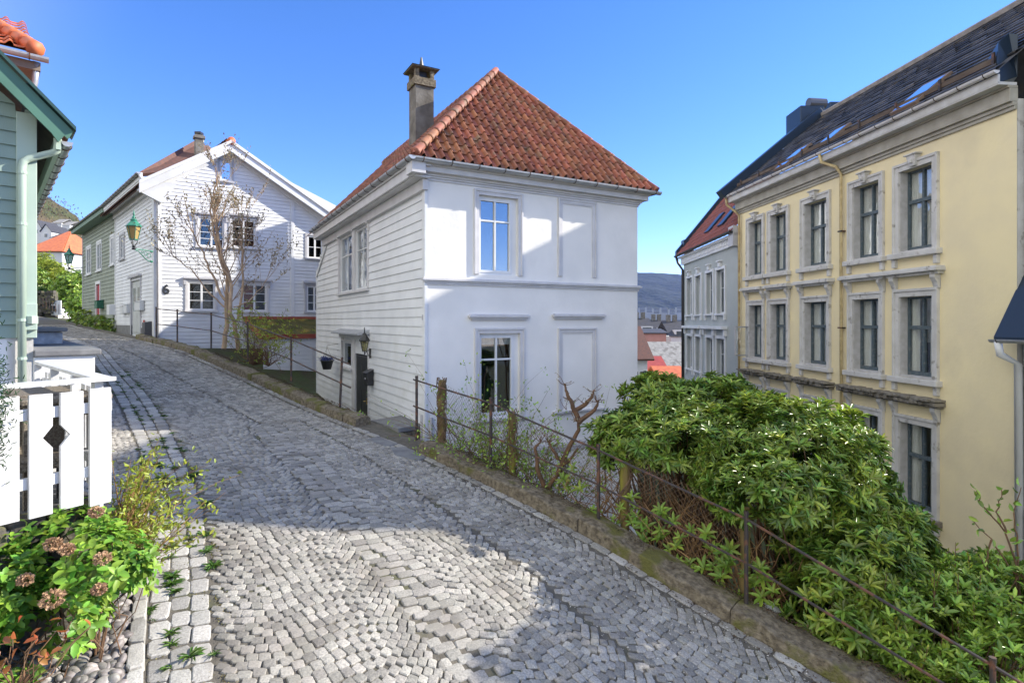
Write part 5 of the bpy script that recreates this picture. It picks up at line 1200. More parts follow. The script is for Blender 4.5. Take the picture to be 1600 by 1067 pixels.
# ---------------------------------------------------------------- iron rail fences
def t_at(u, n):
    lo_, hi_ = -30., 12.
    f = lambda t: (lambda p: CX+F*p.x/max(p.y, .1)-u)(rw(t, n))
    for _ in range(60):
        m_ = (lo_+hi_)/2
        if f(m_) < 0: lo_ = m_
        else: hi_ = m_
    return lo_
def rail_fence(posts, label, n=.06, ext=(0, 0), kr=(.07, .53), tilt=()):
    P = []
    for u, vt, vb in posts:
        b = rw(t_at(u, n), n); b.z = (CY-vb)/F*b.y; P.append((b, (CY-vt)/F*b.y))
    t = thing('rail_fence', P[0][0], label, 'fence', 'iron rail fences along the kerb')
    for i, (b, zt) in enumerate(P):
        mb = MB(); e = Vector((.05 if i in tilt else 0, 0, 0)); tp = Vector((b.x, b.y, zt))+e
        mb.tube([b-Vector((0,0,.12)), b+(tp-b)*.97, tp], [.026, .026, .018], n=8); mb.tube([tp-Vector((0,0,.03)), tp+Vector((0,0,.01))], .03, n=8)
        mb.build('post', M['iron'], t, smooth=False)
    for k in kr:
        pts = [Vector((b.x, b.y, zt+(b.z-zt)*k)) for b, zt in P]
        d0 = (pts[0]-pts[1]).normalized(); d1 = (pts[-1]-pts[-2]).normalized()
        pts = [pts[0]+d0*ext[0]]+pts+[pts[-1]+d1*ext[1]]
        q = []
        for a, b in zip(pts, pts[1:]):
            for j in range(4): q.append(a.lerp(b, j/4)+Vector((0,0,-.006*math.sin(math.pi*j/4))))
        q.append(pts[-1]); mb = MB(); mb.tube(q, .0165, n=6); mb.build('rail', M['iron'], t)
    return t, P
rail_fence([(244,480,527),(277,483.5,530),(330,489,538),(387,503,558),(455,527,589),(531,559,628)], 'rusty two-rail iron fence on the upper kerb between the white house and the black door', ext=(.02, .45), kr=(.05, .56), tilt=(5,))
_, PL = rail_fence([(651,588,678),(767,622,733),(935,695,812),(1166,800,950),(1551,1028,1190)], 'black iron rail fence on the lower kerb in front of the wire mesh and bushes', n=.02, ext=(.1, 1.2))
# ---------------------------------------------------------------- wire mesh on old timber posts
NM = -.3
wf = thing('mesh_fence', rw(1, NM, -.2), 'rusty wire mesh fence on old vine-wrapped timber posts behind the lower rail fence', 'fence')
M['timber'] = mat('mossy_timber', (.2,.14,.05), (.11,.075,.035), scale=8, rough=.95, bump=.015, bscale=30, stretch=(1,1,.25), c3=(.22,.2,.03), s3=4, lo3=.5, hi3=.62)
WP = []
for u, vt, vb, r in ((690,594,686,.075),(800,643,746,.07),(976,704,806,.07),(1165,792,930,.06)):
    b = rw(t_at(u, NM), NM); z0 = (CY-vb)/F*b.y-.3; z1 = (CY-vt)/F*b.y; WP.append((b, z0, z1))
    mb = MB(); mb.tube([Vector((b.x,b.y,z0+(z1-z0)*k/6))+Vector((random.uniform(-.012,.012), random.uniform(-.012,.012),0)) for k in range(7)], [r*random.uniform(.9,1.1) for _ in range(7)], n=9)
    mb.build('timber_post', M['timber'], wf)
mb = MB()
def mpt(f, g):    # f along 0..3 posts, g 0..1 height
    i = min(2, int(f)); a, b = WP[i], WP[i+1]; k = f-i; p = a[0].lerp(b[0], k); z0 = a[1]+(b[1]-a[1])*k+.2; z1 = a[2]+(b[2]-a[2])*k-.04
    s = 3.2*f; return Vector((p.x+.02*math.sin(s*2.1+g*3), p.y+.02*math.sin(s*1.7+1), z0+(z1-z0)*g-.03*math.sin(math.pi*k)*g))
seglen = [(WP[i+1][0]-WP[i][0]).length for i in range(3)]; cum = [0, seglen[0], seglen[0]+seglen[1], sum(seglen)]
def f_of(x): x = max(0, min(cum[3]-1e-4, x)); i = max(j for j in range(3) if x >= cum[j]); return i+(x-cum[i])/seglen[i]
Hm, ms = 1.05, .078; x = -Hm
while x < cum[3]:
    for sg in (1, -1):
        pts = []
        for k in range(8):
            g = k/7; xx = x+Hm*g if sg > 0 else x+Hm*(1-g)
            if 0 <= xx <= cum[3]: pts.append(mpt(f_of(xx), g))
        if len(pts) > 1: mb.tube(pts, .0024, n=3, cap=False)
    x += ms
mb.build('wire_mesh', mat('rusty_wire', (.2,.12,.06), (.12,.09,.07), scale=3, rough=.7), wf, recalc=False, kind='stuff')
# ---------------------------------------------------------------- left terrace: picket fence, table, walls
FD = Fr((-3.63, 5.2), (-.485, -.874)); SD = Fr((-3.63, 5.2), (-.733, .68), flip=False)
if SD.n.dot(Vector((.68,.733))) < 0: SD.n = -SD.n
M['fencew'] = mat('white_fence_paint', (.62,.62,.62), (.5,.5,.5), scale=2, rough=.6, bump=.003, bscale=40, stretch=(3,3,.5), c3=(.4,.38,.34), s3=9, lo3=.72, hi3=.8)
M['notch_dark'] = M['soil']
pf = thing('picket_fence', (-3.63, 5.2, -1.6), 'white picket fence with a diamond cut-out around the terrace of the green house', 'fence')
def fs(u, o=0): return FD.s(u, o)
zt_ = lambda u, v: FD.z(u, v)
def picket(fr, a, b, z0, z1, notch=None, par=None, o0=.0, th=.03):
    a, b = sorted((a, b)); ring = [(a,z0),(b,z0)]
    if notch == 'b': ring += [(b,zn-.09),(b-.07,zn),(b,zn+.09)]
    ring += [(b,z1),(a,z1)]
    if notch == 'a': ring += [(a,zn+.09),(a+.07,zn),(a,zn-.09)]
    mb = MB(); mb.prism([fr.p(s, z, o0) for s, z in ring], fr.p(0,0,o0+th)-fr.p(0,0,o0)); return mb.build('picket', M['fencew'], par, bevel=.003)
zn = zt_(85, 681)
pk = [(138,171,787,606,None),(92,128,792,612,'b'),(43,80,806,616,'a'),(-6,28,817,620,None),(-62,-22,830,628,None)]
for ua, ub, vb, vt, nt in pk:
    u_ = (ua+ub)/2; picket(FD, fs(ua), fs(ub), zt_(u_, vb), zt_(u_, vt), nt, pf)
L_ = 1.35
for za, zb_ in ((-.80,-.71),(-1.36,-1.27)):
    mb = MB(); mb.fb(FD, -.02, L_, za, zb_, -.05, -.003); mb.build('rail', M['fencew'], pf, bevel=.003)
mb = MB(); mb.fb(FD, -.04, L_, -.53, -.495, -.12, .03); mb.build('cap_rail', M['fencew'], pf, bevel=.004)
mb = MB(); mb.fb(SD, -.04, 3.2, -.532, -.497, -.12, .03); mb.build('cap_rail', M['fencew'], pf, bevel=.004)
for k in range(14): picket(SD, .08+k*.23, .24+k*.23, -1.62, -.64, None, pf, o0=0.0)
for za, zb_ in ((-.80,-.71),(-1.36,-1.27)):
    mb = MB(); mb.fb(SD, .03, 3.2, za, zb_, -.05, -.003); mb.build('rail', M['fencew'], pf, bevel=.003)
for fr, s in ((FD, .06), (FD, 1.2), (SD, .9), (SD, 2.0), (SD, 3.1)):
    mb = MB(); mb.fb(fr, s-.035, s+.035, -1.75, -.53, -.13, -.055); mb.build('post', M['fencew'], pf, bevel=.004)
tw = thing('terrace_wall', (-3.8, 5.3, -2.8), 'low dark retaining wall of rough stones carrying the white picket fence', 'wall')
M['rubble'] = mat('dark_rubble', (.1,.09,.075), (.05,.045,.04), scale=7, rough=.95, bump=.03, bscale=10, island=.4, c3=(.1,.1,.04), s3=5)
mb = MB()
for fr, s1_ in ((FD, 2.2), (SD, 5.2)):
    z = -3.1
    while z < -1.75:
        s = 0; hh = random.uniform(.16,.24)
        while s < s1_: w = random.uniform(.2,.45); mb.box(fr.p(s+w/2, z+hh/2, -.22), (w*.48, .14, hh*.47), (Vector((fr.d.x,fr.d.y,random.uniform(-.04,.04))), Vector((fr.n.x,fr.n.y,random.uniform(-.1,.1))), Vector((0,0,1)))); s += w
        z += hh
mb.build('stone_courses', M['rubble'], tw, bevel=.03)
mb = MB(); mb.prism([FD.p(0,-1.78,-.1), FD.p(2.2,-1.78,-.1), FD.p(2.2,-1.78,-3.5), SD.p(5.2,-1.78,-2.5), SD.p(5.2,-1.78,-.1)], (0,0,.1)); mb.build('terrace_floor', mat('deck_boards', (.1,.1,.11), (.06,.06,.065), scale=4, rough=.8, stretch=(1,8,1)), tw)
# rattan table and chair behind the pickets
M['rattan'] = mat('rattan_weave', (.2,.17,.13), (.11,.09,.07), scale=60, rough=.8, bump=.01, bscale=90, lo=.45, hi=.55)
tb = thing('rattan_table', (-4.4, 5.6, -1.68), 'brown woven rattan table behind the white picket fence', 'table')
U1, U2 = Vector((-.733,.68,0)), Vector((.68,.733,0)); c = Vector((-4.55, 5.75, -.72))
mb = MB(); mb.box(c, (.62,.34,.025), (U1,U2,Vector((0,0,1)))); mb.build('tabletop', M['rattan'], tb, bevel=.01)
mb = MB(); mb.box(c-Vector((0,0,.09)), (.58,.3,.07), (U1,U2,Vector((0,0,1)))); mb.build('apron', M['rattan'], tb, bevel=.01)
for a in (-1,1):
    for b in (-1,1): mb = MB(); mb.box(c+U1*a*.55+U2*b*.28-Vector((0,0,.5)), (.04,.04,.46), (U1,U2,Vector((0,0,1)))); mb.build('leg', M['rattan'], tb)
rc_ = thing('rattan_chair', (-4.35,5.15,-1.68), 'low brown rattan chair half hidden behind the pickets beside the rattan table', 'chair')
c = Vector((-4.3, 5.2, -1.25)); up_ = Vector((0,0,1))
for nm, q, h in (('seat', c, (.24,.24,.05)), ('backrest', c+U1*.2+up_*.3, (.03,.24,.28))): mb = MB(); mb.box(q, h, (U1,U2,up_)); mb.build(nm, M['rattan'], rc_, bevel=.015)
for a in (-1,1):
    for b in (-1,1): mb = MB(); mb.box(c+U1*a*.2+U2*b*.2-up_*.22, (.02,.02,.2), (U1,U2,up_)); mb.build('leg', M['black'], rc_)
# ---------------------------------------------------------------- bed kerb and pebbles
sb = Stones(); t = .2
while t < 7.5:
    L = random.uniform(.22,.34); n_ = gL(t+L/2)+.085; sl_ = (gL(t+.3)-gL(t))/.3; sb.add(t+L/2, n_, L*.48, .06, math.atan(sl_)+random.uniform(-.03,.03), .05, True, .12); t += L
sb.build('bed_edging', M['sett_edge'], kind='structure')
mb = MB(); ts = np.arange(.2, 7.6, .3)
for a, b in zip(ts, ts[1:]): mb.quad(rw(a, gL(a)+.1, .0), rw(b, gL(b)+.1, .0), rw(b, gL(b)+3, .05), rw(a, gL(a)+3, .05))
mb.build('planting_bed', M['soil'], kind='structure')
ico = bmesh.new(); bmesh.ops.create_icosphere(ico, subdivisions=2, radius=1); iv = np.array([v.co[:] for v in ico.verts]); ifc = np.array([[v.index for v in f.verts] for f in ico.faces]); ico.free()
V = []; Fc = []; k = 0
for _ in range(2600):
    t = random.uniform(2.2, 6.2); n_ = gL(t)+.17+random.random()**1.1*1.2; r = random.uniform(.025, .06)
    A3 = np.array([[random.gauss(0,1) for _ in range(3)] for _ in range(3)]); q_, _r = np.linalg.qr(A3)
    p = rw(t, n_, random.uniform(.0,.05)); vv = (iv*np.array([r*1.3, r, r*.7]))@q_*np.array([1,1,.8])+np.array(p); V.append(vv); Fc.append(ifc+k*len(iv)); k += 1
me = bpy.data.meshes.new('pebbles'); me.from_pydata(np.concatenate(V).tolist(), [], np.concatenate(Fc).tolist()); me.polygons.foreach_set('use_smooth', [True]*len(me.polygons))
link_mesh('pebbles', me, mat('river_pebble', (.26,.24,.22), (.17,.15,.14), scale=25, rough=.55, island=.55, hue=.03), kind='stuff')
# ---------------------------------------------------------------- vegetation
def leafmat(nm, a, b, isl=.35, rough=.4, trans=.3, hue=.02): return mat(nm, a, b, scale=2.2, rough=rough, island=isl, hue=hue, trans=trans, spec=.5)
M['rhodo'] = leafmat('rhododendron_leaf', (.27,.36,.05), (.11,.2,.03), rough=.36, trans=.25, isl=.55, hue=.03)
M['privet'] = leafmat('fresh_leaf', (.33,.46,.07), (.17,.3,.04), rough=.33, isl=.5)
M['hydr'] = leafmat('hydrangea_leaf', (.26,.44,.05), (.13,.27,.03), rough=.5, trans=.35, isl=.5, hue=.03)
M['yleaf'] = leafmat('yellow_green_leaf', (.36,.4,.05), (.22,.3,.04), trans=.4)
M['bud'] = leafmat('grey_bud', (.34,.3,.2), (.22,.18,.1), trans=.2)
M['wood'] = mat('brown_stem', (.17,.09,.045), (.1,.06,.035), scale=12, rough=.9)
def shell(ells, n, inner=((1,1.0),(.86,.5),(.66,.3)), low=-.75, keep=None, jit=.05):
    """points and outward normals spread over a union of ellipsoids, lumpy"""
    P = []; N_ = []; W = np.array([(e[1][0]*e[1][1])+(e[1][0]+e[1][1])*e[1][2] for e in ells]); W = W/W.sum()
    for sc, fr in inner:
        for e, w in zip(ells, W):
            c, r = np.array(e[0]), np.array(e[1]); m_ = int(n*w*fr*1.3); d = rnd(m_); d /= np.linalg.norm(d, axis=1)[:, None]; d = d[d[:, 2] > low]
            bump_ = np.array([1+.3*noise.noise(Vector(q)*2.4+Vector(c)*3)+.2*noise.noise(Vector(q)*6+Vector(c)) for q in d]) if len(d) else np.zeros(0)
            p = c+d*r*sc*bump_[:, None]+rnd(len(d), jit*.5); nn = d/r; nn /= np.linalg.norm(nn, axis=1)[:, None]
            ok = np.ones(len(p), bool)
            for f in ells:
                if f is e: continue
                q = (p-np.array(f[0]))/np.array(f[1]); ok &= (q**2).sum(1) > (.72 if sc == 1 else .3)*sc**2
            if jit < .06: ok &= np.array([noise.noise(Vector(x)*2.6)+.5*noise.noise(Vector(x)*6) > -.2 for x in p]) if len(p) else ok
            P.append(p[ok]); N_.append(nn[ok])
    return np.concatenate(P), np.concatenate(N_)
def whorls(P, N_, k, L, W, spread=.55, upb=.5):
    a = N_+np.array([0,0,upb])+rnd(len(P), .22); a /= np.linalg.norm(a, axis=1)[:, None]; n = len(P)
    ref = rnd(n); u = np.cross(a, ref); u /= np.linalg.norm(u, axis=1)[:, None]; v = np.cross(a, u)
    PP, DD, NN, LL = [], [], [], []; sz = RNG.uniform(.7, 1.3, n)
    for j in range(k):
        th = 2*np.pi*j/k+RNG.uniform(-.25,.25,n); s = spread+RNG.uniform(-.25,.3,n)
        rad = u*np.cos(th)[:, None]+v*np.sin(th)[:, None]; d = rad+a*s[:, None]; d /= np.linalg.norm(d, axis=1)[:, None]
        PP.append(P+a*RNG.uniform(-.02,.02,n)[:, None]); DD.append(d); NN.append(a-d*(a*d).sum(1)[:, None]+rad*.15); LL.append(L*sz*RNG.uniform(.8,1.15,n))
    LL = np.concatenate(LL); return np.concatenate(PP), np.concatenate(DD), np.concatenate(NN), LL, LL*W
def stems(mb, base, P, n, r0=.02, wob=.12, r1=.004):
    idx = RNG.integers(0, len(P), n)
    for i in idx:
        b = Vector(base[RNG.integers(0, len(base))]); e = Vector(P[i]); m1 = b.lerp(e, .35)+Vector(rnd(1, wob)[0]); m2 = b.lerp(e, .7)+Vector(rnd(1, wob)[0])-Vector((0,0,.0))
        mb.tube([b, m1, m2, e], [r0, r0*.7, r0*.4, r1], n=5, cap=False)
def bush(name, ells, n, k, L, W, m, base, label, cat='shrub', nst=60, spread=.55, upb=.5, r0=.025, group=None, inner=((1,1.0),(.86,.5),(.66,.3)), low=-.75, curl=.12, keepn=None, jit=.05):
    FK = keepn
    t = thing(name, (ells[0][0][0], ells[0][0][1], min(b[2] for b in base)), label, cat, group)
    P, N_ = shell(ells, n, inner, low, jit=jit)
    if keepn is not None: k_ = np.array([tn(p[0], p[1])[1] < keepn or (p[2] > -2.75 and tn(p[0], p[1])[1] < .1) for p in P]); P, N_ = P[k_], N_[k_]
    w = whorls(P, N_, k, L, W, spread, upb); leaves('foliage', w[0], w[1], w[2], w[3], w[4], m, t, curl=curl)
    mb = MB(); stems(mb, base, P, nst, r0); mb.build('stem', M['wood'], t, recalc=False)
    return t, P, N_
E2 = [((4.4,9.3,-2.3),(1.35,1.3,1.02)), ((3.65,8.0,-2.35),(.8,.65,.42)), ((5.0,8.5,-3.4),(.95,.95,1.1)), ((4.45,7.4,-3.9),(.85,.65,1.05)), ((5.1,9.4,-3.0),(.8,.9,.8))]
sc_ = lambda E, k: [(tuple(x*k for x in c), tuple(x*k for x in r)) for c, r in E]
E2 = sc_(E2, .9)
_, Pb, Nb = bush('rhododendron', E2, 4600, 8, .135, .27, M['rhodo'], [(4.2,8.2,-5.6),(4.6,8.6,-5.6),(3.6,8.1,-4.4)], 'biggest glossy dark green rhododendron bush spilling over the lower iron rail fence', nst=90, r0=.035, keepn=-.12)
E1_ = [((2.75,9.75,-1.95),(1.25,1.0,.52)), ((1.95,9.6,-2.05),(.5,.45,.32)), ((3.0,10.6,-1.55),(.85,.6,.36)), ((3.9,10.4,-1.75),(.6,.6,.5)), ((2.75,10.9,-1.32),(.55,.4,.24)), ((3.95,10.9,-1.3),(.5,.4,.26))]
E1_ = sc_(E1_, .9)
bush('rhododendron', E1_, 1900, 8, .135, .27, M['rhodo'], [(2.6,8.6,-4.3),(2.2,8.8,-4.3),(3.2,8.9,-4.4)], 'smaller rhododendron with bare tangled stems below, beside the white cottage corner', nst=110, r0=.03, keepn=-.35)
mb = MB()   # tangled stems behind the wire
for _ in range(120):
    t0 = random.uniform(3.6, 6.6); b = rw(t0, -.45-random.random()*.5, -.1); q = [b]
    for j in range(4): q.append(q[-1]+Vector((random.uniform(-.35,.25), random.uniform(-.12,.2), random.uniform(.05,.32))))
    mb.tube(q, [.012,.009,.007,.005,.003], n=4, cap=False)
tag(mb.build('dead_vine', mat('dead_vine_bark', (.46,.27,.12), (.3,.17,.08), scale=8, rough=.9), recalc=False), 'tangle of leafless orange-brown vine stems behind the wire mesh', 'vine')
HE = [((4.5,6.35,-3.35),(.8,.5,.5)), ((5.4,6.4,-3.15),(.8,.5,.45)), ((4.35,5.7,-3.85),(.6,.45,.5)), ((5.2,5.8,-3.6),(.8,.5,.5)), ((4.1,6.7,-4.0),(.5,.4,.6))]
_, Ph, Nh = bush('honeysuckle_hedge', HE, 2300, 5, .095, .36, M['privet'], [(4.2,5.6,-5.4),(4.9,5.7,-5.4),(3.8,5.8,-5.2)], 'bright fresh green hedge with pale upright shoots in the bottom right corner', cat='hedge', nst=120, spread=.9, upb=.9, r0=.014, keepn=-.12)
DK = [((6.0,7.4,-3.55),(.9,.6,.45)), ((5.3,7.2,-3.9),(.8,.5,.6)), ((6.3,6.7,-3.5),(.7,.5,.4))]
bush('laurel_shrub', DK, 900, 5, .14, .42, M['rhodo'], [(5.8,7.2,-5.6)], 'dark broad-leaved shrub in shade at the foot of the yellow house', nst=50, spread=.7)
# upright shoots
mb = MB(); PP = []; DD = []
for _ in range(110):
    i = RNG.integers(0, len(Ph)); p = Vector(Ph[i]); e = p+Vector((random.uniform(-.05,.05), random.uniform(-.05,.05), random.uniform(.12,.35))); mb.tube([p-Vector((0,0,.1)), e], [.005,.003], n=4, cap=False)
    for k in range(7): f = k/7; PP.append(p.lerp(e, f)); DD.append(Vector((random.uniform(-1,1), random.uniform(-1,1), 1.1)))
hd = [o for o in COL.objects if o.name.startswith('honeysuckle')][0]
mb.build('stem', M['wood'], hd, recalc=False); leaves('foliage', [p[:] for p in PP], [d[:] for d in DD], rnd(len(PP)), .06, .025, M['yleaf'], hd)
def px(u, v, Y): return R(u, v, Y)
def twigplant(name, paths, leafy, label, cat, Yd, r=.012, m=None, L=.07, group=None, jitter=.05, W=.5):
    base = px(*paths[0][0], Yd); t = thing(name, base, label, cat, group); mb = MB(); PP = []; DD = []
    for path in paths:
        pts = [px(u, v, Yd)+Vector((0, random.uniform(-jitter, jitter), 0)) for u, v in path]; q = []
        for a, b in zip(pts, pts[1:]):
            for j in range(4): q.append(a.lerp(b, j/4)+Vector(rnd(1, .006)[0]))
        q.append(pts[-1]); n = len(q); mb.tube(q, [max(.003, r*(1-.75*i/n)) for i in range(n)], n=6)
        for i in range(2, n):
            for _ in range(leafy):
                PP.append(q[i]+Vector(rnd(1, .012)[0])); DD.append(Vector(rnd(1)[0])+Vector((0,0,.5)))
    mb.build('stem', M['wood'], t, recalc=False)
    if PP: leaves('foliage', [p[:] for p in PP], [d[:] for d in DD], rnd(len(PP)), L, L*W, m or M['privet'], t)
    return t
twigplant('lilac_twig', [[(1598,905),(1570,830),(1535,785),(1522,765)], [(1600,960),(1590,900),(1545,840),(1518,810)], [(1592,930),(1590,850),(1588,800),(1592,760)], [(1570,830),(1560,800),(1565,765)], [(1545,840),(1540,880)], [(1560,950),(1552,900),(1535,870)]], 1, 'thin leggy twigs with a few young leaves against the yellow wall at the right edge', 'shrub', 6.3, r=.012, L=.1)
# gnarled fruit tree stub and climbers in front of the cottage
twigplant('fruit_tree', [[(838,792),(852,770),(868,745),(885,722),(903,700)], [(852,768),(840,730),(836,700),(845,690)], [(872,741),(888,700),(905,672),(904,655),(895,640)], [(904,655),(893,630),(885,612),(882,600)], [(896,645),(915,632),(925,620),(928,608)], [(903,660),(930,640),(935,625)], [(885,722),(870,715),(858,690)]], 0, 'gnarled bare fruit tree stub behind the wire mesh against the white cottage wall', 'tree', 9.1, r=.045)
ft = [o for o in COL.objects if o.name.startswith('fruit_tree')][0]
mb = MB(); PP = []
for _ in range(60):
    u, v = random.choice([(882,602),(893,628),(926,612),(932,628),(858,692),(845,690),(905,660),(885,640),(915,632)]); p = px(u, v, 9.1); e = p+Vector((random.uniform(-.16,.16), random.uniform(-.1,.1), random.uniform(.02,.2))); mb.tube([p, p.lerp(e,.5)+Vector(rnd(1,.02)[0]), e], [.008,.005,.003], n=4, cap=False); PP += [e, p.lerp(e,.6)]
mb.build('stem', M['wood'], ft, recalc=False); leaves('buds', [p[:] for p in PP], rnd(len(PP)), rnd(len(PP)), .035, .018, M['bud'], ft)
def climber(t0, t1, n, label, seed, dense=3):
    global random
    base = rw((t0+t1)/2, -.35, -.2); t = thing('climbing_shrub', base, label, 'shrub', 'straggly shrubs along the wire mesh'); mb = MB(); PP = []; DD = []
    for _ in range(n):
        b = rw(random.uniform(t0, t1), NM+random.uniform(-.3,-.03), -.2); q = [b]; d = Vector((random.uniform(-.12,.12), random.uniform(-.06,.06), random.uniform(.12,.2)))
        for j in range(random.randint(4, 8)): d = d+Vector((random.uniform(-.09,.09), random.uniform(-.05,.05), random.uniform(-.06,.05))); q.append(q[-1]+d)
        r = random.uniform(.004,.011); mb.tube(q, [r*(1-.1*i) for i in range(len(q))], n=4, cap=False)
        for p in q[2:]:
            for _k in range(dense): PP.append(p+Vector(rnd(1,.05)[0])); DD.append(Vector(rnd(1)[0])+Vector((0,0,.7)))
    mb.build('stem', M['twig'], t, recalc=False); leaves('foliage', [p[:] for p in PP], [d[:] for d in DD], rnd(len(PP)), .055, .03, M['privet'], t)
climber(.4, 1.1, 40, 'mostly bare straggly twigs around the first vine-wrapped timber post by the slab', 1, 1)
climber(1.2, 2.6, 110, 'green-leaved straggly shrub filling the wire mesh between the first two timber posts', 2, 5)
climber(2.7, 3.5, 40, 'sparse straggly shrub with purple-brown stems right of the second timber post', 3, 4)
# bare tree in front of the gabled house
def grow(mb, p, d, L, r, depth, tips, box=None, spread=.5):
    q = [p]; n = 4
    for i in range(n):
        d = (d+Vector(rnd(1, .1)[0])+Vector((0,0,.06))).normalized(); q.append(q[-1]+d*L/n)
    mb.tube(q, [r*(1-.5*i/n) for i in range(n+1)], n=6 if r > .03 else 4, cap=False)
    if depth <= 1: tips += q[1:]
    if depth == 0: return
    for k in range(random.choice((2,3,3))):
        e = (d+Vector(rnd(1, spread)[0])); e = e.normalized(); s = q[random.choice((2,3,4,4))]
        grow(mb, s, e, L*random.uniform(.6,.85), r*random.uniform(.45,.6), depth-1, tips, spread=spread)
tr = thing('bare_tree', px(360,545,19.6), 'tall leafless multi-stem tree with pale buds in front of the gabled house', 'tree')
mb = MB(); tips = []; Yt = 19.6
for path, r in (([(350,545),(351,500),(348,430),(342,380),(338,340)], .11), ([(374,545),(368,490),(360,440),(350,400),(340,355)], .1), ([(350,470),(330,430),(316,395),(300,365)], .06), ([(372,500),(378,440),(380,395),(372,350)], .06), ([(351,480),(325,455),(300,420),(275,400)], .04), ([(360,440),(345,400),(330,330),(345,290)], .06), ([(366,480),(395,470),(410,440)], .03)):
    pts = [px(u, v, Yt)+Vector((0, random.uniform(-.3,.3)*(i > 0), 0)) for i, (u, v) in enumerate(path)]; q = []
    for a, b in zip(pts, pts[1:]):
        for j in range(4): q.append(a.lerp(b, j/4)+Vector(rnd(1,.02)[0]))
    q.append(pts[-1]); n = len(q); r *= .75; mb.tube(q, [r*(1-.6*i/n) for i in range(n)], n=7, cap=False)
    for i in range(4, n, 1):
        if random.random() < .5:
            d = (q[i]-q[i-1]).normalized(); side = Vector((random.choice((-1,1))*random.uniform(.3,.9), random.uniform(-.5,.5), random.uniform(.2,.8)))
            grow(mb, q[i], (d*.6+side).normalized(), random.uniform(.7,1.15), r*.28, 2, tips, spread=.35)
    d = (q[-1]-q[-3]).normalized()
    for _ in range(3): grow(mb, q[-1], (d+Vector((random.uniform(-.35,.35), random.uniform(-.3,.3), .3))).normalized(), random.uniform(.5,.8), r*.36, 2, tips, spread=.3)
mb.build('trunk', mat('tree_bark', (.48,.35,.23), (.34,.24,.16), scale=6, rough=.9, bump=.01, bscale=30), tr, recalc=False)
tips = [p for p in tips]; T_ = np.array([p[:] for p in tips]); T_ = np.repeat(T_, 1, axis=0)+rnd(len(tips), .012)
leaves('buds', T_, rnd(len(T_))+np.array([0,0,1.]), rnd(len(T_)), .09, .045, M['bud'], tr)
sh2 = bush('young_shrub', [(tuple(px(415,530,18.2)),(.9,.6,.75)), (tuple(px(385,505,18.8)),(.5,.4,.6))], 260, 3, .075, .45, M['yleaf'], [tuple(px(395,570,18.2)), tuple(px(420,572,18.0))], 'young shrub with pale yellow-green leaves right of the bare tree behind the rail', nst=70, r0=.012, spread=.8, jit=.3)
# hydrangeas in the left bed
HY = [((-3.42,4.8,-2.06),(.38,.32,.32)), ((-3.85,4.95,-2.0),(.45,.33,.38)), ((-3.75,4.5,-2.45),(.34,.28,.36)), ((-3.5,4.55,-2.3),(.26,.25,.26))]
bush('hydrangea', HY, 900, 4, .08, .58, M['hydr'], [(-3.4,4.7,-2.95),(-3.7,4.8,-2.95)], 'lush bright green hydrangea with dried brown flower heads under the picket fence', nst=24, spread=.4, upb=.7, r0=.01, low=-.5, curl=.2)
hy = [o for o in COL.objects if o.name.startswith('hydrangea')][0]
bush('hydrangea', [((-4.1,4.55,-2.3),(.4,.35,.5)), ((-3.95,4.25,-2.75),(.35,.3,.3)), ((-3.45,4.0,-2.75),(.18,.16,.14))], 420, 4, .085, .6, M['hydr'], [(-4.0,4.4,-3.0)], 'second hydrangea clump cut off by the left edge of the bed', nst=30, spread=.4, upb=.7, r0=.01, low=-.5, curl=.2)
M['dryflower'] = mat('dry_flower', (.5,.33,.2), (.36,.22,.13), scale=9, rough=.9, island=.4, trans=.2)
for (u, v, Yd, r) in ((82,935,4.25,.085),(83,850,4.55,.06),(105,858,4.5,.05),(160,872,4.55,.06),(150,800,4.7,.05),(40,905,4.4,.05),(155,920,4.35,.045)):
    c = np.array(R(u, v, Yd)); n = 190; d = rnd(n); d /= np.linalg.norm(d, axis=1)[:, None]; leaves('dried_flower_head', c+d*(r*.8)*np.array([1,1,.75])*RNG.uniform(.75,1.1,(n,1)), d+rnd(n,.4), rnd(n), .024, .02, M['dryflower'], hy)
rd = thing('red_leaved_plant', R(30,1010,3.9), 'small plant with red and copper leaves in the bottom left corner of the bed', 'plant')
n = 34; base = np.array(R(25,1010,3.9)); P = base+rnd(n)*np.array([.22,.12,.07]); leaves('foliage', P, rnd(n)+np.array([0,0,.3]), rnd(n)+np.array([0,-.5,1]), .075, .042, leafmat('red_leaf', (.38,.07,.03), (.35,.16,.05), trans=.4), rd)
mb = MB(); stems(mb, [tuple(base-np.array([0,0,.3]))], P, 20, .006, .04); mb.build('stem', M['wood'], rd, recalc=False)
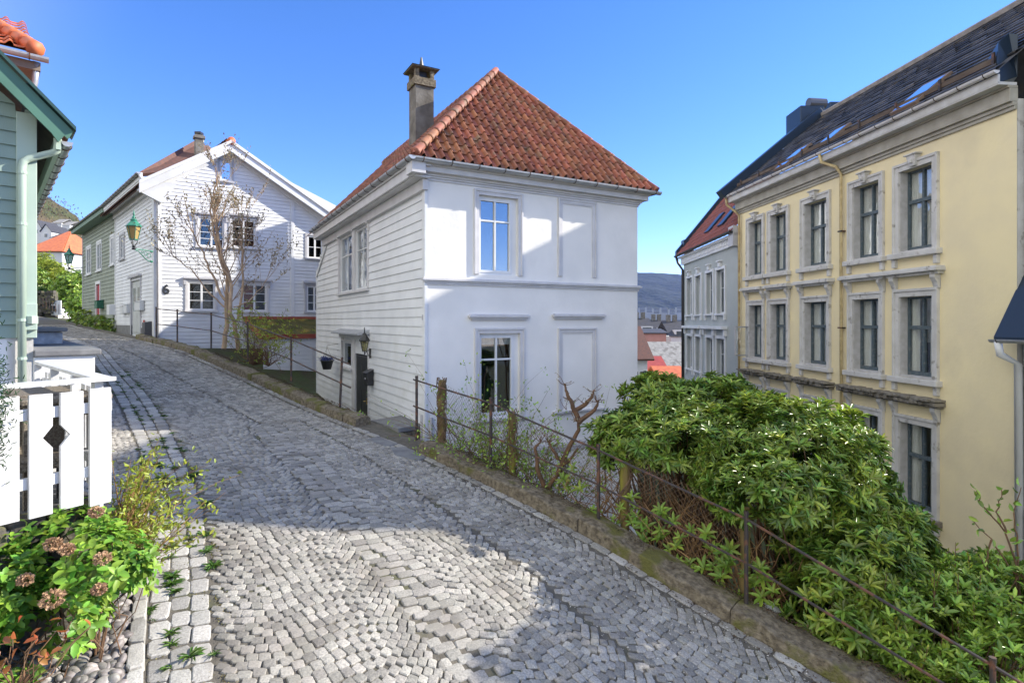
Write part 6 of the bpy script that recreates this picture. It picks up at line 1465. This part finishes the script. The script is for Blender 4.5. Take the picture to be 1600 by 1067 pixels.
# golden-stemmed shrub right of the fence
gs = thing('forsythia_shrub', rw(2.2, 5.25), 'golden brown twiggy shrub with fresh yellow-green leaves at the right end of the picket fence', 'shrub'); mb = MB(); PP = []; DD = []
for _ in range(95):
    tt = random.uniform(.4, 2.4); b = rw(tt, gL(tt)+.12+random.uniform(0,.25), 0); q = [b]; d = Vector((random.uniform(-.02,.1), random.uniform(-.1,.06), random.uniform(.13,.2)))
    for j in range(6): d = d+Vector((random.uniform(-.02,.035), random.uniform(-.03,.03), random.uniform(-.04,.01))); q.append(q[-1]+d)
    mb.tube(q, [.008-.001*i for i in range(7)], n=4, cap=False)
    for p in q[2:]:
        for _k in range(3): PP.append(p+Vector(rnd(1,.04)[0])); DD.append(Vector(rnd(1)[0])+Vector((0,0,.8)))
mb.build('stem', mat('golden_twig', (.4,.24,.1), (.28,.15,.07), scale=6, rough=.8), gs, recalc=False); leaves('foliage', [p[:] for p in PP], [d[:] for d in DD], rnd(len(PP)), .06, .03, M['yleaf'], gs)
cf = thing('conifer', R(-10,700,4.3), 'dark green conifer branch poking in at the left edge over the picket fence', 'shrub'); n = 2600
P = np.array(R(-34,640,4.3))+RNG.normal(size=(n,3))*np.array([.07,.09,.24]); leaves('foliage', P, rnd(n)+np.array([.5,0,.3]), rnd(n), .05, .008, leafmat('conifer_leaf', (.03,.1,.025), (.02,.07,.02)), cf)
mb = MB(); mb.tube([R(-30,800,4.3), R(-25,560,4.3)], .02); mb.build('trunk', M['wood'], cf)
# weeds growing in the gutter joints
PP, DD = [], []
for _ in range(230):
    t = random.uniform(-9, 6); n_ = random.choice((gR(t)-.02, gR(t)+.0, gR(t)+(gL(t)-gR(t))/3, gR(t)+(gL(t)-gR(t))*2/3, gL(t)))+random.gauss(0,.02)
    if noise.noise(Vector((t*1.3, n_*2, 0))) < -.12: continue
    c = rw(t, n_, -.005); s = random.uniform(.4, 1.3) if t > -2 else .6
    for k in range(int(14*s)+3):
        a = random.uniform(0, 6.28); PP.append(c+Vector((random.gauss(0,.012), random.gauss(0,.012), 0))); DD.append(Vector((math.cos(a), math.sin(a), random.uniform(.2,.9)))*s)
DD = np.array([d[:] for d in DD]); Ls = np.linalg.norm(DD, axis=1)*.075
leaves('weeds', [p[:] for p in PP], DD, rnd(len(PP), .2)+np.array([0,0,1]), Ls, Ls*.22, leafmat('weed_leaf', (.1,.2,.03), (.07,.15,.02)), kind='stuff', curl=.3)
PP = []
for _ in range(16000):
    t = random.uniform(-12, 6.5); n_ = gR(t)-.05-abs(random.gauss(0,.07)) if random.random() < .6 else gR(t)+random.random()*(gL(t)-gR(t))
    if random.random() > .6 and abs(((n_-gR(t))/((gL(t)-gR(t))/3)+.5) % 1-.5) > .1: continue
    if noise.noise(Vector((t*.9, n_*1.5, 3))) < -.05: continue
    PP.append(rw(t, n_, -.008)[:])
n = len(PP); leaves('moss', PP, rnd(n)*np.array([1,1,.3])+np.array([0,0,.5]), rnd(n), .016, .008, leafmat('moss_leaf', (.14,.14,.03), (.2,.15,.04), trans=.1), kind='stuff')
# planting by the sage house
bush('potted_shrub', [(tuple(px(152,507,31)),(.9,.6,.45)), (tuple(px(135,500,34)),(.9,.6,.5)), (tuple(px(168,510,29)),(.6,.4,.3))], 420, 4, .16, .5, M['rhodo'], [tuple(px(150,515,31))], 'low green shrubs planted at the foot of the sage house wall', nst=20, spread=.6)
# leafy sprigs poking through the wire, and a vine wound round the timber posts
PP = []; NN_ = []
for _ in range(70):
    t0 = random.uniform(3.4, 6.6); p = rw(t0, NM+.1, random.uniform(-.1, .65)); PP.append(p[:]); NN_.append((-.5,-.6,.6))
w = whorls(np.array(PP), np.array(NN_), 7, .13, .32, .5, .3); rr = [o for o in COL.objects if o.name.startswith('rhododendron')][1]
leaves('foliage', w[0], w[1], w[2], w[3], w[4], leafmat('young_leaf', (.26,.36,.05), (.16,.27,.04), isl=.4), rr)
mb = MB(); wfo = [o for o in COL.objects if o.name == 'mesh_fence'][0]
for i, (b, z0, z1) in enumerate(WP[:3]):
    for q_ in range(9 if i == 0 else 4):
        a0 = random.uniform(0, 6.3); r = .085; mb.tube([Vector((b.x+math.cos(a0+k*.5)*r*random.uniform(.95,1.15), b.y+math.sin(a0+k*.5)*r, z0+.25+(z1-z0-.2)*k/16)) for k in range(17)], .009, n=4, cap=False)
tag(mb.build('climbing_vine', M['twig'], recalc=False), 'dry vine stems wound round the timber posts of the wire fence', 'vine')
# pale new shoots at the rhododendron tips
i = RNG.choice(len(Pb), 420, replace=False); w = whorls(Pb[i]+Nb[i]*.05, Nb[i], 4, .075, .3, 1.4, .8)
leaves('new_growth', w[0], w[1], w[2], w[3], w[4], M['yleaf'], [o for o in COL.objects if o.name == 'rhododendron'][0])

# litter and grit
PP = []
for _ in range(9000):
    if random.random() < .8: t = random.uniform(-12, 9); n_ = -.15+abs(random.gauss(0,.14)); h = .185 if t > .4 else .17; 
    else: t = random.uniform(-14, 9); n_ = .3+abs(random.gauss(0,.12)); h = .008
    if -1.6 < t < .5: continue
    if noise.noise(Vector((t*.8, n_*3, 7))) < -.1: continue
    PP.append(rw(t, n_, h)[:])
n = len(PP); leaves('leaf_litter', PP, rnd(n)*np.array([1,1,.15]), rnd(n,.3)+np.array([0,0,1]), RNG.uniform(.012,.045,n), RNG.uniform(.008,.02,n), mat('leaf_litter', (.1,.06,.03), (.05,.035,.02), scale=9, rough=.9, island=.6, hue=.02), kind='stuff')
V = []; Fc = []
for _ in range(5200):
    t = random.uniform(-3, 8.5); n_ = .35+abs(random.gauss(0, 1.1))
    if n_ > 3.6: continue
    p = rw(t, n_, .004); r = random.uniform(.003,.007); i = len(V)
    V += [(p.x+random.gauss(0,r), p.y+random.gauss(0,r), p.z+(r*1.6 if k == 3 else 0)) for k in range(4)]; Fc += [(i,i+1,i+3),(i+1,i+2,i+3),(i+2,i,i+3)]
me = bpy.data.meshes.new('grit'); me.from_pydata(V, [], Fc); link_mesh('grit', me, mat('pale_grit', (.5,.48,.45), rough=.8, island=.4), kind='stuff')
bush('added_shade_tree', [((9.9,7.75,1.15),(1.2,.75,.85)), ((9.6,7.1,.9),(.9,.6,.6))], 420, 5, .13, .5, M['privet'], [(9.9,7.8,-5),(10.0,7.6,-5)], 'small leafy garden tree standing just beyond the right edge below the road', cat='tree', nst=60, spread=.7, r0=.06, low=-1, jit=.2)  # out-of-frame tree, added for leafy shade on the lower road
gp = thing('gate_pillar', R(1200,975,7.0), 'small white capped post peeping out under the rhododendron behind the lower kerb', 'post')
c = R(1201,958,7.0); mb = MB(); mb.box(c-Vector((0,0,.6)), (.075,.075,.62)); mb.build('shaft', M['white'], gp, bevel=.01)
mb = MB(); mb.box(c+Vector((0,0,.05)), (.11,.11,.025)); mb.lathe(c+Vector((0,0,.07)), [(.13,0),(.01,.05)], n=4, rot=.785); mb.build('cap', M['white'], gp)
# ---------------------------------------------------------------- far background
def houseat(name, u0, u1, vE, vB, Yd, dep, rise, mw, mr, label, ridge='x', cat='house', win=0, group=None, over=.3, rot=0, chm=0):
    """simple gabled/hipped house; front spans pixels u0..u1, eaves at vE, base at vB"""
    a = R(u0, vB, Yd); b = R(u1, vB, Yd); zE = (CY-vE)/F*Yd; w = (b.x-a.x)/2; c = Vector(((a.x+b.x)/2, Yd, 0)); zB = a.z
    t = thing(name, (c.x, Yd, zB), label, cat, group); cr, sr_ = math.cos(rot), math.sin(rot)
    def W(x, y, z): return Vector((c.x+x*cr-y*sr_, Yd+x*sr_+y*cr, z))
    mb = MB(); mb.hexa([W(-w,0,zB), W(w,0,zB), W(w,dep,zB), W(-w,dep,zB), W(-w,0,zE), W(w,0,zE), W(w,dep,zE), W(-w,dep,zE)])
    if ridge == 'y':
        mb.quad(W(-w,0,zE), W(w,0,zE), W(0,0,zE+rise)); mb.quad(W(-w,dep,zE), W(w,dep,zE), W(0,dep,zE+rise))
    mb.build('wall', mw, t)
    mb = MB(); o = over; th = .12
    if ridge == 'x': A_ = [W(-w-o,-o,zE), W(w+o,-o,zE), W(w+o,dep/2,zE+rise), W(-w-o,dep/2,zE+rise)]; B_ = [W(-w-o,dep+o,zE), W(w+o,dep+o,zE), W(w+o,dep/2,zE+rise), W(-w-o,dep/2,zE+rise)]; fs_ = [A_, B_]
    elif ridge == 'y': fs_ = [[W(-w-o,-o,zE-.1), W(-w-o,dep+o,zE-.1), W(0,dep+o,zE+rise), W(0,-o,zE+rise)], [W(w+o,-o,zE-.1), W(w+o,dep+o,zE-.1), W(0,dep+o,zE+rise), W(0,-o,zE+rise)]]
    else:
        k = min(w, dep/2)*.95; r0, r1 = W(-w+k,dep/2,zE+rise), W(w-k,dep/2,zE+rise); p = [W(-w-o,-o,zE), W(w+o,-o,zE), W(w+o,dep+o,zE), W(-w-o,dep+o,zE)]
        fs_ = [[p[0],p[1],r1,r0],[p[1],p[2],r1],[p[2],p[3],r0,r1],[p[3],p[0],r0]]
    for f in fs_:
        n = (f[1]-f[0]).cross(f[2]-f[0]).normalized(); n = n if n.z > 0 else -n; mb.prism(f, n*th)
    mb.build('roof', mr, t)
    if ridge == 'y': mb = MB(); mb.prism([W(-w-.02,-.02,zE), W(-w+.3,-.02,zE), W(-w+.3,-.02,zE+.2), W(-w-.02,-.02,zE+.2)], (0,.01,0))
    if win:
        nx = max(1, int(2*w/2.4)); H_ = zE-zB; nz = max(1, int(H_/3))
        if nz > 4: nz = 4
        for i in range(nx):
            for j in range(nz):
                x = -w+2*w*(i+.5)/nx; z = zE-1.9-j*3.0
                if z < zB+.4: continue
                mb = MB(); mb.hexa([W(x-.5,-.05,z), W(x+.5,-.05,z), W(x+.5,.05,z), W(x-.5,.05,z), W(x-.5,-.05,z+1.3), W(x+.5,-.05,z+1.3), W(x+.5,.05,z+1.3), W(x-.5,.05,z+1.3)]); wd = mb.build('window', M['white'], t)
                mb = MB()
                for k in (-.25, .25): mb.hexa([W(x+k-.18,-.07,z+.1), W(x+k+.18,-.07,z+.1), W(x+k+.18,-.04,z+.1), W(x+k-.18,-.04,z+.1), W(x+k-.18,-.07,z+1.2), W(x+k+.18,-.07,z+1.2), W(x+k+.18,-.04,z+1.2), W(x+k-.18,-.04,z+1.2)])
                mb.build('pane', M['farpane'], wd)
    for i in range(chm):
        x = (-w+2*w*(i+.5)/chm)*.8; mb = MB(); q = W(x, dep/2, zE+rise*.9); mb.box(q+Vector((0,0,.5)), (.35,.35,1.0)); mb.build('chimney', M['chim'], t)
    return t
M['farpane'] = mat('far_window_pane', (.04,.05,.06), rough=.2)
M['slate_light'] = mat('pale_slate', (.34,.33,.31), (.26,.25,.24), scale=3, rough=.8, c3=(.18,.17,.16), s3=2)
M['roof_dark'] = mat('dark_roof', (.06,.06,.07), (.04,.04,.045), scale=3, rough=.7)
M['roof_red'] = mat('red_roof', (.38,.07,.05), (.3,.05,.04), scale=3, rough=.6)
M['salmon'] = mat('salmon_render', (.5,.24,.2), (.45,.21,.17), scale=1, rough=.9)
M['cream'] = mat('cream_render', (.62,.5,.28), rough=.9)
M['pinkw'] = mat('pink_render', (.6,.25,.24), rough=.9)
M['palew'] = mat('pale_render', (.62,.62,.62), (.52,.53,.55), scale=.3, rough=.9)
# right hand gap: the town below
houseat('town_house', 985, 1011.5, 563, 665, 36, 7, 2.0, M['white'], M['tile_dark'], 'narrow white house with brown roof just right of the white cottage wall', ridge='x', win=1, over=.35)
houseat('town_house', 1004, 1048, 598, 640, 44, 8, 1.7, M['white'], M['roof_red'], 'low house with deep red roof and roof window above the rhododendron', ridge='x', win=0)
houseat('town_house', 1040, 1076, 604, 650, 40, 6, 1.1, M['white'], M['tile_orange'], 'low building with bright orange tile roof beside the grey town house', ridge='x')
houseat('town_house', 1022, 1085, 587, 640, 60, 9, 3.3, M['white'], M['slate_light'], 'house with broad pale slate roof in the gap between cottage and grey house', ridge='x')
houseat('town_house', 985, 1041, 521, 600, 92, 9, .6, M['salmon'], M['roof_dark'], 'salmon pink flat-topped house in the town beyond the cottage', ridge='x')
for i, (u0, u1, ve, Yd, lab) in enumerate(((996,1022,520,105,'dark-roofed house with dormer directly behind the salmon house'), (1024,1047,522,110,'dark-roofed house right of the salmon house, middle of the dark row'), (1048,1075,526,100,'dark-roofed house at the right end of the dark row'))):
    t = houseat('town_house', u0, u1, ve, 600, Yd, 10, 2.6, M['palew'], M['roof_dark'], lab, ridge='x', chm=2, group='dark roofed town houses')
    mb = MB(); q = R((u0+u1)/2, ve-5, Yd+1.2); mb.box(q, (1.1,1.0,.6)); d = mb.build('dormer', M['palew'], t); mb = MB(); mb.box(q-Vector((0,1.02,0)), (.8,.03,.4)); mb.build('pane', M['farpane'], d)
random.seed(21)
for i in range(26):
    Yd = random.uniform(150, 620); u = random.uniform(990, 1076); v = 503+30*(150/Yd)**.8+random.uniform(-2,2); w = random.uniform(5,12)/Yd*900
    if i % 3 == 0: v -= 4
    mw = random.choice((M['palew'], M['cream'], M['palew'], M['salmon'])); mr = random.choice((M['roof_dark'], M['slate_light'], M['roof_dark'], M['roof_red']))
    houseat('city_house', u-w/2, u+w/2, v, v+14/Yd*900, Yd, 9, 2.5, mw, mr, 'small far town house in the crowd of roofs below the wooded hill', ridge=random.choice('xy'), group='far town roofs')
def block(u0, u1, v0, v1, Yd, wm=mat('block_render', (.3,.31,.33), rough=.9)):
    t = thing('apartment_block', R((u0+u1)/2, v1, Yd), 'pale apartment block at the foot of the blue wooded hill', 'building', 'apartment blocks under the hill')
    a = R(u0, v1, Yd); b = R(u1, v0, Yd); mb = MB(); mb.box(((a.x+b.x)/2, Yd+6, (a.z+b.z)/2-8), ((b.x-a.x)/2, 6, (b.z-a.z)/2+8)); mb.build('wall', wm, t)
    mb = MB(); n = 4
    for j in range(n):
        z = a.z+(b.z-a.z)*(j+.5)/n; mb.quad((a.x+.8,Yd-.1,z-.7), (b.x-.8,Yd-.1,z-.7), (b.x-.8,Yd-.1,z+.7), (a.x+.8,Yd-.1,z+.7))
    mb.build('window_band', M['farpane'], t)
for q in ((999,1008,481,489,1300), (1010,1019,480,488,1350), (1021,1031,482,490,1250), (1033,1043,481,489,1300), (1046,1054,483,491,1280), (1057,1068,480,489,1350)): block(*q)
# wooded hills
def hill(name, X0, X1, Y0, Y1, prof, m, nx=70, ny=24, amp=4, zb=-32, sc=.02):
    mb = MB(); g = []
    for j in range(ny+1):
        f = j/ny; y = Y0+(Y1-Y0)*f; row = []
        for i in range(nx+1):
            xx = X0+(X1-X0)*i/nx; h = prof(CX+F*xx/Y1, f)
            x = xx*y/Y1 if False else xx
            nz = (noise.noise(Vector((x*sc, y*sc, 1)))*amp+noise.noise(Vector((x*sc*3, y*sc*3, 5)))*amp*.5)*min(1, f*3)
            row.append(len(mb.v)); mb.v.append((x, y, zb+(h-zb)*(f**.85)+nz))
        g.append(row)
    for j in range(ny):
        for i in range(nx): mb.f.append((g[j][i], g[j][i+1], g[j+1][i+1], g[j+1][i])); mb.mi.append(0)
    return mb.build(name, m, smooth=True, kind='structure')
M['forest_far'] = mat('far_forest', (.007,.014,.012), (.016,.025,.016), scale=.02, rough=1, bump=14, bscale=.03)
pf2 = lambda u, f: (CY-np.interp(u, [700,990,1030,1070,1200,1500], [440,425,427,431,425,450]))/F*2500
hill('far_hill', -600, 2600, 1400, 2500, pf2, M['forest_far'], nx=160, ny=40, amp=14, sc=.008)
M['forest_near'] = mat('bare_woodland', (.10,.075,.04), (.07,.085,.03), scale=.12, rough=1, bump=2.5, bscale=.35, c3=(.14,.1,.06), s3=.05)
pf1 = lambda u, f: (CY-np.interp(u, [-200,20,55,80,100,118,135,200,400], [290,300,311,316,326,342,372,430,470]))/F*330
hl = hill('near_hill', -430, -120, 105, 330, pf1, M['forest_near'], nx=110, ny=60, amp=5, zb=2, sc=.05)
# leafless woodland crowns on the slope (too many to count)
PP, DD = [], []
vs = [v.co for v in hl.data.vertices]
for _ in range(26000):
    p = random.choice(vs); u = CX+F*p.x/p.y
    if p.y < 150 or u < 30 or u > 150: continue
    PP.append((p.x+random.uniform(-2,2), p.y+random.uniform(-3,3), p.z+random.uniform(0,4.5))); DD.append((random.gauss(0,.5), random.gauss(0,.5), 1))
leaves('woodland', PP, DD, rnd(len(PP)), 1.5, .6, leafmat('bare_crown', (.17,.12,.075), (.13,.11,.05), isl=.5, rough=.9), kind='stuff')
# left gap
houseat('hipped_house', 40, 97, 394, 470, 78, 9, 3.4, M['palew'], M['tile_orange'], 'white house with bright orange hipped roof in the distance up the street', ridge='h', win=0)
houseat('hillside_house', 92, 119, 391, 430, 112, 8, 2.6, M['cream'], M['tile_dark'], 'yellow house with brown roof behind the orange-roofed house', ridge='x', win=1)
houseat('hillside_house', 112, 134, 413, 450, 98, 7, 2.4, M['pinkw'], M['roof_red'], 'pink gabled house beside the sage house corner', ridge='y', win=1)
houseat('hillside_house', 94, 124, 427, 460, 86, 6, 1.0, M['palew'], M['slate_light'], 'low white house with pale roof above the yellow-green bushes', ridge='x', win=1)
for (u0, u1, ve, vb, Yd, ri, mr, lab, rg_) in ((50,64,356,384,190,2.6,M['roof_dark'],'white house with dark gable highest on the hillside at left','y'), (64,80,362,388,185,2.4,M['roof_dark'],'white and dark gabled house in the middle of the hillside','y'), (82,96,349,358,230,2.2,M['slate_light'],'white house with blue-grey roof high on the wooded slope','x'), (97,109,352,360,225,2.0,M['slate_light'],'small white house right of the blue-grey roofed one on the slope','x'), (80,97,372,386,170,1.8,M['roof_dark'],'long low white house on the lower wooded slope','x'), (52,66,384,395,160,1.5,M['roof_dark'],'dark-roofed house just above the orange roof','x')):
    houseat('hillside_house', u0, u1, ve, vb, Yd, 8, ri, M['palew'], mr, lab, ridge=rg_, win=1, group='houses on the wooded hillside')
bush('garden_bush', [(tuple(R(75,440,56)),(2.0,1.4,1.6)), (tuple(R(95,452,53)),(2.2,1.3,1.4)), (tuple(R(60,415,58)),(1.4,1.0,1.0))], 900, 4, .3, .5, M['yleaf'], [tuple(R(80,490,55))], 'yellow-green spring bushes at the top of the street', nst=60, spread=.6, r0=.05, jit=.4)
bush('garden_bush', [(tuple(R(118,455,50)),(1.6,1.3,1.5)), (tuple(R(126,478,46)),(.9,.8,1.0))], 500, 4, .26, .5, M['privet'], [tuple(R(120,495,49))], 'dark green garden bush beside the sage house at the top of the street', nst=40, spread=.6, r0=.04, jit=.2)
bush('garden_bush', [(tuple(R(56,455,50)),(.9,1.2,1.9))], 350, 4, .26, .5, M['rhodo'], [tuple(R(56,490,50))], 'dark evergreen shrub close to the green house corner', nst=20, spread=.6, r0=.04)
gw = thing('garden_wall', R(70,485,47), 'dark rubble garden wall with white gate at the top of the street', 'wall')
mb = MB(); a = R(50,492,47); b = R(84,492,47)
for k in range(60): q = a.lerp(b, random.random())+Vector((0,random.uniform(-.05,.05),random.uniform(0,1.9*1))); mb.box(q, (random.uniform(.15,.3),.15,random.uniform(.08,.15)))
mb.box(a.lerp(b,.5)+Vector((0,.3,.7)), ((b.x-a.x)/2,.15,1.2)); mb.build('stones', M['rubble'], gw)
mb = MB(); q = R(88,481,47); mb.box(q, (.4,.04,.6)); mb.build('gate', M['white'], gw)
mb = MB()
for k in range(9): q = R(62+k*5,462+k*2.2,46.5); mb.tube([q-Vector((0,0,.8)), q], .02, n=4)
mb.build('railing', M['iron'], gw, kind='stuff')
# ---------------------------------------------------------------- air
mb = MB(); mb.box((600, 1450, 110), (3300, 1750, 146)); hz = mb.build('haze', bpy.data.materials.new('haze_air'), kind='stuff')
hm = hz.data.materials[0]; hm.use_nodes = True; nt = hm.node_tree; nt.nodes.remove(nt.nodes['Principled BSDF']); pv = nt.nodes.new('ShaderNodeVolumePrincipled')
pv.inputs['Color'].default_value = (.18,.36,1,1); pv.inputs['Density'].default_value = .00007; pv.inputs['Anisotropy'].default_value = .1
nt.links.new(pv.outputs[0], nt.nodes['Material Output'].inputs['Volume'])
